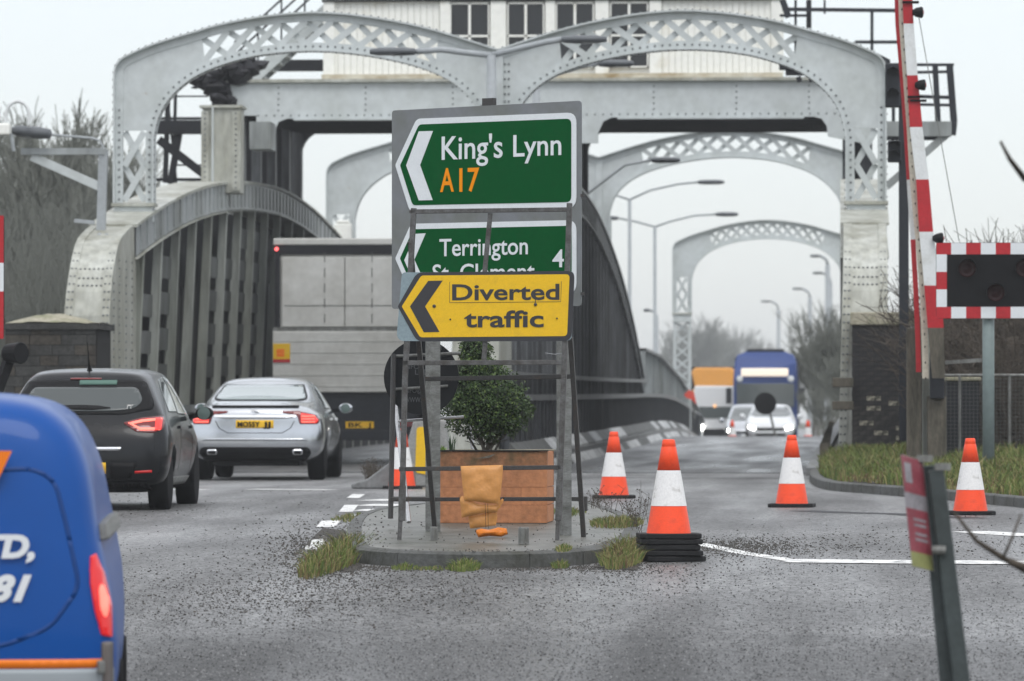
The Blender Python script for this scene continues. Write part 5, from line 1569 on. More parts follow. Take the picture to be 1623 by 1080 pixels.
# ------------------------------------------------------------------ mesh fence, right
YF = 67.5
tfn = thing("mesh_fence", "low wire mesh fence panel with grey rails beside the barrier pivot", "fence", tuple(at(1530, 740, YF)))
o_ = tfn.location
xa, xb = at(1440, 600, YF).x, at(1640, 600, YF).x; zt_, zb_ = at(1500, 595, YF).z, at(1500, 758, YF).z
g = MB(); g.tube([(xa - o_.x, 0, zt_ - o_.z), (xb - o_.x, 0, zt_ - o_.z)], .018, 8); g.build("top_rail", M['galv'], tfn)
for px in (1440, 1521, 1600): x = at(px, 600, YF).x; g = MB(); g.tube([(x - o_.x, 0, zb_ - o_.z), (x - o_.x, 0, zt_ - o_.z)], .018, 8); g.build("post", M['galv'], tfn)
g = MB(); x = xa
while x < xb: g.box((x - o_.x, -.002, zb_ - o_.z), (x - o_.x + .004, .002, zt_ - o_.z)); x += .05
z = zb_
while z < zt_: g.box((xa - o_.x, -.002, z - o_.z), (xb - o_.x, .002, z - o_.z + .004)); z += .05
g.build("wire_mesh", mat("mesh_wire", (.10, .105, .10), .5), tfn, kind="stuff")
g = MB(); g.bar(at(1498, 575, 66.9), at(1556, 571, 66.9), .05, .05); ob = g.build("cross_rail", M['galv']); tag(ob, "short pale rail joining the counterweight to the signal post", "rail")

# ------------------------------------------------------------------ leaning notice on two posts, near right
YN = 22.5; s = YN/FPX
tn = thing("leaning_notice", "faded red and white notice with yellow foot on two leaning posts, bottom right", "notice", tuple(at(1500, 1080, YN)))
o_ = Vector(tn.location)
def npt(px, py, Y=YN): return at(px, py, Y) - o_
for (p0, p1, w, Y) in (((1477, 745), (1528, 1110), 26, YN + .1), ((1466, 738), (1506, 1110), 28, YN + .18)):
    g = MB(); g.bar(npt(p0[0] + 6, p0[1], Y), npt(p1[0], p1[1], Y), w*s, .05); g.build("post", mat("dark_painted_post", (.055, .068, .068), .5, noise=.2, nscale=5), tn, bevel=.006)
for (px, py) in ((1452, 729), (1480, 742)):
    g = MB(); v = npt(px + 14, py, YN + .1); g.box((v.x - .035, v.y - .03, v.z - .01), (v.x + .035, v.y + .03, v.z + .02)); g.build("post_cap", M['galv'], tn)
quad = [(1427, 720), (1463, 730), (1492, 909), (1445, 898)]
def nq(u, v, off=0.0):       # position on the board, u across 0..1, v down 0..1
    a = Vector(quad[0]).lerp(Vector(quad[1]), u); b = Vector(quad[3]).lerp(Vector(quad[2]), u); c = a.lerp(b, v)
    return npt(c.x, c.y, YN - .12 + .24*u - off)
def nband(u0, v0, u1, v1, nm, m, off):
    A_, B_, C_ = nq(0, 0), nq(1, 0), nq(0, 1); f_ = lambda u, v: A_ + (B_-A_)*u + (C_-A_)*v + Vector((0, -off, 0))
    P = [f_(u0, v0), f_(u1, v0), f_(u1, v1), f_(u0, v1)]
    g = MB(); g.prism(P, (0, .003, 0)); g.build(nm, m, tn)
nr, nw_, ny = mat("faded_red_print", (.30, .065, .085), .5, noise=.25, nscale=8), mat("faded_white_print", (.33, .31, .33), .5, noise=.3, nscale=9), mat("faded_yellow_print", (.30, .31, .12), .5, noise=.15, nscale=8)
nband(0, 0, 1, 1, "board", nw_, 0)
nband(.02, .005, .98, .33, "red_band", nr, .002); nband(.02, .47, .98, .86, "red_band", nr, .002); nband(.02, .86, .98, .995, "yellow_band", ny, .002)
nband(.12, .06, .42, .24, "pictogram", nw_, .005)
for v in (.55, .60, .68, .73): nband(.30, v, .85, v + .022, "print_line", nw_, .005)
g = MB(); v = npt(1488, 872, YN + .05); g.lathe([(.02, -.03), (.02, .03)], 10, tuple(v), 'X'); g.build("bracket_bolt", M['galv'], tn)

# ------------------------------------------------------------------ vehicles
def loft_body(rings, crown=0.03, cap_bulge=.04, front_bulge=.05, sub=2):
    """rings: back to front, each a list of (x,y,z) from sill to roof edge (right side); returns a smooth mesh"""
    K = len(rings[0]); cols = [1.0, .5, 0.0, -.5, -1.0]
    bm = bmesh.new(); G = []
    for r in rings:
        loop = [bm.verts.new(p) for p in r]
        x, y, z = r[-1]; top = [bm.verts.new((x*c, y, z + crown*(1 - c*c))) for c in cols[1:-1]]
        left = [bm.verts.new((-p[0], p[1], p[2])) for p in reversed(r)]
        x, y, z = r[0]; bot = [bm.verts.new((-x*c, y, z)) for c in cols[1:-1]]
        G.append(loop + top + left + bot)
    n = len(G[0])
    for a, b in zip(G[:-1], G[1:]):
        for k in range(n): bm.faces.new((a[k], a[(k+1) % n], b[(k+1) % n], b[k]))
    for (ring, g_, sgn, bul) in ((rings[0], G[0], -1, cap_bulge), (rings[-1], G[-1], 1, front_bulge)):
        grid = []
        for k in range(K):
            if k == 0: row = [g_[0]] + [g_[n-1], g_[n-2], g_[n-3]] + [g_[n-4]]
            elif k == K-1: row = [g_[K-1], g_[K], g_[K+1], g_[K+2], g_[K+3]]
            else:
                x, y, z = ring[k]
                row = [g_[k]] + [bm.verts.new((x*c, y + sgn*bul*(1 - c*c), z)) for c in cols[1:-1]] + [g_[K + 3 + (K-1-k)]]
            grid.append(row)
        for k in range(K-1):
            for c in range(4):
                q = (grid[k][c], grid[k][c+1], grid[k+1][c+1], grid[k+1][c])
                bm.faces.new(q if sgn < 0 else tuple(reversed(q)))
    bmesh.ops.recalc_face_normals(bm, faces=bm.faces)
    me = bpy.data.meshes.new("body"); bm.to_mesh(me); bm.free()
    o = bpy.data.objects.new("tmp", me); COL.objects.link(o)
    m_ = o.modifiers.new("s", 'SUBSURF'); m_.levels = m_.render_levels = sub
    return o
def bake(o):
    bpy.context.view_layer.update()
    me = bpy.data.meshes.new_from_object(o.evaluated_get(bpy.context.evaluated_depsgraph_get()))
    return me
def cut_arches(o, arches, halfw):
    """wheel openings: (y, z, r) cylinders across the car"""
    me = bake(o); bpy.data.objects.remove(o)
    o = bpy.data.objects.new("tmp", me); COL.objects.link(o); cutters = []
    for (y, z, r) in arches:
        for sx in (-1, 1):
            g = MB(); g.lathe([(r, -.16), (r, .3)], 28, (sx*halfw, y, z), 'X') if sx > 0 else g.lathe([(r, -.3), (r, .16)], 28, (sx*halfw, y, z), 'X')
            c = g.build("cut", M['black']); cutters.append(c)
            b = o.modifiers.new("b", 'BOOLEAN'); b.operation = 'DIFFERENCE'; b.object = c; b.solver = 'EXACT'
    me2 = bake(o); bpy.data.objects.remove(o)
    for c in cutters: bpy.data.objects.remove(c)
    return me2
class Surf:
    def __init__(s, me):
        bm = bmesh.new(); bm.from_mesh(me); s.t = BVHTree.FromBMesh(bm); bm.free()
    def rear(s, x, z, y0=-3): h = s.t.ray_cast(Vector((x, y0, z)), Vector((0, 1, 0))); return h
    def front(s, x, z, y0=12): return s.t.ray_cast(Vector((x, y0, z)), Vector((0, -1, 0)))
    def right(s, y, z): return s.t.ray_cast(Vector((3, y, z)), Vector((-1, 0, 0)))
    def left(s, y, z): return s.t.ray_cast(Vector((-3, y, z)), Vector((1, 0, 0)))
    def top(s, x, y): return s.t.ray_cast(Vector((x, y, 5)), Vector((0, 0, -1)))
def patch(surf, outline, view, off, m, name, parent, step=.05, rnd=0, thick=.012, label=None):
    """a trim piece or pane laid over the body: outline in (x,z) rear/front, (y,z) sides or (x,y) top"""
    poly = round_poly(outline, rnd, 4) if rnd else outline
    fine = []
    for a, b in zip(poly, poly[1:] + poly[:1]):
        n = max(1, int(math.dist(a, b)/step)); fine += [(a[0]+(b[0]-a[0])*k/n, a[1]+(b[1]-a[1])*k/n) for k in range(n)]
    xs = [p[0] for p in fine]; zs = [p[1] for p in fine]
    ex = []
    x = min(xs) + step/2
    while x < max(xs):
        z = min(zs) + step/2
        while z < max(zs): ex.append(Vector((x, z))); z += step
        x += step
    res = delaunay_2d_cdt([Vector(p) for p in fine] + ex, [], [list(range(len(fine)))], 1, 1e-6)
    fn = getattr(surf, view); F_ = []; ok = []
    last = None
    for p in res[0]:
        h = fn(p.x, p.y)
        if h[0] is None: F_.append(None); continue
        F_.append((h[0], h[1]))
    good = [q for q in F_ if q]
    if not good: return None
    for i, q in enumerate(F_):
        if q is None:
            p = res[0][i]; j = min((k for k in range(len(F_)) if F_[k]), key=lambda k: (res[0][k] - p).length); F_[i] = F_[j]
    n = len(F_); top = [q[0] + q[1]*off for q in F_]; bot = [q[0] - q[1]*thick for q in F_]
    g = MB(); fs = [tuple(f) for f in res[2]]
    from collections import Counter
    ed = Counter()
    for f in fs:
        for a, b in zip(f, f[1:] + f[:1]): ed[(min(a, b), max(a, b))] += 1
    side = []
    for f in fs:
        for a, b in zip(f, f[1:] + f[:1]):
            if ed[(min(a, b), max(a, b))] == 1: side.append((b, a, n + a, n + b))
    g.add(top + bot, fs + side)
    o = g.build(name, m, parent, recalc=False)
    me = o.data
    nf = len(fs)
    for i in range(nf): me.polygons[i].use_smooth = True
    bm = bmesh.new(); bm.from_mesh(me)
    if len(bm.faces):
        bm.faces.ensure_lookup_table()
        f0 = bm.faces[0]; f0.normal_update()
        if f0.normal.dot(F_[fs[0][0]][1]) < 0: bmesh.ops.reverse_faces(bm, faces=bm.faces)
    bm.to_mesh(me); bm.free()
    if label: o['label'] = label
    return o
def wheel(parent, x, y, r, w, m_rim, side):
    g = MB(); g.lathe([(r*.62, -w/2), (r*.93, -w/2), (r, -w*.36), (r, w*.36), (r*.93, w/2), (r*.62, w/2)], 32, (x, y, r), 'X')
    wt = g.build("wheel", M['tyre'], parent, smooth=True)
    g = MB(); xo = x + side*w*.46
    g.lathe([(r*.64, xo - x), (r*.58, xo - x - side*.03)], 28, (x, y, r), 'X', caps=False)
    for k in range(5):
        a = 2*math.pi*k/5 + .3
        p0 = (xo - side*.02, y + math.cos(a)*r*.12, r + math.sin(a)*r*.12); p1 = (xo - side*.03, y + math.cos(a)*r*.62, r + math.sin(a)*r*.62)
        g.bar(p0, p1, r*.16, .02, (1, 0, 0))
    g.lathe([(r*.16, xo - x), (r*.16, xo - x - side*.05)], 14, (x, y, r), 'X')
    g.build("rim", m_rim, wt)
    g = MB(); g.lathe([(r*.58, -side*w*.1), (r*.58, side*w*.25)], 20, (x, y, r), 'X'); g.build("hub_shade", M['black'], wt)
M['car_black'] = mat("charcoal_car_paint", (.008, .009, .011), .25, noise=.04, nscale=2, spec=.2, coat=.22)
M['car_silver'] = mat("silver_car_paint", (.52, .54, .57), .24, metal=1.0, noise=.03, nscale=2, coat=.8)
M['car_white'] = mat("white_car_paint", (.78, .79, .80), .3, coat=.6)
M['car_glass'] = mat("car_glass", (.07, .085, .085), .06, spec=.8, coat=.5)
M['rear_glass'] = mat("pale_reflecting_glass", (.24, .29, .29), .10, spec=.8, coat=.6)
M['rim'] = mat("alloy_rim", (.35, .36, .37), .3, metal=.8)
M['lens_red'] = mat("lit_red_lens", (.45, .02, .02), .15, emit=(1.0, .05, .035), estr=.75, coat=.5)
M['lens_hot'] = mat("lit_red_core", (.8, .1, .08), .15, emit=(1.0, .22, .16), estr=1.3)
M['lens_dark'] = mat("dark_red_lens", (.16, .01, .012), .12, coat=.6)
M['headlight'] = mat("lit_headlight", (.9, .9, .9), .2, emit=(1.0, .97, .9), estr=22)
M['van_blue'] = mat("van_blue_paint", (.002, .068, .30), .4, spec=.15, coat=.2, noise=.02, nscale=2)
M['van_line'] = mat("van_groove_blue", (.002, .042, .19), .4)
M['van_orange'] = mat("van_orange_vinyl", (.85, .20, .01), .4)
M['van_grey'] = mat("van_lower_grey_vinyl", (.33, .36, .38), .4)

def place(o, px, Y, heading=0.0, dx=0):
    p = at(px, 661, Y); o.location = (p.x + dx, Y, zg(Y + 1.5) ); o.rotation_euler = (0, 0, heading)
    return o

# ---- dark hatchback
t = thing("hatchback", "dark charcoal five-door hatchback with lit tail lamp, leftmost car behind the blue van", "car")
rings = [
 [(.76,.10,.27),(.85,.06,.36),(.875,.05,.60),(.86,.10,.80),(.81,.20,.95),(.70,.34,1.12),(.58,.50,1.33),(.50,.56,1.405)],
 [(.78,.30,.22),(.87,.28,.38),(.885,.27,.60),(.875,.30,.80),(.83,.38,.96),(.735,.50,1.13),(.625,.64,1.34),(.55,.70,1.415)],
 [(.74,.70,.18),(.87,.70,.38),(.89,.70,.60),(.88,.70,.80),(.835,.75,.95),(.76,.82,1.13),(.655,.92,1.35),(.58,.96,1.435)],
 [(.72,1.5,.18),(.80,1.5,.34),(.84,1.5,.58),(.85,1.5,.80),(.83,1.5,.93),(.765,1.5,1.13),(.665,1.5,1.37),(.59,1.5,1.455)],
 [(.72,2.3,.18),(.80,2.3,.34),(.84,2.3,.58),(.85,2.3,.78),(.83,2.3,.91),(.77,2.3,1.12),(.66,2.3,1.37),(.58,2.3,1.45)],
 [(.72,2.9,.18),(.82,2.9,.36),(.86,2.9,.60),(.86,2.9,.76),(.83,2.9,.90),(.76,2.82,1.08),(.63,2.68,1.30),(.53,2.62,1.39)],
 [(.70,3.4,.20),(.83,3.4,.38),(.86,3.4,.60),(.85,3.4,.75),(.80,3.4,.86),(.72,3.3,.93),(.60,3.15,1.02),(.48,3.1,1.05)],
 [(.62,3.95,.24),(.76,3.95,.38),(.79,3.95,.55),(.76,3.9,.68),(.70,3.85,.74),(.62,3.8,.77),(.50,3.75,.80),(.40,3.72,.82)],
]
o = loft_body(rings, .02, .05)
me = cut_arches(o, ((.72, .32, .36), (3.3, .32, .36)), .86)
S = Surf(me); b = bpy.data.objects.new("body", me); COL.objects.link(b); me.materials.append(M['car_black']); b.parent = t
me.polygons.foreach_set('use_smooth', [True]*len(me.polygons))
patch(S, [(-.60, 1.33), (.60, 1.33), (.70, 1.12), (.72, 1.04), (.40, .985), (-.40, .985), (-.72, 1.04), (-.70, 1.12)], 'rear', .006, M['black'], "tailgate_glass_surround", t, rnd=.05)
patch(S, [(-.53, 1.26), (.53, 1.26), (.60, 1.12), (.52, 1.04), (.3, 1.015), (-.3, 1.015), (-.52, 1.04), (-.60, 1.12)], 'rear', .010, mat('dark_rear_glass', (.05, .06, .06), .12, spec=.6, coat=.3), "rear_window", t, rnd=.05)
patch(S, [(-.06, 1.33), (.32, 1.33), (.32, 1.285), (-.06, 1.285)], 'rear', .012, mat("dim_green_sticker", (.08, .16, .13), .4), "window_sticker", t)
patch(S, [(-.28, 1.05), (-.18, 1.07), (.0, 1.072), (.16, 1.065), (.28, 1.045), (.1, 1.025), (-.15, 1.03)], 'rear', .02, M['black'], "rear_wiper", t, step=.03)
for sx, view in ((1, 'right'), (-1, 'left')):
    patch(S, [(.85, 1.01), (1.0, 1.24), (1.15, 1.34), (1.62, 1.38), (1.62, 1.0)], view, .004, M['car_glass'], "side_window", t, rnd=.02)
    patch(S, [(1.68, .99), (1.68, 1.38), (2.3, 1.36), (2.75, 1.15), (2.85, 1.02), (2.4, .98)], view, .004, M['car_glass'], "side_window", t, rnd=.02)
    patch(S, [(1.45, .84), (1.62, .84), (1.62, .87), (1.45, .87)], view, .02, M['car_black'], "door_handle", t)
    patch(S, [(2.62, .84), (2.8, .84), (2.8, .87), (2.62, .87)], view, .02, M['car_black'], "door_handle", t)
    patch(S, [(1.15, .26), (2.85, .26), (2.85, .34), (1.15, .34)], view, .01, M['galv'], "sill_trim", t)
    for yy_ in (1.64, 2.72): patch(S, [(yy_, .40), (yy_ + .01, .40), (yy_ + .01, .98), (yy_, .98)], view, .0015, M['black'], "door_gap", t)
    s_ = sx
    mk = lambda pts: [(s_*x, z) for x, z in pts]
    patch(S, mk([(.42, .90), (.60, .95), (.80, .97), (.825, .93), (.82, .84), (.74, .80), (.56, .81)]), 'rear', .008, M['lens_dark'], "tail_lamp", t, rnd=.02, step=.03)
    lampo = patch(S, mk([(.47, .895), (.61, .93), (.79, .945), (.80, .925), (.62, .905), (.52, .885), (.60, .845), (.79, .85), (.79, .825), (.60, .822)]), 'rear', .014, M['lens_hot'], "lit_strip", t, step=.03)
    patch(S, mk([(.74, .945), (.80, .945), (.80, .83), (.74, .82)]), 'rear', .015, M['lens_red'], "lit_strip", t, step=.03)
    patch(S, mk([(.55, .39), (.72, .40), (.72, .425), (.55, .415)]), 'rear', .01, mat("small_red_reflector", (.5, .02, .02), .2), "rear_reflector", t, step=.03)
    # mirror
    g = MB(); g.lathe([(.02, -.06), (.09, -.05), (.105, 0), (.08, .07), (.02, .10)], 14, (s_*.99, 2.62, 1.0), 'Y'); mo = g.build("door_mirror", M['black'], t, smooth=True)
    mo.data.transform(Matrix.Translation((s_*.99, 2.62, 1.0)) @ Matrix.Diagonal((.95, 1, .68, 1)) @ Matrix.Translation((-s_*.99, -2.62, -1.0)))
    g = MB(); g.lathe([(.068, 0), (.02, -.004)], 14, (s_*.99, 2.555, 1.0), 'Y'); g.build("mirror_glass", mat("dull_mirror_glass", (.10, .14, .13), .15), mo)
    g = MB(); g.bar((s_*.83, 2.64, .96), (s_*.93, 2.62, .98), .05, .05); g.build("mirror_arm", M['black'], t)
    for y in (.72, 3.3): wheel(t, s_*.735, y, .315, .20, M['rim'], s_)
patch(S, [(-.40, .655), (.42, .655), (.40, .62), (-.38, .62)], 'rear', .016, M['chrome'], "chrome_strip", t, step=.04, rnd=.012)
patch(S, [(-.26, .50), (.26, .50), (.26, .39), (-.26, .39)], 'rear', .016, M['plate_y'], "number_plate", t)
patch(S, [(.30, .50), (.58, .50), (.50, .33), (.30, .33)], 'rear', .006, M['black'], "bumper_grille", t)
patch(S, [(-.66, .30), (.66, .30), (.70, .22), (-.70, .22)], 'rear', .012, M['black'], "rear_diffuser", t)
for x in (-.745, .745):
    sg = 1 if x > 0 else -1
    patch(S, [(x, .62), (x + .004*sg, .62), (x*.99 + .004*sg, 1.0), (x*.99, 1.0)] if sg > 0 else [(x - .004, .62), (x, .62), (x*.99, 1.0), (x*.99 - .004, 1.0)], 'rear', .002, M['black'], "tailgate_gap", t, step=.06)
g = MB(); g.tube([(0, .75, 1.44), (0, .70, 1.50), (0, .58, 1.72)], [.012, .008, .003], 6); g.lathe([(.03, 0), (.018, .04)], 10, (0, .76, 1.435)); g.build("aerial", M['black'], t)
patch(S, [(-.16, 1.355), (.16, 1.355), (.16, 1.34), (-.16, 1.34)], 'rear', .01, M['lens_dark'], "high_brake_lamp", t)
place(t, 127, 51.4, math.radians(1.2)); t.location.z -= .02

# ---- silver saloon
t = thing("saloon_car", "silver saloon with yellow plate MO55Y JJ, between the hatchback and the lorry", "car")
rings = [
 [(.74,.12,.30),(.88,.10,.40),(.92,.10,.60),(.885,.12,.74),(.86,.12,.86),(.80,.14,.95),(.70,.18,1.00),(.56,.20,1.03)],
 [(.78,.36,.24),(.91,.34,.40),(.94,.34,.60),(.93,.36,.76),(.89,.36,.88),(.82,.38,.965),(.72,.40,1.02),(.58,.42,1.05)],
 [(.76,.85,.20),(.91,.85,.38),(.95,.85,.60),(.93,.85,.78),(.905,.85,.91),(.83,.92,1.00),(.71,1.0,1.09),(.60,1.02,1.13)],
 [(.72,1.5,.20),(.86,1.5,.38),(.92,1.5,.60),(.925,1.5,.80),(.90,1.5,.93),(.80,1.55,1.10),(.66,1.62,1.29),(.56,1.64,1.355)],
 [(.74,2.2,.20),(.84,2.2,.36),(.90,2.2,.58),(.92,2.2,.80),(.895,2.2,.92),(.80,2.2,1.12),(.66,2.2,1.36),(.55,2.2,1.43)],
 [(.74,2.9,.20),(.84,2.9,.36),(.90,2.9,.58),(.92,2.9,.78),(.895,2.9,.91),(.79,2.9,1.10),(.63,2.85,1.34),(.53,2.85,1.41)],
 [(.74,3.5,.20),(.87,3.5,.38),(.93,3.5,.60),(.93,3.5,.76),(.89,3.5,.88),(.78,3.4,.97),(.66,3.35,1.06),(.54,3.32,1.10)],
 [(.70,4.3,.22),(.86,4.3,.38),(.90,4.3,.56),(.88,4.3,.68),(.82,4.28,.76),(.72,4.25,.80),(.6,4.22,.83),(.48,4.2,.85)],
 [(.60,4.9,.26),(.74,4.9,.38),(.76,4.9,.50),(.74,4.88,.58),(.70,4.86,.64),(.62,4.84,.67),(.5,4.82,.69),(.40,4.8,.71)],
]
o = loft_body(rings, .03, .06)
me = cut_arches(o, ((1.02, .34, .38), (3.93, .34, .38)), .93)
S = Surf(me); b = bpy.data.objects.new("body", me); COL.objects.link(b); me.materials.append(M['car_silver']); b.parent = t
me.polygons.foreach_set('use_smooth', [True]*len(me.polygons))
# rear window seen over the boot: laid on the sloping rear screen
patch(S, [(-.56, 1.33), (.56, 1.33), (.66, 1.13), (.60, 1.10), (-.60, 1.10), (-.66, 1.13)], 'rear', .006, M['black'], "rear_screen_surround", t, rnd=.03)
patch(S, [(-.54, 1.315), (0, 1.325), (.54, 1.315), (.63, 1.135), (.52, 1.11), (-.52, 1.11), (-.63, 1.135)], 'rear', .010, M['rear_glass'], "rear_window", t, rnd=.02)
patch(S, [(-.60, 1.02), (.60, 1.02), (.60, 1.005), (-.60, 1.005)], 'rear', .02, M['black'], "boot_lip", t, step=.04)
for s_, view in ((1, 'right'), (-1, 'left')):
    mk = lambda pts: [(s_*x, z) for x, z in pts]
    patch(S, [(1.35, 1.0), (1.55, 1.15), (1.85, 1.30), (2.2, 1.34), (2.2, .98)], view, .004, M['car_glass'], "side_window", t, rnd=.02)
    patch(S, [(2.26, .98), (2.26, 1.34), (2.8, 1.32), (3.2, 1.12), (3.3, 1.0)], view, .004, M['car_glass'], "side_window", t, rnd=.02)
    for yy_ in (2.23, 3.25): patch(S, [(yy_, .36), (yy_ + .01, .36), (yy_ + .01, .95), (yy_, .95)], view, .0015, M['black'], "door_gap", t)
    for yy_ in (2.05, 3.0): patch(S, [(yy_, .83), (yy_ + .18, .83), (yy_ + .18, .86), (yy_, .86)], view, .022, M['chrome'], "door_handle", t)
    la = patch(S, mk([(.37, .955), (.60, .955), (.84, .90), (.885, .83), (.86, .775), (.62, .775), (.58, .90), (.38, .93)]), 'rear', .008, M['lens_dark'], "tail_lamp", t, rnd=.02, step=.03)
    patch(S, mk([(.63, .925), (.80, .895), (.86, .83), (.84, .79), (.64, .79)]), 'rear', .014, M['lens_red'], "lit_panel", t, step=.03, rnd=.015)
    for zz in (.80, .84, .875): patch(S, mk([(.64, zz), (.82, zz), (.81, zz + .012), (.64, zz + .012)]), 'rear', .018, M['lens_hot'], "lit_strip", t, step=.03)
    patch(S, mk([(.52, .36), (.66, .36), (.66, .43), (.52, .43)]), 'rear', .02, M['chrome'], "exhaust_tip", t, rnd=.03, step=.03)
    patch(S, mk([(.54, .375), (.64, .375), (.64, .415), (.54, .415)]), 'rear', .024, M['black'], "exhaust_mouth", t, rnd=.018, step=.03)
    g = MB(); g.lathe([(.02, -.06), (.09, -.05), (.105, 0), (.08, .07), (.02, .10)], 14, (s_*1.04, 3.1, 1.0), 'Y'); mo = g.build("door_mirror", M['car_silver'], t, smooth=True)
    mo.data.transform(Matrix.Translation((s_*1.04, 3.1, 1.0)) @ Matrix.Diagonal((1.0, 1, .7, 1)) @ Matrix.Translation((-s_*1.04, -3.1, -1.0)))
    g = MB(); g.lathe([(.066, 0), (.02, -.004)], 14, (s_*1.04, 3.03, 1.0), 'Y'); gm = g.build("mirror_glass", mat("dull_mirror_glass", (.10, .14, .13), .15), mo)
    g = MB(); g.bar((s_*.84, 3.14, .96), (s_*.98, 3.1, .98), .05, .05); g.build("mirror_arm", M['black'], t)
    for y in (1.02, 3.93): wheel(t, s_*.79, y, .345, .23, M['rim'], s_)
patch(S, [(-.56, .905), (.56, .905), (.58, .87), (.40, .85), (-.40, .85), (-.58, .87)], 'rear', .022, M['chrome'], "chrome_bar", t, rnd=.012, step=.04)
cs = [(-.55, .82), (-.50, .72), (-.38, .65), (.38, .65), (.50, .72), (.55, .82), (.54, .82), (.49, .725), (.375, .658), (-.375, .658), (-.49, .725), (-.54, .82)]
patch(S, cs, 'rear', .003, M['black'], "boot_gap", t, step=.05)
pl_ = patch(S, [(-.26, .83), (.26, .83), (.26, .72), (-.26, .72)], 'rear', .016, M['plate_y'], "number_plate", t)
yb = S.rear(0, .775)[0].y - .035
Mx = Matrix(((1, 0, 0, 0), (0, 0, -1, yb + .0), (0, 1, 0, 0), (0, 0, 0, 1)))
fit_text("MO55Y", -.235, .075, .737, .812, M['black'], pl_, Mx, bold=.03, ext=.001); fit_text("JJ", .115, .225, .737, .812, M['black'], pl_, Mx, bold=.03, ext=.001)
yb = S.rear(0, .95)[0].y - .02
g = MB(); g.tube([(-.06, yb, .965), (-.03, yb - .004, .975), (.0, yb - .006, .96), (.04, yb - .004, .945), (.065, yb, .94)], [.004, .009, .011, .009, .003], 6); g.build("leaping_emblem", M['chrome'], t)
patch(S, [(-.66, .58), (.66, .58), (.74, .545), (-.74, .545)], 'rear', .012, M['car_silver'], "bumper_crease", t, step=.05)
patch(S, [(-.74, .46), (.74, .46), (.78, .38), (.68, .27), (-.68, .27), (-.78, .38)], 'rear', .010, M['black'], "rear_diffuser", t, rnd=.04)
g = MB(); g.box((-.60, .3, .20), (.60, 4.3, .30)); g.build("underbody", M['black'], t)
place(t, 403, 70.2, math.radians(1.4))

# ---- box lorry (grey curtain-side trailer)
YL_ = 90.2
def lp(px, py, Y=YL_): v = at(px, py, Y); return (v.x, v.z)
x0, zt_ = lp(433, 378); x1 = x0 + 2.55; xc_ = (x0 + x1)/2; zr = zg(YL_)
t = thing("articulated_lorry", "pale grey box trailer of a lorry driving away under the left arch", "lorry", (xc_, YL_, zr))
def TL(px, py): v = lp(px, py); return (v[0] - xc_, v[1] - zr)
grey = mat("trailer_grey", (.60, .60, .57), .5, noise=.08, nscale=1.2, col2=(.48, .475, .44), bump=.05)
hw = 1.275; H_ = zt_ - zr; zj = TL(433, 521)[1]; zb = TL(433, 624)[1]
g = MB(); g.box((-hw + .06, .06, zj), (hw - .06, 13, H_ - .04)); g.build("box_body", grey, t)
g = MB(); g.box((-hw, 0, H_ - .12), (hw, 13, H_)); g.build("roof_rail", grey, t, bevel=.02)
g = MB(); g.box((-hw + .03, .02, TL(433, 404)[1]), (hw - .03, .08, H_ - .12)); g.build("dark_header", M['shade'], t)
g = MB(); g.box((-hw + .03, .0, zj - .02), (-hw + .12, .08, H_ - .25)); g.build("corner_post", M['shade'], t)
g = MB(); g.box((hw - .12, .0, zj - .02), (hw - .03, .08, H_ - .25)); g.build("corner_post", M['shade'], t)
g = MB(); g.box((-hw + .16, -.02, zj + .03), (-.0 - .008, .05, TL(433, 408)[1])); g.build("rear_door", grey, t, bevel=.008)
g = MB(); g.box((.008, -.02, zj + .03), (hw - .16, .05, TL(433, 408)[1])); g.build("rear_door", grey, t, bevel=.008)
for px in (515, 590):
    x = TL(px, 0)[0]
    for k in range(5):
        z = zj + .1 + k*.27; g = MB(); g.box((x - .008, -.035, z), (x + .008, -.02, z + .16)); g.build("door_bar", M['galv'], t)
for zz in (.40,): 
    g = MB(); g.box((-hw + .2, -.028, zj + zz), (hw - .2, -.02, zj + zz + .012)); g.build("door_seam", M['galv'], t)
g = MB(); g.box((-hw, -.06, zj - .05), (hw, .1, zj + .02)); g.build("dock_sill", M['galv'], t)
g = MB(); g.box((-hw, -.10, zb + .02), (hw, .0, zj - .05)); tl_ = g.build("tail_lift", grey, t, bevel=.015)
for k in range(5):
    z = zb + .12 + k*.2; g = MB(); g.box((-hw + .02, -.108, z), (hw - .02, -.10, z + .012)); g.build("ridge", grey, tl_)
a_ = TL(434, 575); b_ = TL(461, 545)
g = MB(); g.box((a_[0], -.115, a_[1]), (b_[0], -.108, b_[1])); g.build("warning_plate", M['sign_yellow'], t)
g = MB(); g.box((a_[0], -.118, a_[1]), (b_[0], -.1155, a_[1] + .06)); g.build("red_band", M['red'], t)
g = MB(); g.box((a_[0] + .06, -.118, a_[1] + .10), (a_[0] + .2, -.1155, a_[1] + .24)); g.build("warning_mark", M['van_orange'], t)
g = MB(); g.box((-hw + .02, .1, .62), (hw - .02, 1.0, zb + .02)); g.build("under_frame", M['shade'], t)
g = MB(); g.box((-hw, -.12, .42), (hw, -.02, .60)); g.build("rear_bumper", M['dark_steel'], t, bevel=.01)
g = MB(); g.box((-hw, -.02, .6), (hw, .1, zb)); g.build("rear_panel", M['dark_steel'], t)
a_ = TL(548, 679); b_ = TL(580, 664)
g = MB(); g.box((a_[0], -.03, a_[1]), (a_[0] + .50, -.02, a_[1] + .12)); pl_ = g.build("number_plate", M['plate_y'], t)
Mx = Matrix(((1, 0, 0, 0), (0, 0, -1, -.032), (0, 1, 0, 0), (0, 0, 0, 1)))
fit_text("BK  J", a_[0] + .05, a_[0] + .45, a_[1] + .02, a_[1] + .10, M['black'], pl_, Mx, bold=.02, ext=.0005)
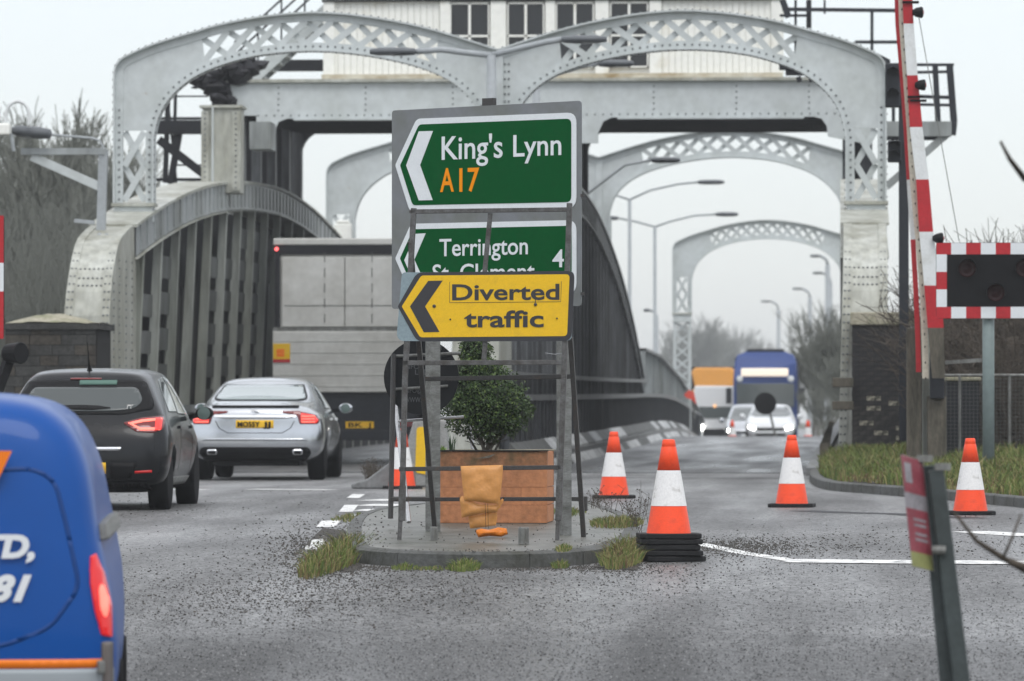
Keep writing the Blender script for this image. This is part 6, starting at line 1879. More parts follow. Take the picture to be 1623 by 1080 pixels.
for sx in (-1, 1):
    v = TL(436, 395)
    g = MB(); g.lathe([(.035, 0), (.03, -.03)], 10, (sx*(hw - .06), -.0, v[1]), 'Y'); g.build("marker_lamp", mat("lit_marker", (.8, .1, .1), .3, emit=(1, .12, .12), estr=2.5), t)
    g = MB(); g.box((sx*(hw - .32), -.03, .66), (sx*(hw - .06), -.02, .78)); g.build("tail_lamp", M['lens_dark'], t)
    for y in (1.8, 3.1, 4.4): wheel(t, sx*1.05, y, .5, .38, M['galv'], sx)
    g = MB(); g.box((sx*.80, 1.0, .12), (sx*1.26, 1.03, .62)); g.build("mudflap", M['rubber'], t)

# ---- blue van, close left
YV = 22.4
def vp(px, py): v = at(px, py, YV); return (v.x, v.z)
zr = zg(YV + 1)
t = thing("panel_van", "blue van with orange stripe and lit tail lamp, cut off by the left edge", "van")
hwv = .89
rings = [
 [(.70,.06,.30),(.86,.03,.45),(.89,.02,.75),(.84,.03,1.05),(.79,.05,1.25),(.765,.08,1.48),(.70,.12,1.66),(.54,.18,1.80)],
 [(.74,.30,.25),(.88,.28,.42),(.905,.28,.75),(.85,.28,1.05),(.80,.30,1.25),(.78,.32,1.48),(.715,.36,1.68),(.57,.42,1.82)],
 [(.76,1.2,.22),(.88,1.2,.40),(.91,1.2,.75),(.855,1.2,1.05),(.81,1.2,1.25),(.80,1.2,1.48),(.735,1.2,1.70),(.60,1.2,1.84)],
 [(.76,2.6,.22),(.88,2.6,.40),(.91,2.6,.75),(.90,2.6,1.05),(.87,2.6,1.25),(.83,2.6,1.48),(.76,2.6,1.68),(.62,2.6,1.82)],
 [(.76,3.4,.22),(.88,3.4,.40),(.90,3.4,.75),(.88,3.4,1.02),(.82,3.3,1.12),(.74,3.1,1.30),(.66,2.95,1.45),(.55,2.9,1.55)],
 [(.66,4.3,.25),(.80,4.3,.40),(.80,4.3,.60),(.76,4.25,.80),(.70,4.2,.88),(.6,4.1,.95),(.5,4.0,1.0),(.42,3.95,1.02)],
]
o = loft_body(rings, .03, .02)
me = cut_arches(o, ((.95, .32, .37), (3.5, .32, .37)), .91)
S = Surf(me); b = bpy.data.objects.new("body", me); COL.objects.link(b); me.materials.append(M['van_blue']); b.parent = t
me.polygons.foreach_set('use_smooth', [True]*len(me.polygons))
# pressed door panel outline, right-hand door
out_ = [(.05, 1.50), (.52, 1.52), (.62, 1.46), (.68, 1.22), (.73, .98), (.60, .80), (.40, .72), (.05, .68)]
ring = round_poly(out_, .06, 4); ring2 = round_poly(inset(out_, .02), .05, 4)
def ring_patch(A, B, nm, m, off):
    n = len(A)
    for k in range(0, n, 6):
        ids = [(k + i) % n for i in range(7)]
        if k + 6 > n: ids = [i % n for i in range(k, n + 1)]
        patch(S, [A[i] for i in ids] + [B[i] for i in reversed(ids)], 'rear', off, m, nm, t, step=.05, thick=.001)
ring_patch(ring, ring2, "door_groove", M['van_line'], .0015)
patch(S, [(-.82, .665), (.86, .665), (.865, .625), (-.83, .625)], 'rear', .003, M['van_orange'], "orange_stripe", t, step=.05)
patch(S, [(-.83, .622), (.865, .622), (.86, .33), (-.80, .33)], 'rear', .008, M['van_grey'], "grey_lower_panel", t, step=.06)
patch(S, [(-.70, .32), (.78, .32), (.72, .24), (-.68, .24)], 'rear', .02, M['black'], "bumper", t, step=.06)
patch(S, [(-.002, .34), (.006, .34), (.006, 1.66), (-.002, 1.66)], 'rear', .001, M['black'], "door_gap", t, step=.08)
hgm = [(.775, 1.18), (.845, 1.22), (.885, 1.10), (.895, .90), (.885, .70), (.82, .72), (.79, .86), (.775, 1.0)]
patch(S, [(.765, 1.12), (.785, 1.13), (.82, 1.04), (.852, .90), (.855, .76), (.815, .77), (.785, .88), (.765, 1.0)], 'rear', .012, mat('van_tail_lens', (.5, .012, .015), .15, emit=(1.0, .03, .03), estr=.30, coat=.5), "tail_lamp", t, rnd=.006, step=.03)
patch(S, [(.795, .98), (.812, 1.0), (.832, .94), (.838, .88), (.825, .84), (.805, .88)], 'rear', .018, M['lens_hot'], "lit_core", t, rnd=.02, step=.03)
patch(S, [(.815, .74), (.858, .74), (.86, .30), (.82, .30)], 'rear', .012, mat("clear_grey_lens", (.16, .14, .13), .2), "reversing_lamp", t, rnd=.01, step=.04)
patch(S, [(.80, 1.26), (.84, 1.28), (.855, 1.20), (.81, 1.18)], 'rear', .03, M['galv'], "door_hinge", t, rnd=.01, step=.03)
patch(S, [(.795, .66), (.812, .66), (.812, .60), (.795, .60)], 'rear', .03, M['galv'], "door_hinge", t, rnd=.01, step=.03)
yb = S.rear(.3, 1.0)[0].y - .012
Mx = Matrix(((1, 0, 0, 0), (0, 0, -1, yb), (0, 1, 0, 0), (0, 0, 0, 1)))
lt = mat("van_white_letters", (.72, .74, .76), .4)
VX = {}
place(t, -133, YV, math.radians(7.6)); t.location.z = zg(YV + 1) - .075
ox, oz = t.location.x, t.location.z
def vl(px, py): v = vp(px, py); return (v[0] - ox, v[1] - oz)
a_, b_ = vl(-60, 886), vl(53, 848); fit_text("LTD,", a_[0], b_[0], a_[1], b_[1], lt, t, Mx, name="van_lettering", bold=.05, ext=.001, shear=.2)
a_, b_ = vl(-50, 955), vl(48, 912); fit_text("381", a_[0], b_[0], a_[1], b_[1], lt, t, Mx, name="van_lettering", bold=.05, ext=.001, shear=.35)
a_, b_, c_ = vl(-60, 715), vl(17, 715), vl(-10, 772)
g = MB(); g.prism([(a_[0], yb, a_[1]), (b_[0], yb, b_[1]), (c_[0], yb, c_[1]), (vl(-50, 772)[0], yb, c_[1])], (0, .003, 0)); g.build("orange_flash", M['van_orange'], t)
for sx in (-1, 1):
    for y in (.95, 3.5): wheel(t, sx*.80, y, .32, .21, M['rim'], sx)
patch(S, [(-.7, 1.60), (-.1, 1.60), (-.1, 1.2), (-.7, 1.2)], 'rear', .002, M['van_blue'], "left_door_skin", t)

# ---- oncoming traffic beyond the crest
def rear_front_car(name, label, px, Y, m, W, H, lights=True, suv=False):
    """a car seen from the front: built nose towards -Y"""
    t = thing(name, label, "car")
    h = W/2
    rings = [
     [(h*.70,.10,.26),(h*.86,.08,.36),(h*.90,.08,.50),(h*.88,.12,.64),(h*.82,.2,.72),(h*.70,.28,.76),(h*.55,.32,.79),(h*.42,.34,.81)],
     [(h*.80,.7,.22),(h*.96,.7,.38),(h,.7,.58),(h*.98,.7,.74),(h*.92,.7,.84),(h*.80,.75,.89),(h*.64,.8,.92),(h*.5,.8,.94)],
     [(h*.82,1.35,.2),(h*.96,1.35,.38),(h,1.35,.6),(h*.99,1.35,.78),(h*.95,1.35,.90),(h*.86,1.4,.97),(h*.74,1.45,1.02),(h*.6,1.45,1.04)],
     [(h*.82,2.0,.2),(h*.94,2.0,.38),(h*.98,2.0,.6),(h*.98,2.0,.8),(h*.94,2.0,.92),(h*.86,2.05,H*.74),(h*.74,2.15,H*.92),(h*.6,2.2,H*.975)],
     [(h*.82,2.9,.2),(h*.94,2.9,.38),(h*.98,2.9,.6),(h*.98,2.9,.8),(h*.94,2.9,.93),(h*.87,2.9,H*.76),(h*.76,2.9,H*.94),(h*.62,2.9,H*.99)],
     [(h*.8,3.9,.22),(h*.94,3.9,.40),(h*.98,3.9,.6),(h*.96,3.9,.8),(h*.92,3.9,.94),(h*.84,3.8,H*.75),(h*.7,3.65,H*.92),(h*.58,3.6,H*.96)],
     [(h*.7,4.25,.3),(h*.86,4.25,.42),(h*.9,4.25,.6),(h*.88,4.2,.8),(h*.84,4.15,.92),(h*.74,4.1,H*.72),(h*.6,3.95,H*.86),(h*.5,3.9,H*.9)]]
    o = loft_body(rings, .02, .06); me = cut_arches(o, ((.8, .31, .35), (3.4, .31, .35)), h)
    S = Surf(me); b = bpy.data.objects.new("body", me); COL.objects.link(b); me.materials.append(m); b.parent = t
    me.polygons.foreach_set('use_smooth', [True]*len(me.polygons))
    patch(S, [(-h*.62, H*.93), (h*.62, H*.93), (h*.84, 1.03), (h*.6, .99), (-h*.6, .99), (-h*.84, 1.03)], 'rear', .006, M['car_glass'], "windscreen", t, rnd=.03, step=.08)
    patch(S, [(-h*.55, .60), (h*.55, .60), (h*.5, .50), (-h*.5, .50)], 'rear', .01, M['black'], "upper_grille", t, rnd=.02, step=.08)
    patch(S, [(-h*.6, .40), (h*.6, .40), (h*.55, .30), (-h*.55, .30)], 'rear', .01, M['black'], "lower_grille", t, rnd=.02, step=.08)
    patch(S, [(-.26, .48), (.26, .48), (.26, .39), (-.26, .39)], 'rear', .02, M['white'], "number_plate", t)
    for s_, view in ((1, 'right'), (-1, 'left')):
        patch(S, [(s_*h*.58, .62), (s_*h*.84, .68), (s_*h*.86, .58), (s_*h*.62, .52)], 'rear', .012, M['headlight'] if lights else M['rim'], "headlight", t, rnd=.02, step=.05)
        patch(S, [(2.15, .98), (2.3, H*.86), (3.5, H*.84), (3.6, .98)], view, .004, M['car_glass'], "side_window", t, rnd=.02, step=.08)
        g = MB(); g.lathe([(.02, -.08), (.09, -.05), (.10, .05), (.02, .09)], 12, (s_*(h + .12), 1.65, 1.0), 'Y'); g.build("door_mirror", m, t, smooth=True)
        for y in (.8, 3.4): wheel(t, s_*(h - .12), y, .31, .2, M['rim'], s_)
    p = at(px, 661, Y); t.location = (p.x, Y, zg(Y + 2)); return t
rear_front_car("oncoming_car", "white oncoming car with headlights on, in front of the blue lorry", 1221, 180, M['car_white'], 1.80, 1.44)
rear_front_car("oncoming_car", "silver oncoming car partly behind the white car", 1186, 190, M['car_silver'], 1.80, 1.62)
# blue lorry cab
YC = 203
t = thing("oncoming_lorry", "tall blue oncoming lorry cab with lit header board above its windscreen", "lorry", (at(1213, 661, YC).x, YC, zg(YC)))
bl = mat("lorry_blue", (.012, .045, .20), .35, coat=.2, noise=.05, nscale=2)
def zz(py): return at(1213, py, YC).z - zg(YC)
W2 = 1.26
g = MB(); g.prism([(-W2, .0, .35), (W2, .0, .35), (W2, .05, zz(600)), (W2*.97, .35, zz(575)), (W2*.90, .6, zz(563)), (W2*.6, .7, zz(557)), (-W2*.6, .7, zz(557)), (-W2*.90, .6, zz(563)), (-W2*.97, .35, zz(575)), (-W2, .05, zz(600))], (0, 2.3, 0))
g.build("cab_shell", bl, t, bevel=.05, seg=3)
g = MB(); g.box((-W2 + .12, -.03, zz(645)), (W2 - .12, .02, zz(608))); g.build("windscreen", M['car_glass'], t, bevel=.03)
g = MB(); g.box((-W2 + .30, -.06, zz(597)), (W2 - .35, .03, zz(584))); g.build("header_board", mat("lit_header_board", (.8, .72, .6), .4, emit=(1, .85, .7), estr=.45), t, bevel=.05)
for sx in (-1, 1):
    g = MB(); g.lathe([(.13, 0), (.09, -.06)], 14, (sx*(W2 - .25), -.02, zz(601)), 'Y'); g.build("roof_lamp", M['headlight'] if 0 else M['white'], t)
    g = MB(); g.box((sx*(W2 + .08), .1, zz(640)), (sx*(W2 + .30), .3, zz(615))); g.build("door_mirror", M['shade'], t, bevel=.03)
    g = MB(); g.box((sx*.75, -.04, .8), (sx*1.12, 0, 1.0)); g.build("headlight", M['white'], t, bevel=.02)
    for y in (1.2,): wheel(t, sx*1.05, y, .5, .34, M['galv'], sx)
g = MB(); g.prism([(-W2*.7, 0, zz(563)), (W2*.7, 0, zz(563)), (W2*.55, 0, zz(553)), (-W2*.55, 0, zz(553))], (0, .3, 0)); ob = g.build("sun_visor", M['shade'], t); ob.location.y = .7
g = MB(); g.box((-W2*.8, -.05, 1.0), (W2*.8, 0, 1.5)); g.build("grille", M['shade'], t, bevel=.02)
g = MB(); g.box((-W2, 2.5, .9), (W2, 13, zz(566))); g.build("trailer_box", M['shade'], t)
# orange lorry behind the parapet
YO = 236
t = thing("orange_lorry", "orange-fronted lorry beyond the white van, left of the blue lorry", "lorry", (at(1128, 661, YO).x, YO, zg(YO)))
om = mat("lorry_orange", (.80, .36, .07), .4, noise=.06, nscale=1)
def zo(py): return at(1128, py, YO).z - zg(YO)
W3 = 33*YO/FPX
g = MB(); g.prism([(-W3*1.05, 0, .4), (W3*1.0, 0, .4), (W3*1.0, 0, zo(620)), (W3*1.1, 0, zo(588)), (W3*.95, 0, zo(583)), (-W3*.8, 0, zo(583)), (-W3*.98, 0, zo(590)), (-W3*.8, 0, zo(615)), (-W3*1.05, 0, zo(625))], (0, 2.2, 0)); g.build("cab_shell", om, t, bevel=.08, seg=3)
g = MB(); g.box((-W3*.85, -.03, zo(655)), (W3*.85, .02, zo(620))); g.build("windscreen", M['car_glass'], t, bevel=.03)
g = MB(); g.box((-W3*.8, -.03, 1.0), (W3*.8, .02, 1.4)); g.build("grille", M['shade'], t)
g = MB(); g.box((-W3*1.05, 2.3, 1), (W3*1.05, 12, zo(581))); g.build("trailer_box", M['shade'], t)
for sx in (-1, 1):
    wheel(t, sx*(W3 - .15), 1.2, .5, .34, M['galv'], sx)
    g = MB(); g.box((sx*(W3 + .05), .1, zo(650)), (sx*(W3 + .25), .3, zo(630))); g.build("door_mirror", M['shade'], t)
# white van
YW_ = 216
t = thing("oncoming_van", "white oncoming van with one bright headlamp between the parapet and the blue lorry", "van", (at(1133, 661, YW_).x, YW_, zg(YW_)))
def zv(py): return at(1133, py, YW_).z - zg(YW_)
W4 = .98
g = MB(); g.prism([(-W4*.9, 0, .3), (W4*.9, 0, .3), (W4, 0, .6), (W4, 0, zv(655)), (W4*.92, 0, zv(625)), (W4*.86, 0, zv(612)), (-W4*.86, 0, zv(612)), (-W4*.92, 0, zv(625)), (-W4, 0, zv(655)), (-W4, 0, .6)], (0, 4.6, 0)); g.build("body", M['car_white'], t, bevel=.07, seg=3)
g = MB(); g.prism([(-W4*.8, -.04, zv(663)), (W4*.8, -.04, zv(663)), (W4*.78, -.02, zv(645)), (-W4*.78, -.02, zv(645))], (0, .06, 0)); g.build("windscreen", M['car_glass'], t)
g = MB(); g.box((-W4*.5, -.05, zv(692)), (W4*.5, 0, zv(680))); g.build("grille", M['shade'], t)
for sx in (-1, 1):
    g = MB(); g.lathe([(.14, 0), (.11, -.05)], 14, (sx*.62 if sx < 0 else .66, -.01, zv(678)), 'Y'); g.build("headlight", M['headlight'] if sx < 0 else M['white'], t)
    g = MB(); g.box((sx*(W4 + .03), .3, zv(668)), (sx*(W4 + .22), .5, zv(655))); g.build("door_mirror", M['black'], t)
    for y in (.9, 3.6): wheel(t, sx*(W4 - .14), y, .34, .2, M['rim'], sx)
g = MB(); v = at(1133, 644, YW_) - t.location; g.lathe([(.06, 0), (.05, -.03)], 10, (v.x, -.04, v.z), 'Y'); g.build("amber_lamp", mat("amber_lamp", (.8, .4, .1), .3, emit=(1, .5, .2), estr=1.2), t)
# round sign seen in front of the white car
v = at(1213, 640, 150); s = 150/FPX
t = thing("keep_left_sign", "dark round sign back on a thin post in front of the oncoming white car", "road sign", tuple(v))
g = MB(); g.lathe([(17.5*s, -.015), (17.5*s, .015)], 32, (0, 0, 0), 'Y'); g.build("disc", M['black'], t)
g = MB(); g.tube([(.12, .05, -10*s), at(1229, 692, 150) - v + Vector((0, .05, 0))], .035, 8); g.build("post", M['galv'], t)
g = MB(); g.tube([(.0, .04, 0), (.12, .05, -10*s)], .03, 8); g.build("bracket", M['galv'], t)
v = at(1094, 628, 162); s = 162/FPX
t = thing("leaning_red_sign", "small orange-red board leaning over the far end of the parapet", "sign", tuple(v))
g = MB(); g.prism([(-10*s, 0, 2*s), (-2*s, 0, 10*s), (6*s, 0, 6*s), (10*s, 0, -14*s), (3*s, 0, -6*s), (-6*s, 0, -3*s)], (0, .04, 0)); g.build("board", mat("faded_orange_red", (.75, .10, .07), .4), t)
g = MB(); g.tube([(4*s, .06, 4*s), (7*s, .06, -36*s)], .03, 6); g.build("post", M['galv'], t)

# ------------------------------------------------------------------ street lamps
def lamp_head(par, c, L, m, tilt=0.0, org=None, wd=.16, ht=.07):
    """flat oval lantern with clear bowl, pointing along x by L (signed)"""
    sg = 1 if L > 0 else -1; L = abs(L)
    prof = [(.03, 0), (ht*.8, .04*L), (ht, .3*L), (ht*.95, .8*L), (.04, L)]
    g = MB(); g.lathe([(r, h*sg) for r, h in prof], 14, (0, 0, 0), 'X')
    o = g.build("lantern", m, par, smooth=True); o.data.transform(Matrix.Translation(c) @ Matrix.Rotation(tilt, 4, 'Y') @ Matrix.Diagonal((1, wd/ht, 1, 1)))
    g = MB(); g.lathe([(r*.8, (.30*L + h*.62)*sg) for r, h in prof], 12, (0, 0, -ht*.45), 'X')
    b = g.build("bowl", mat("lantern_bowl", (.40, .42, .44), .3), o, smooth=True); b.data.transform(Matrix.Translation(c) @ Matrix.Rotation(tilt, 4, 'Y') @ Matrix.Diagonal((1, wd/ht, .8, 1)))
M['lantern'] = mat("dark_lantern", (.12, .13, .14), .45, noise=.1, nscale=5)
def street_lamp(label, base_px, Y, top_py, arms, r=.055, group="street lamps along the bridge road", fat=.4, zbase=None):
    b = at(base_px, 661, Y); z0 = zg(Y) if zbase is None else zbase
    t = thing("street_lamp", label, "street lamp", (b.x, Y, z0), 0, group)
    o = Vector((b.x, Y, z0)); topz = at(base_px, top_py, Y).z - z0
    s = Y/FPX
    g = MB(); g.tube([(0, 0, 0), (0, 0, topz*fat), (0, 0, topz*fat + .01), (0, 0, topz)], [r*1.6, r*1.6, r, r*.9], 12); g.build("column", M['pole'], t, smooth=True)
    for (pts, tip, L) in arms:
        P = [at(*p, Y) - o for p in pts]
        g = MB(); g.tube([(0, 0, topz)] + P, r*.55, 8); g.build("arm", M['pole'], t, smooth=True)
        if L: lamp_head(t, P[-1], L*s, M['lantern'])
    return t
street_lamp("street lamp with two arms, its right lantern the upper one above the far arch", 998, 143, 317, [([(1030, 302), (1075, 292), (1106, 289)], None, 42), ([(980, 311), (950, 300), (920, 296)], None, 0)])
street_lamp("street lamp with two arms, its right lantern the lower one just above the farthest arch", 1038, 153, 360, [([(1060, 352), (1100, 342), (1134, 340)], None, 36), ([(1010, 352), (980, 346)], None, -36)])
street_lamp("street lamp column behind the sign whose lantern hangs under the second arch", 905, 112, 330, [([(940, 300), (990, 262), (1032, 254)], None, 46)])
street_lamp("street lamp right behind the direction sign with lanterns over both nearest arches", 779, 84.6, 88,
            [([(740, 84), (700, 79), (660, 82)], None, -74), ([(830, 75), (870, 66), (890, 63)], None, 72)], r=.09, fat=.02)
street_lamp("street lamp just behind the right arch, its lantern pointing right below the crown", 850, 92, 130, [([(880, 118), (925, 104), (948, 101)], None, 56)], r=.08, fat=.02)
for i, (px, Y, ty, x2, lab) in enumerate(((1312, 225, 410, 1290, "tallest"), (1316, 250, 437, 1290, "second"), (1284, 290, 462, 1264, "third"), (1234, 330, 482, 1216, "farthest and most left"))):
    street_lamp("distant hazy street lamp right of the bridge road, %s in its row" % lab, px, Y, ty + 10, [([(px - 2, ty + 2), (px - 8, ty - 2), (px - 12, ty - 4)], None, -16)], r=.12, group="distant street lamps", fat=.3)
street_lamp("far street lamp on the approach, thin column left of the blue lorry", 1040, 205, 500, [([(1036, 494), (1030, 492)], None, -10)], r=.1, group="distant street lamps")
# bracket lamp at left: column on the girder end with horizontal arm
v = at(160, 375, 82.5); t = thing("bracket_lamp", "bracket lamp on a short column standing on the left girder end, lantern pointing left", "street lamp", tuple(v))
g = MB(); g.bar((0, 0, 0), at(164, 238, 82.5) - v, .14, .12); g.build("column", M['pole'], t)
g = MB(); p_, q_ = at(34, 240, 82.5) - v, at(168, 240, 82.5) - v; g.box((p_.x, -.08, p_.z - .06), (q_.x, .08, q_.z + .05)); g.build("cross_arm", M['girder'], t)
g = MB(); g.bar(at(50, 248, 82.5) - v, at(158, 296, 82.5) - v, .14, .06); g.build("brace", M['paint'], t)
g = MB(); g.tube([at(165, 237, 82.3) - v, at(158, 223, 82.3) - v, at(145, 219, 82.3) - v, at(82, 214, 82.3) - v], .02, 8); g.build("arm", M['pole'], t)
lamp_head(t, at(82, 213, 82.3) - v, -68*82.3/FPX, M['lantern'], .10, wd=.2, ht=.10)
for (px, py) in ((90, 232), (125, 292), (105, 358)):
    pass
v = at(40, 200, 82); t = thing("floodlight", "white swan-necked pipe with a cream floodlight at the far left edge", "floodlight", tuple(v))
P = [at(*p, 82) - v for p in ((45, 202), (46, 180), (40, 166), (28, 161), (15, 167), (10, 180), (9, 196))]
g = MB(); g.tube([tuple(p) for p in smooth_poly([(p.x, p.z) for p in P], 3)] and [(q_[0], 0, q_[1]) for q_ in smooth_poly([(p.x, p.z) for p in P], 3)], .03, 8); g.build("swan_neck", M['white'], t, smooth=True)
g = MB(); c = at(4, 206, 82) - v; g.box((c.x - .12, -.12, c.z - .09), (c.x + .13, .12, c.z + .1)); g.build("lamp_body", M['cream'], t, bevel=.03)
g = MB(); g.tube([at(18, 215, 82) - v, at(22, 240, 82) - v], .03, 6); g.bar(at(-5, 214, 82) - v, at(20, 213, 82) - v, .03, .03); g.build("stalk", M['pole'], t)
v = at(118, 350, 82); g = MB(); g.bar((0, 0, 0), at(150, 353, 82) - v, .06, .06); g.tube([at(155, 372, 82) - v, at(162, 378, 82) - v, at(172, 374, 82) - v], .05, 8)
ob = g.build("pipe_bracket", M['pole']); ob.location = v; tag(ob, "small pipe bracket on the left girder end beside the lamp column", "bracket")
v = at(543, 375, 118); g = MB(); g.box((-.2, 0, -.15), (.2, .3, .3)); g.box((-.15, 0, .3), (.15, .28, .38)); ob = g.build("junction_box", M['cream'], bevel=.03); ob.location = v; tag(ob, "cream junction box on the second portal's left leg above the lorry", "box")

# ------------------------------------------------------------------ bare trees
bark = mat("bare_bark", (.15, .145, .13), .9, noise=.3, nscale=3)
bark2 = mat("bare_twigs_greenish", (.17, .178, .155), .9)  # tone lightened to imitate haze over the farther trees
bark3 = mat("bare_twigs_brown", (.085, .07, .055), .9, noise=.3, nscale=3)
def tree_mesh(seed, H, spread, depth, twigm, upright=.55, n0=5, name="x", rt=.012):
    """trunk mesh and crown mesh of a leafless tree"""
    rr = random.Random(seed); tr, cr = MB(), MB()
    def rec(p, d, L, r, lev):
        q = p; pts = [p]; n = 3 if lev < 3 else 2
        dd = d
        for i in range(n):
            dd = (dd + Vector((rr.gauss(0, .16), rr.gauss(0, .16), rr.gauss(.05, .08)))).normalized(); q = q + dd*L/n; pts.append(q)
        g = tr if lev == 0 else cr
        g.tube(pts, [r*(1 - .35*i/n) for i in range(n+1)], 6 if lev < 2 else 3, caps=False)
        if lev >= depth: return
        k = rr.randint(3, 4) if lev else n0
        for i in range(k):
            t = rr.uniform(.35, 1) if lev else rr.uniform(.25, 1.0); idx = min(n-1, int(t*n)); base = pts[idx].lerp(pts[idx+1], t*n - idx)
            a = rr.uniform(0, 6.3); out = Vector((math.cos(a), math.sin(a), 0))
            nd = (dd*.75 + out*rr.uniform(.35, .9)*spread + Vector((0, 0, upright*.5))).normalized()
            rec(base, nd, L*rr.uniform(.52, .78), max(rt, r*.55), lev + 1)
        rec(pts[-1], dd, L*.7, max(rt, r*.62), lev + 1)
    rec(Vector((0, 0, 0)), Vector((rr.uniform(-.1, .1), 0, 1)), H*.34, H*.016, 0)
    mt = tr.mesh("trunk"); mt.materials.append(bark)
    mc = bpy.data.meshes.new("crown"); mc.from_pydata(cr.v, [], cr.f); mc.materials.append(twigm)
    return mt, mc
TA = [tree_mesh(1, 10, .8, 6, bark2), tree_mesh(2, 10, .65, 6, bark2, .8), tree_mesh(3, 10, .9, 6, bark2, .4)]
TF = [tree_mesh(5, 10, .8, 5, bark2, rt=.018), tree_mesh(8, 10, .7, 5, bark2, .7, rt=.018)]
def put_tree(name, label, mm, x, y, h, rz, group, cat="tree", z=None):
    t = thing(name, label, cat, (x, y, zg(y) - .1 if z is None else z), rz, group)
    t.scale = (h, h, h)
    instance(mm[0], "trunk", t); instance(mm[1], "crown", t)
    return t
rr = random.Random(44); 
leftspots = [(10, 118, 175), (60, 125, 160), (110, 132, 175), (150, 122, 215), (35, 138, 185), (85, 150, 180), (-20, 128, 150), (175, 160, 215)]
leftspots += [(px, Y, ty) for (px, Y, ty) in ((70, 114, 350), (145, 113, 360), (-5, 116, 320))]
words = ["leftmost tall", "tall forked", "broad", "slender leaning", "dense grey", "wide-crowned", "fine-twigged", "edge-cut", "half hidden", "far pale", "low bushy", "low tangled", "low twiggy", "short thick", "stubby", "mid-height rounded", "mid-height spiky"]
for i, (px, Y, ty) in enumerate(leftspots):
    p = at(px, ty, Y); H = p.z - zg(Y)
    put_tree("bare_tree", "%s bare tree left of the bridge, %s" % (words[i], ["behind the floodlight", "under the lantern", "above the cross-arm", "beside the portal leg", "behind the brace"][i % 5]), (TF[i % 2] if i < 9 else TA[i % 3]), p.x, Y, H/9.4, rr.uniform(0, 6.3), "bare trees left of the bridge")
# undergrowth mass below them
g = MB(); rr = random.Random(4)
for i in range(5200):
    px = rr.uniform(-60, 190); Y = rr.uniform(104, 135); p = at(px, 661, Y); z0 = zg(Y); h = rr.uniform(.8, 4.6)
    a = Vector((p.x, Y, z0 + rr.uniform(0, 1.2))); d = Vector((rr.gauss(0, .28), rr.gauss(0, .2), 1)).normalized()
    b = a + d*h*.6; c = b + (d + Vector((rr.gauss(0, .35), 0, .1))).normalized()*h*.5
    g.tube([a, b, c], [.02, .014, .006], 3, caps=False)
ob = g.build("undergrowth", bark2, recalc=False); tag(ob, "tangled grey-green undergrowth below the bare trees left of the bridge", "undergrowth", kind="stuff")
# far trees beyond the bridge
rr = random.Random(6)
for i, (px, Y, ty) in enumerate(((1030, 330, 510), (1062, 360, 500), (1095, 340, 490), (1130, 330, 478), (1160, 350, 488), (1190, 400, 520), (1015, 300, 530), (1215, 480, 545), (1240, 520, 552), (1265, 500, 540),
                                 (1078, 420, 505), (1145, 420, 495), (1178, 380, 510), (1230, 560, 548))):
    Y *= 2.2; p = at(px, ty, Y); H = p.z - zg(Y)
    put_tree("far_tree", "hazy bare tree far beyond the bridge, number %s from the left among them" % ["seven", "two", "four", "six", "nine", "eleven", "one", "twelve", "thirteen", "fourteen", "three", "eight", "ten", "thirteen"][i] if 0 else
             "hazy bare tree far beyond the bridge, %s" % ["just right of the lamp columns", "near the left foot of the farthest arch", "behind the farthest arch's left leg", "tallest above the orange lorry", "above the orange lorry's right edge",
             "just left of the blue lorry", "leftmost beside the sloping girder", "small above the blue lorry's roof", "low behind the blue lorry's right side", "right of the blue lorry", "pale between the lamp column and arch leg",
             "pale behind the tallest one", "low beside the blue lorry's mirror", "tiny at the horizon over the blue lorry"][i], TF[i % 2], p.x, Y, H/10.5, rr.uniform(0, 6.3), "hazy trees beyond the bridge")
for i, (px, Y, ty) in enumerate(((1290, 240, 500), (1312, 210, 475), (1330, 190, 450), (1300, 280, 520), (1325, 230, 500), (1345, 170, 470), (1318, 180, 540), (1300, 200, 570))):
    p = at(px, ty, Y); H = p.z - zg(Y)
    put_tree("roadside_tree", "bare roadside tree %s, between the blue lorry and the right girder" % ["beside the lamp columns", "in the middle", "nearest the girder", "farthest and palest", "behind the nearest lamp", "mostly hidden by the girder", "lowest and closest", "short one by the lorry"][i], TF[(i+1) % 2], p.x, Y, H/10.5, rr.uniform(0, 6.3), "roadside trees right of the road")
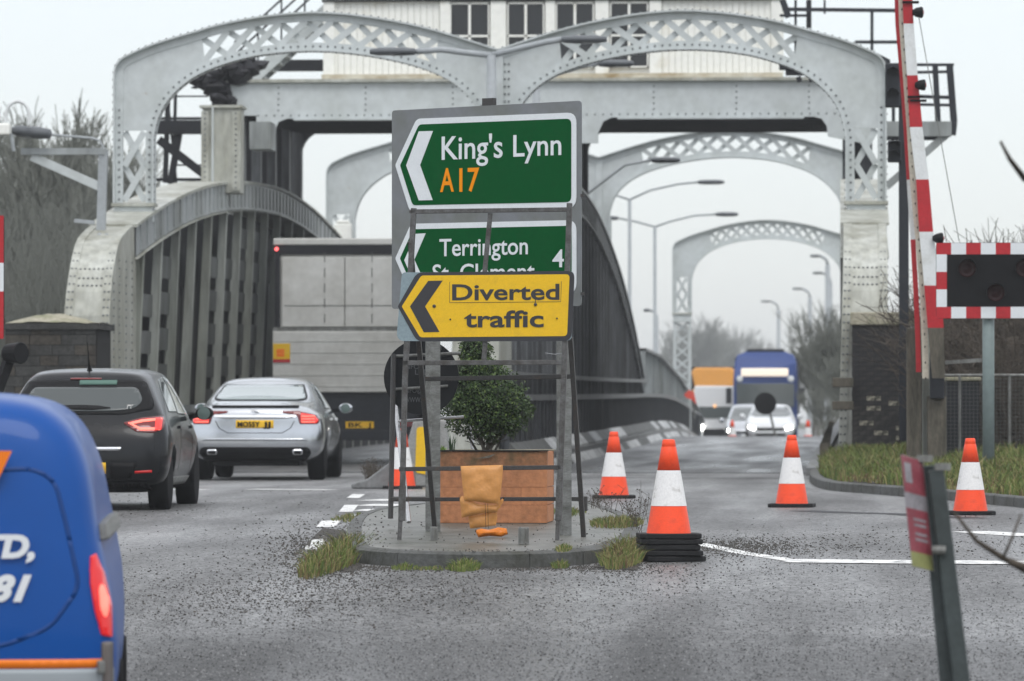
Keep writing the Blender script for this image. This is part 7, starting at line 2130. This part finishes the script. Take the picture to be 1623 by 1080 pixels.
# shrubs and thicket at right, behind the fence
def bush_mesh(seed, H, n, spread, rt=.006, m=bark3):
    rr = random.Random(seed); st, tw = MB(), MB()
    for i in range(n):
        a = rr.uniform(0, 6.3); d = Vector((math.cos(a)*spread*rr.random(), math.sin(a)*spread*rr.random(), 1)).normalized(); p = Vector((rr.gauss(0, .25), rr.gauss(0, .2), 0)); L = H*rr.uniform(.5, 1)
        pts = [p]
        for k in range(5): d = (d + Vector((rr.gauss(0, .14), rr.gauss(0, .14), .02))).normalized(); pts.append(pts[-1] + d*L/5)
        st.tube(pts, [rt*2.2*(1 - .15*k) for k in range(6)], 4, caps=False)
        for k in range(9):
            j = rr.randrange(1, 5); q = pts[j]; e = Vector((rr.gauss(0, 1), rr.gauss(0, 1), rr.uniform(.2, 1.2))).normalized(); l = L*rr.uniform(.12, .35)
            m1 = q + e*l*.5; e2 = (e + Vector((rr.gauss(0, .5), rr.gauss(0, .5), .2))).normalized(); m2 = m1 + e2*l*.6
            tw.tube([q, m1, m2], [rt, rt*.8, rt*.5], 3, caps=False)
            for _ in range(3):
                e3 = Vector((rr.gauss(0, 1), rr.gauss(0, 1), rr.uniform(0, 1))).normalized(); tw.tube([m1, m1 + e3*l*.4], [rt*.7, rt*.4], 3, caps=False)
    a = bpy.data.meshes.new("stems"); a.from_pydata(st.v, [], st.f); a.materials.append(m)
    b = bpy.data.meshes.new("twigs"); b.from_pydata(tw.v, [], tw.f); b.materials.append(m); return a, b
BA = [bush_mesh(1, 2.6, 70, .55), bush_mesh(2, 2.6, 60, .7), bush_mesh(3, 2.6, 80, .45)]
rr = random.Random(12)
labs = ["behind the signal post", "just left of the signal post", "under the signal board", "at the right edge", "between fence and boom", "tall one right of the signal post", "over the cabinet", "behind the cabinet", "low at the fence foot", "tallest against the sky", "reddish by the pier's coping", "in the right corner", "short at the fence's end", "dense behind the mesh"]
for i, (px, Y, h) in enumerate(((1560, 72, 2.6), (1545, 73, 2.4), (1590, 71, 2.7), (1620, 70, 3.0), (1552, 74, 2.6), (1600, 75, 3.4), (1560, 76, 2.9), (1570, 77, 3.0), (1640, 74, 3.6), (1612, 68.5, 2.0), (1575, 78, 3.2), (1550, 80, 3.2))):
    p = at(px, 661, Y); t = thing("bare_shrub", "leafless brown shrub at right, %s" % labs[i], "shrub", (p.x, Y, zg(Y) + .25), rr.uniform(0, 6), "bare shrubs behind the mesh fence"); t.scale = (h/2.6*1.1, h/2.6*1.1, h/2.6)
    instance(BA[i % 3][0], "stems", t); instance(BA[i % 3][1], "twigs", t)
# thick ivy-covered trunks
for i, (px, Y, w, ty, lab) in enumerate(((1606, 69.5, 22, 535, "thick old stump-like trunk behind the signal post's right side"), (1545, 78.5, 12, 560, "thin dark trunk behind the cabinet"))):
    v = at(px, 661, Y); v.z = zg(Y) + .1; s = Y/FPX; H = at(px, ty, Y).z - v.z
    g = MB(); rr2 = random.Random(i); g.tube([(rr2.uniform(-.03, .03), 0, H*k/7) for k in range(8)], [w*s*(.7 - .03*k + rr2.uniform(-.06, .06)) for k in range(8)], 12)
    ob = g.build("tree_stump", bark3, smooth=True); ob.location = v; tag(ob, lab, "trunk")
# far grey building glimpsed and a low dark hedge mass behind shrubs
g = MB(); rr = random.Random(15)
for i in range(4200):
    px = rr.uniform(1440, 1700); Y = rr.uniform(84, 100); p = at(px, 661, Y); z0 = .1; h = rr.uniform(.5, 2.0) * (1.0 if px > 1500 else .7)
    a = Vector((p.x, Y, z0 + rr.uniform(0, .5))); d = Vector((rr.gauss(0, .35), rr.gauss(0, .2), 1)).normalized(); b = a + d*h*.6; c = b + (d + Vector((rr.gauss(0, .4), 0, 0))).normalized()*h*.4
    g.tube([a, b, c], [.014, .010, .004], 3, caps=False)
ob = g.build("thicket", bark3, recalc=False); tag(ob, "brown thicket of bare stems behind the shrubs at right", "thicket", kind="stuff")
# tall thin saplings reaching into the sky, far right
t = thing("sapling", "thin sapling tips reaching into the sky at the far right", "sapling", tuple(at(1600, 500, 76)), 0)
g = MB(); o_ = Vector(t.location)
for (px, ty) in ((1578, 350), (1590, 362), (1612, 380), (1570, 372), (1621, 355)):
    P = [at(px + (q - .5)*14*(1 - q), 520 - (520 - ty)*q, 76) - o_ for q in (0, .4, .75, 1)]
    g.tube(P, [.02, .014, .008, .003], 4, caps=False)
    for k in range(8):
        b = P[1].lerp(P[3], k/8); g.tube([b, b + Vector((rn(-.2, .2), 0, rn(.1, .3)))], [.005, .002], 3, caps=False)
g.build("stems", bark3, t)
# near twigs out of focus at the right edge
for (pts, lab) in ((((1512, 812), (1548, 858), (1590, 885), (1640, 912)), "blurred bare twig crossing the road surface at the right edge"), (((1586, 225), (1600, 252), (1625, 285)), "blurred twig tip hanging in the sky at the right edge")):
    Yt = 21; v = at(*pts[-1], Yt); g = MB(); P = [at(*p, Yt + i*.1) - v for i, p in enumerate(pts)]; g.tube(P, [.006, .010, .014, .016][:len(P)], 6)
    if len(pts) == 4: g.tube([at(1618, 815, Yt) - v, at(1605, 850, Yt) - v, at(1590, 884, Yt) - v], [.004, .006, .007], 5); g.tube([at(1600, 889, Yt) - v, at(1625, 900, Yt) - v], [.014, .02], 5)
    ob = g.build("near_twig", bark3, smooth=True); ob.location = v; tag(ob, lab, "twig")

# ------------------------------------------------------------------ grass and weeds
grass = [mat("grass_green", (.13, .165, .04), .7), mat("grass_dark", (.075, .11, .028), .7), mat("grass_straw", (.24, .21, .09), .8), mat("grass_brown", (.13, .09, .045), .8)]
rr = random.Random(31)
def tuft(label, px, py, n, spread_x, spread_y, h, mixw=(4, 3, 2, 1), dz=0.0, name="grass_tuft"):
    p = ground(px, py, dz); g = MB()
    for i in range(n):
        r = rr.random()**.5; a = rr.uniform(0, 6.3); b = Vector((math.cos(a)*r*spread_x, math.sin(a)*r*spread_y, 0)); edge = 1 - .5*r
        b.z = zg(p.y + b.y) - zg(p.y)
        hh = h*rr.uniform(.35, 1.1)*edge; l = Vector((b.x/spread_x*.6 + rr.gauss(0, .35), rr.gauss(0, .3), 0))*hh
        w = rr.uniform(.0018, .0042); sd = Vector((w, rr.uniform(-w, w), 0)); m1 = b + l*.3 + Vector((0, 0, hh*.65)); t_ = b + l + Vector((0, 0, hh*rr.uniform(.7, 1)))
        g.cur = rr.choices(range(4), mixw)[0]; g.add([b - sd, b + sd, m1 + sd*.8, m1 - sd*.8, t_], [(0, 1, 2, 3), (3, 2, 4)])
    ob = g.build(name, grass, recalc=False); ob.location = p; return tag(ob, label, "grass", kind="stuff")
tuft("large green and straw grass tuft spilling over the island's left kerb", 540, 890, 1500, .17, 2.6, .27, (4, 3, 3, 2))
tuft("yellowing grass tuft between the island's right end and the stacked cones", 988, 888, 1200, .16, 1.6, .25, (3, 2, 4, 2))
tuft("small bright green tuft in the gutter at the middle of the kerb", 736, 903, 380, .11, .35, .13, (6, 2, 1, 0))
tuft("tiny green tuft in the gutter left of the middle one", 640, 902, 130, .09, .25, .07, (6, 2, 1, 0))
tuft("sparse moss-like grass line along the gutter", 690, 903, 160, .22, .2, .045, (5, 2, 2, 0))
tuft("small tuft in the gutter near the right end of the kerb", 888, 900, 160, .06, .25, .09, (5, 3, 1, 1))
tuft("small yellow-green tuft on the island edge by the right frame leg", 893, 872, 150, .06, .4, .07, (4, 2, 4, 0), KH)
tuft("low green tuft on the island's left rear corner", 567, 822, 400, .22, 1.3, .08, (4, 2, 3, 1))
tuft("low dry tuft on the island's right rear edge", 978, 832, 700, .22, 1.0, .12, (3, 2, 4, 2), KH)
tuft("low green weeds behind the right frame leg on the island", 905, 815, 220, .13, .9, .09, (4, 3, 2, 1), KH)
tuft("low weeds beside the planter's right side", 875, 813, 120, .06, .8, .07, (5, 3, 1, 1), KH)
# wiry dead weeds
def wiry(label, spots, name="dead_weed"):
    p0 = ground(*spots[0][:2], KH*.5); g = MB()
    for (px, py, h, n) in spots:
        p = ground(px, py, 0) - p0; p.z += .05
        for i in range(n):
            a = rr.uniform(0, 6.3); d = Vector((rr.gauss(0, .25), rr.gauss(0, .25), 1)).normalized(); hh = h*rr.uniform(.6, 1.1); q = p + Vector((rr.gauss(0, .03), rr.gauss(0, .2), 0)); m1 = q + d*hh*.6; e = m1 + (d + Vector((rr.gauss(0, .25), 0, 0))).normalized()*hh*.4
            g.tube([q, m1, e], [.0035, .0028, .0015], 4, caps=False)
            for k in range(5):
                b = q.lerp(e, rr.uniform(.4, 1)); f = b + Vector((rr.gauss(0, .035), rr.gauss(0, .03), rr.uniform(.01, .06))); g.tube([b, f], .0016, 3, caps=False)
                if rr.random() < .6: g.ico(f, .007, .3)
    ob = g.build(name, bark3, recalc=False); ob.location = p0; return tag(ob, label, "weed", kind="stuff")
wiry("wiry dead weed stalks with seed heads around the far right corner of the island", [(940, 826, .25, 5), (965, 832, .30, 6), (1000, 838, .28, 5), (950, 822, .2, 4)])
wiry("tall dark dead weed stalks just left of the stacked cones", [(1012, 850, .42, 4), (1008, 862, .25, 5), (1000, 846, .2, 4)])
wiry("branching dead weed with umbel heads behind the stacked cones", [(1036, 852, .46, 5)])
wiry("dry weed clump beside the broken bollard base left of the frame", [(588, 772, .30, 26), (582, 774, .25, 14), (596, 772, .25, 14)])
# grass of the right verge: blades over the soil sheet
g = MB(); 
tris = [(VERGE[a], VERGE[b], VERGE[c]) for (a, b, c, d) in VF] + [(VERGE[a], VERGE[c], VERGE[d]) for (a, b, c, d) in VF]
ar = [((q - p).cross(r - p)).length/2 for p, q, r in tris]
for (p, q, r) in rr.choices(tris, ar, k=26000):
    u, v = rr.random(), rr.random()
    if u + v > 1: u, v = 1-u, 1-v
    b = p + (q-p)*u + (r-p)*v
    pat = math.sin(b.x*2.3 + b.y*.7) + math.sin(b.y*1.1 - b.x*1.3)
    h = rr.uniform(.05, .16) * (1.1 + .35*pat); l = Vector((rr.gauss(0, .35), rr.gauss(0, .3), 0))*h; w = rr.uniform(.003, .008); sd = Vector((w, rr.uniform(-w, w), 0))
    g.cur = rr.choices(range(4), (5, 3, 2, .7) if pat > -.5 else (2, 2, 3, 4))[0]
    m1 = b + l*.3 + Vector((0, 0, h*.65)); g.add([b - sd, b + sd, m1 + sd*.8, m1 - sd*.8, b + l + Vector((0, 0, h))], [(0, 1, 2, 3), (3, 2, 4)])
ob = g.build("verge_grass", grass, recalc=False); tag(ob, "green and straw grass on the raised verge behind the right kerb", "grass", kind="stuff")

# ------------------------------------------------------------------ loose chippings on the road
g = MB(); rr = random.Random(77)
def inside_isl(x, y):
    c = False; n = len(isl2)
    for i in range(n):
        a, b = isl2[i], isl2[(i+1) % n]
        if (a[1] > y) != (b[1] > y) and x < (b[0]-a[0])*(y-a[1])/(b[1]-a[1]+1e-12) + a[0]: c = not c
    return c
def stones(n, fpx, smin, smax, dz=0.0, onis=False):
    for i in range(n):
        px, py = fpx(); 
        if py < 745: continue
        p = ground(px, py)
        ins = inside_isl(p.x, p.y)
        if ins and not onis: continue
        if onis and not ins: continue
        r = (smin + (smax - smin)*rr.random()**3)*.62
        g.ico((p.x, p.y, p.z + (KH if ins else 0) + r*.3), r, .35, (1, 1, .7))
stones(1400, lambda: (rr.gauss(560, 210), rr.gauss(945, 20) - abs(rr.gauss(0, 14))), .006, .017)
stones(600, lambda: (rr.gauss(400, 110), rr.gauss(965, 16)), .006, .017)
stones(600, lambda: (rr.gauss(480, 60), rr.gauss(860, 40)), .006, .018)
stones(350, lambda: (rr.uniform(170, 560), rr.uniform(830, 960)), .005, .013)
stones(700, lambda: (rr.gauss(1150, 55), rr.gauss(868, 8)), .006, .015)
stones(500, lambda: (rr.gauss(1240, 90), rr.gauss(868, 16)), .006, .016)
stones(250, lambda: (rr.gauss(1080, 90), rr.gauss(915, 18)), .006, .016)
stones(500, lambda: (rr.uniform(1300, 1623), rr.gauss(862, 16)), .006, .018)
stones(500, lambda: (rr.uniform(200, 1500), rr.uniform(900, 1075)), .004, .012)
stones(160, lambda: (rr.gauss(250, 60), rr.gauss(800, 12)), .008, .02)
stones(300, lambda: (rr.uniform(560, 1000), rr.uniform(800, 888)), .006, .016, onis=True)
stones(500, lambda: (rr.gauss(900, 330), rr.gauss(905, 6)), .004, .012)
def tet(c, r):
    a = rr.uniform(0, 2.1); P = [(c[0] + r*math.cos(a + k*2.094), c[1] + r*math.sin(a + k*2.094), c[2]) for k in range(3)]
    g.add(P + [(c[0] + rr.uniform(-.3, .3)*r, c[1] + rr.uniform(-.3, .3)*r, c[2] + r*rr.uniform(.6, 1.3))], [(0, 1, 3), (1, 2, 3), (2, 0, 3)])
def grit(n, fpx, r0, r1):
    for i in range(n):
        px, py = fpx()
        if py < 745: continue
        p = ground(px, py)
        if inside_isl(p.x, p.y):
            if rr.random() < .8: continue
            p.z += KH
        tet((p.x, p.y, p.z), rr.uniform(r0, r1))
grit(2400, lambda: (rr.gauss(520, 45), rr.gauss(876, 20)), .006, .014)
grit(1200, lambda: (rr.gauss(560, 180), rr.gauss(938, 16)), .004, .009)
grit(1500, lambda: (rr.gauss(1180, 60), rr.gauss(868, 7)), .005, .011)
grit(1200, lambda: (rr.gauss(985, 25), rr.gauss(893, 9)), .005, .011)
grit(1500, lambda: (rr.uniform(570, 960), rr.gauss(901, 2.5)), .005, .011)
ob = g.build("loose_chippings", M['gravel'], recalc=False); tag(ob, "dark loose chippings scattered over the wet road around the island", "gravel", kind="stuff")
# the coarse surface dressing itself: chips standing out of the old asphalt
chips = [mat("dressing_chip_dark", (.03, .03, .031), .5), mat("dressing_chip_mid", (.10, .10, .10), .45), mat("dressing_chip_pale", (.26, .26, .26), .45)]
g = MB()
for i in range(76000):
    y = 24.5 + 20*rr.random()**1.6; x = (-4.2 + 6.6*rr.random())*y/28
    if y > 31 and rr.random() > math.exp(-(y - 31)/4): continue
    if inside_isl(x, y): continue
    h_ = rr.random(); g.cur = 0 if h_ < .27 else (1 if h_ < .78 else 2)
    tet((x, y, zg(y) - .001), rr.uniform(.004, .0095))
ob = g.build("surface_dressing", chips, recalc=False); tag(ob, "coarse grey chippings of the worn surface dressing across the near road", "gravel", kind="stuff")
# muddy skirts round the weeds
for (pts, nm) in ((((486, 862), (512, 902), (560, 908), (572, 896), (552, 868), (548, 842), (512, 838)), "mud_patch"), (((940, 900), (1010, 905), (1018, 880), (1012, 858), (980, 886)), "mud_patch")):
    P = [ground(*p) for p in pts]; g = MB(); g.add([(p.x, p.y, p.z + .006) for p in P], [tuple(range(len(P)))]); struct(g.build(nm, M['soil'], recalc=False))

# ------------------------------------------------------------------ the wet hazy air
hz = MB(); hz.box((-850, -45, -3.2), (850, 1400, 22))
hm = bpy.data.materials.new("wet_air"); hm.use_nodes = True
nt = hm.node_tree; nt.nodes.clear()
o_ = nt.nodes.new("ShaderNodeOutputMaterial"); pv = nt.nodes.new("ShaderNodeVolumePrincipled")
pv.inputs['Density'].default_value = .0005; pv.inputs['Color'].default_value = (.93, .95, .97, 1); pv.inputs['Anisotropy'].default_value = .2
nt.links.new(pv.outputs[0], o_.inputs['Volume'])
h = hz.build("haze", hm); h['kind'] = "stuff"
# orphan clean-up: the unlinked label texts of copies stay unique
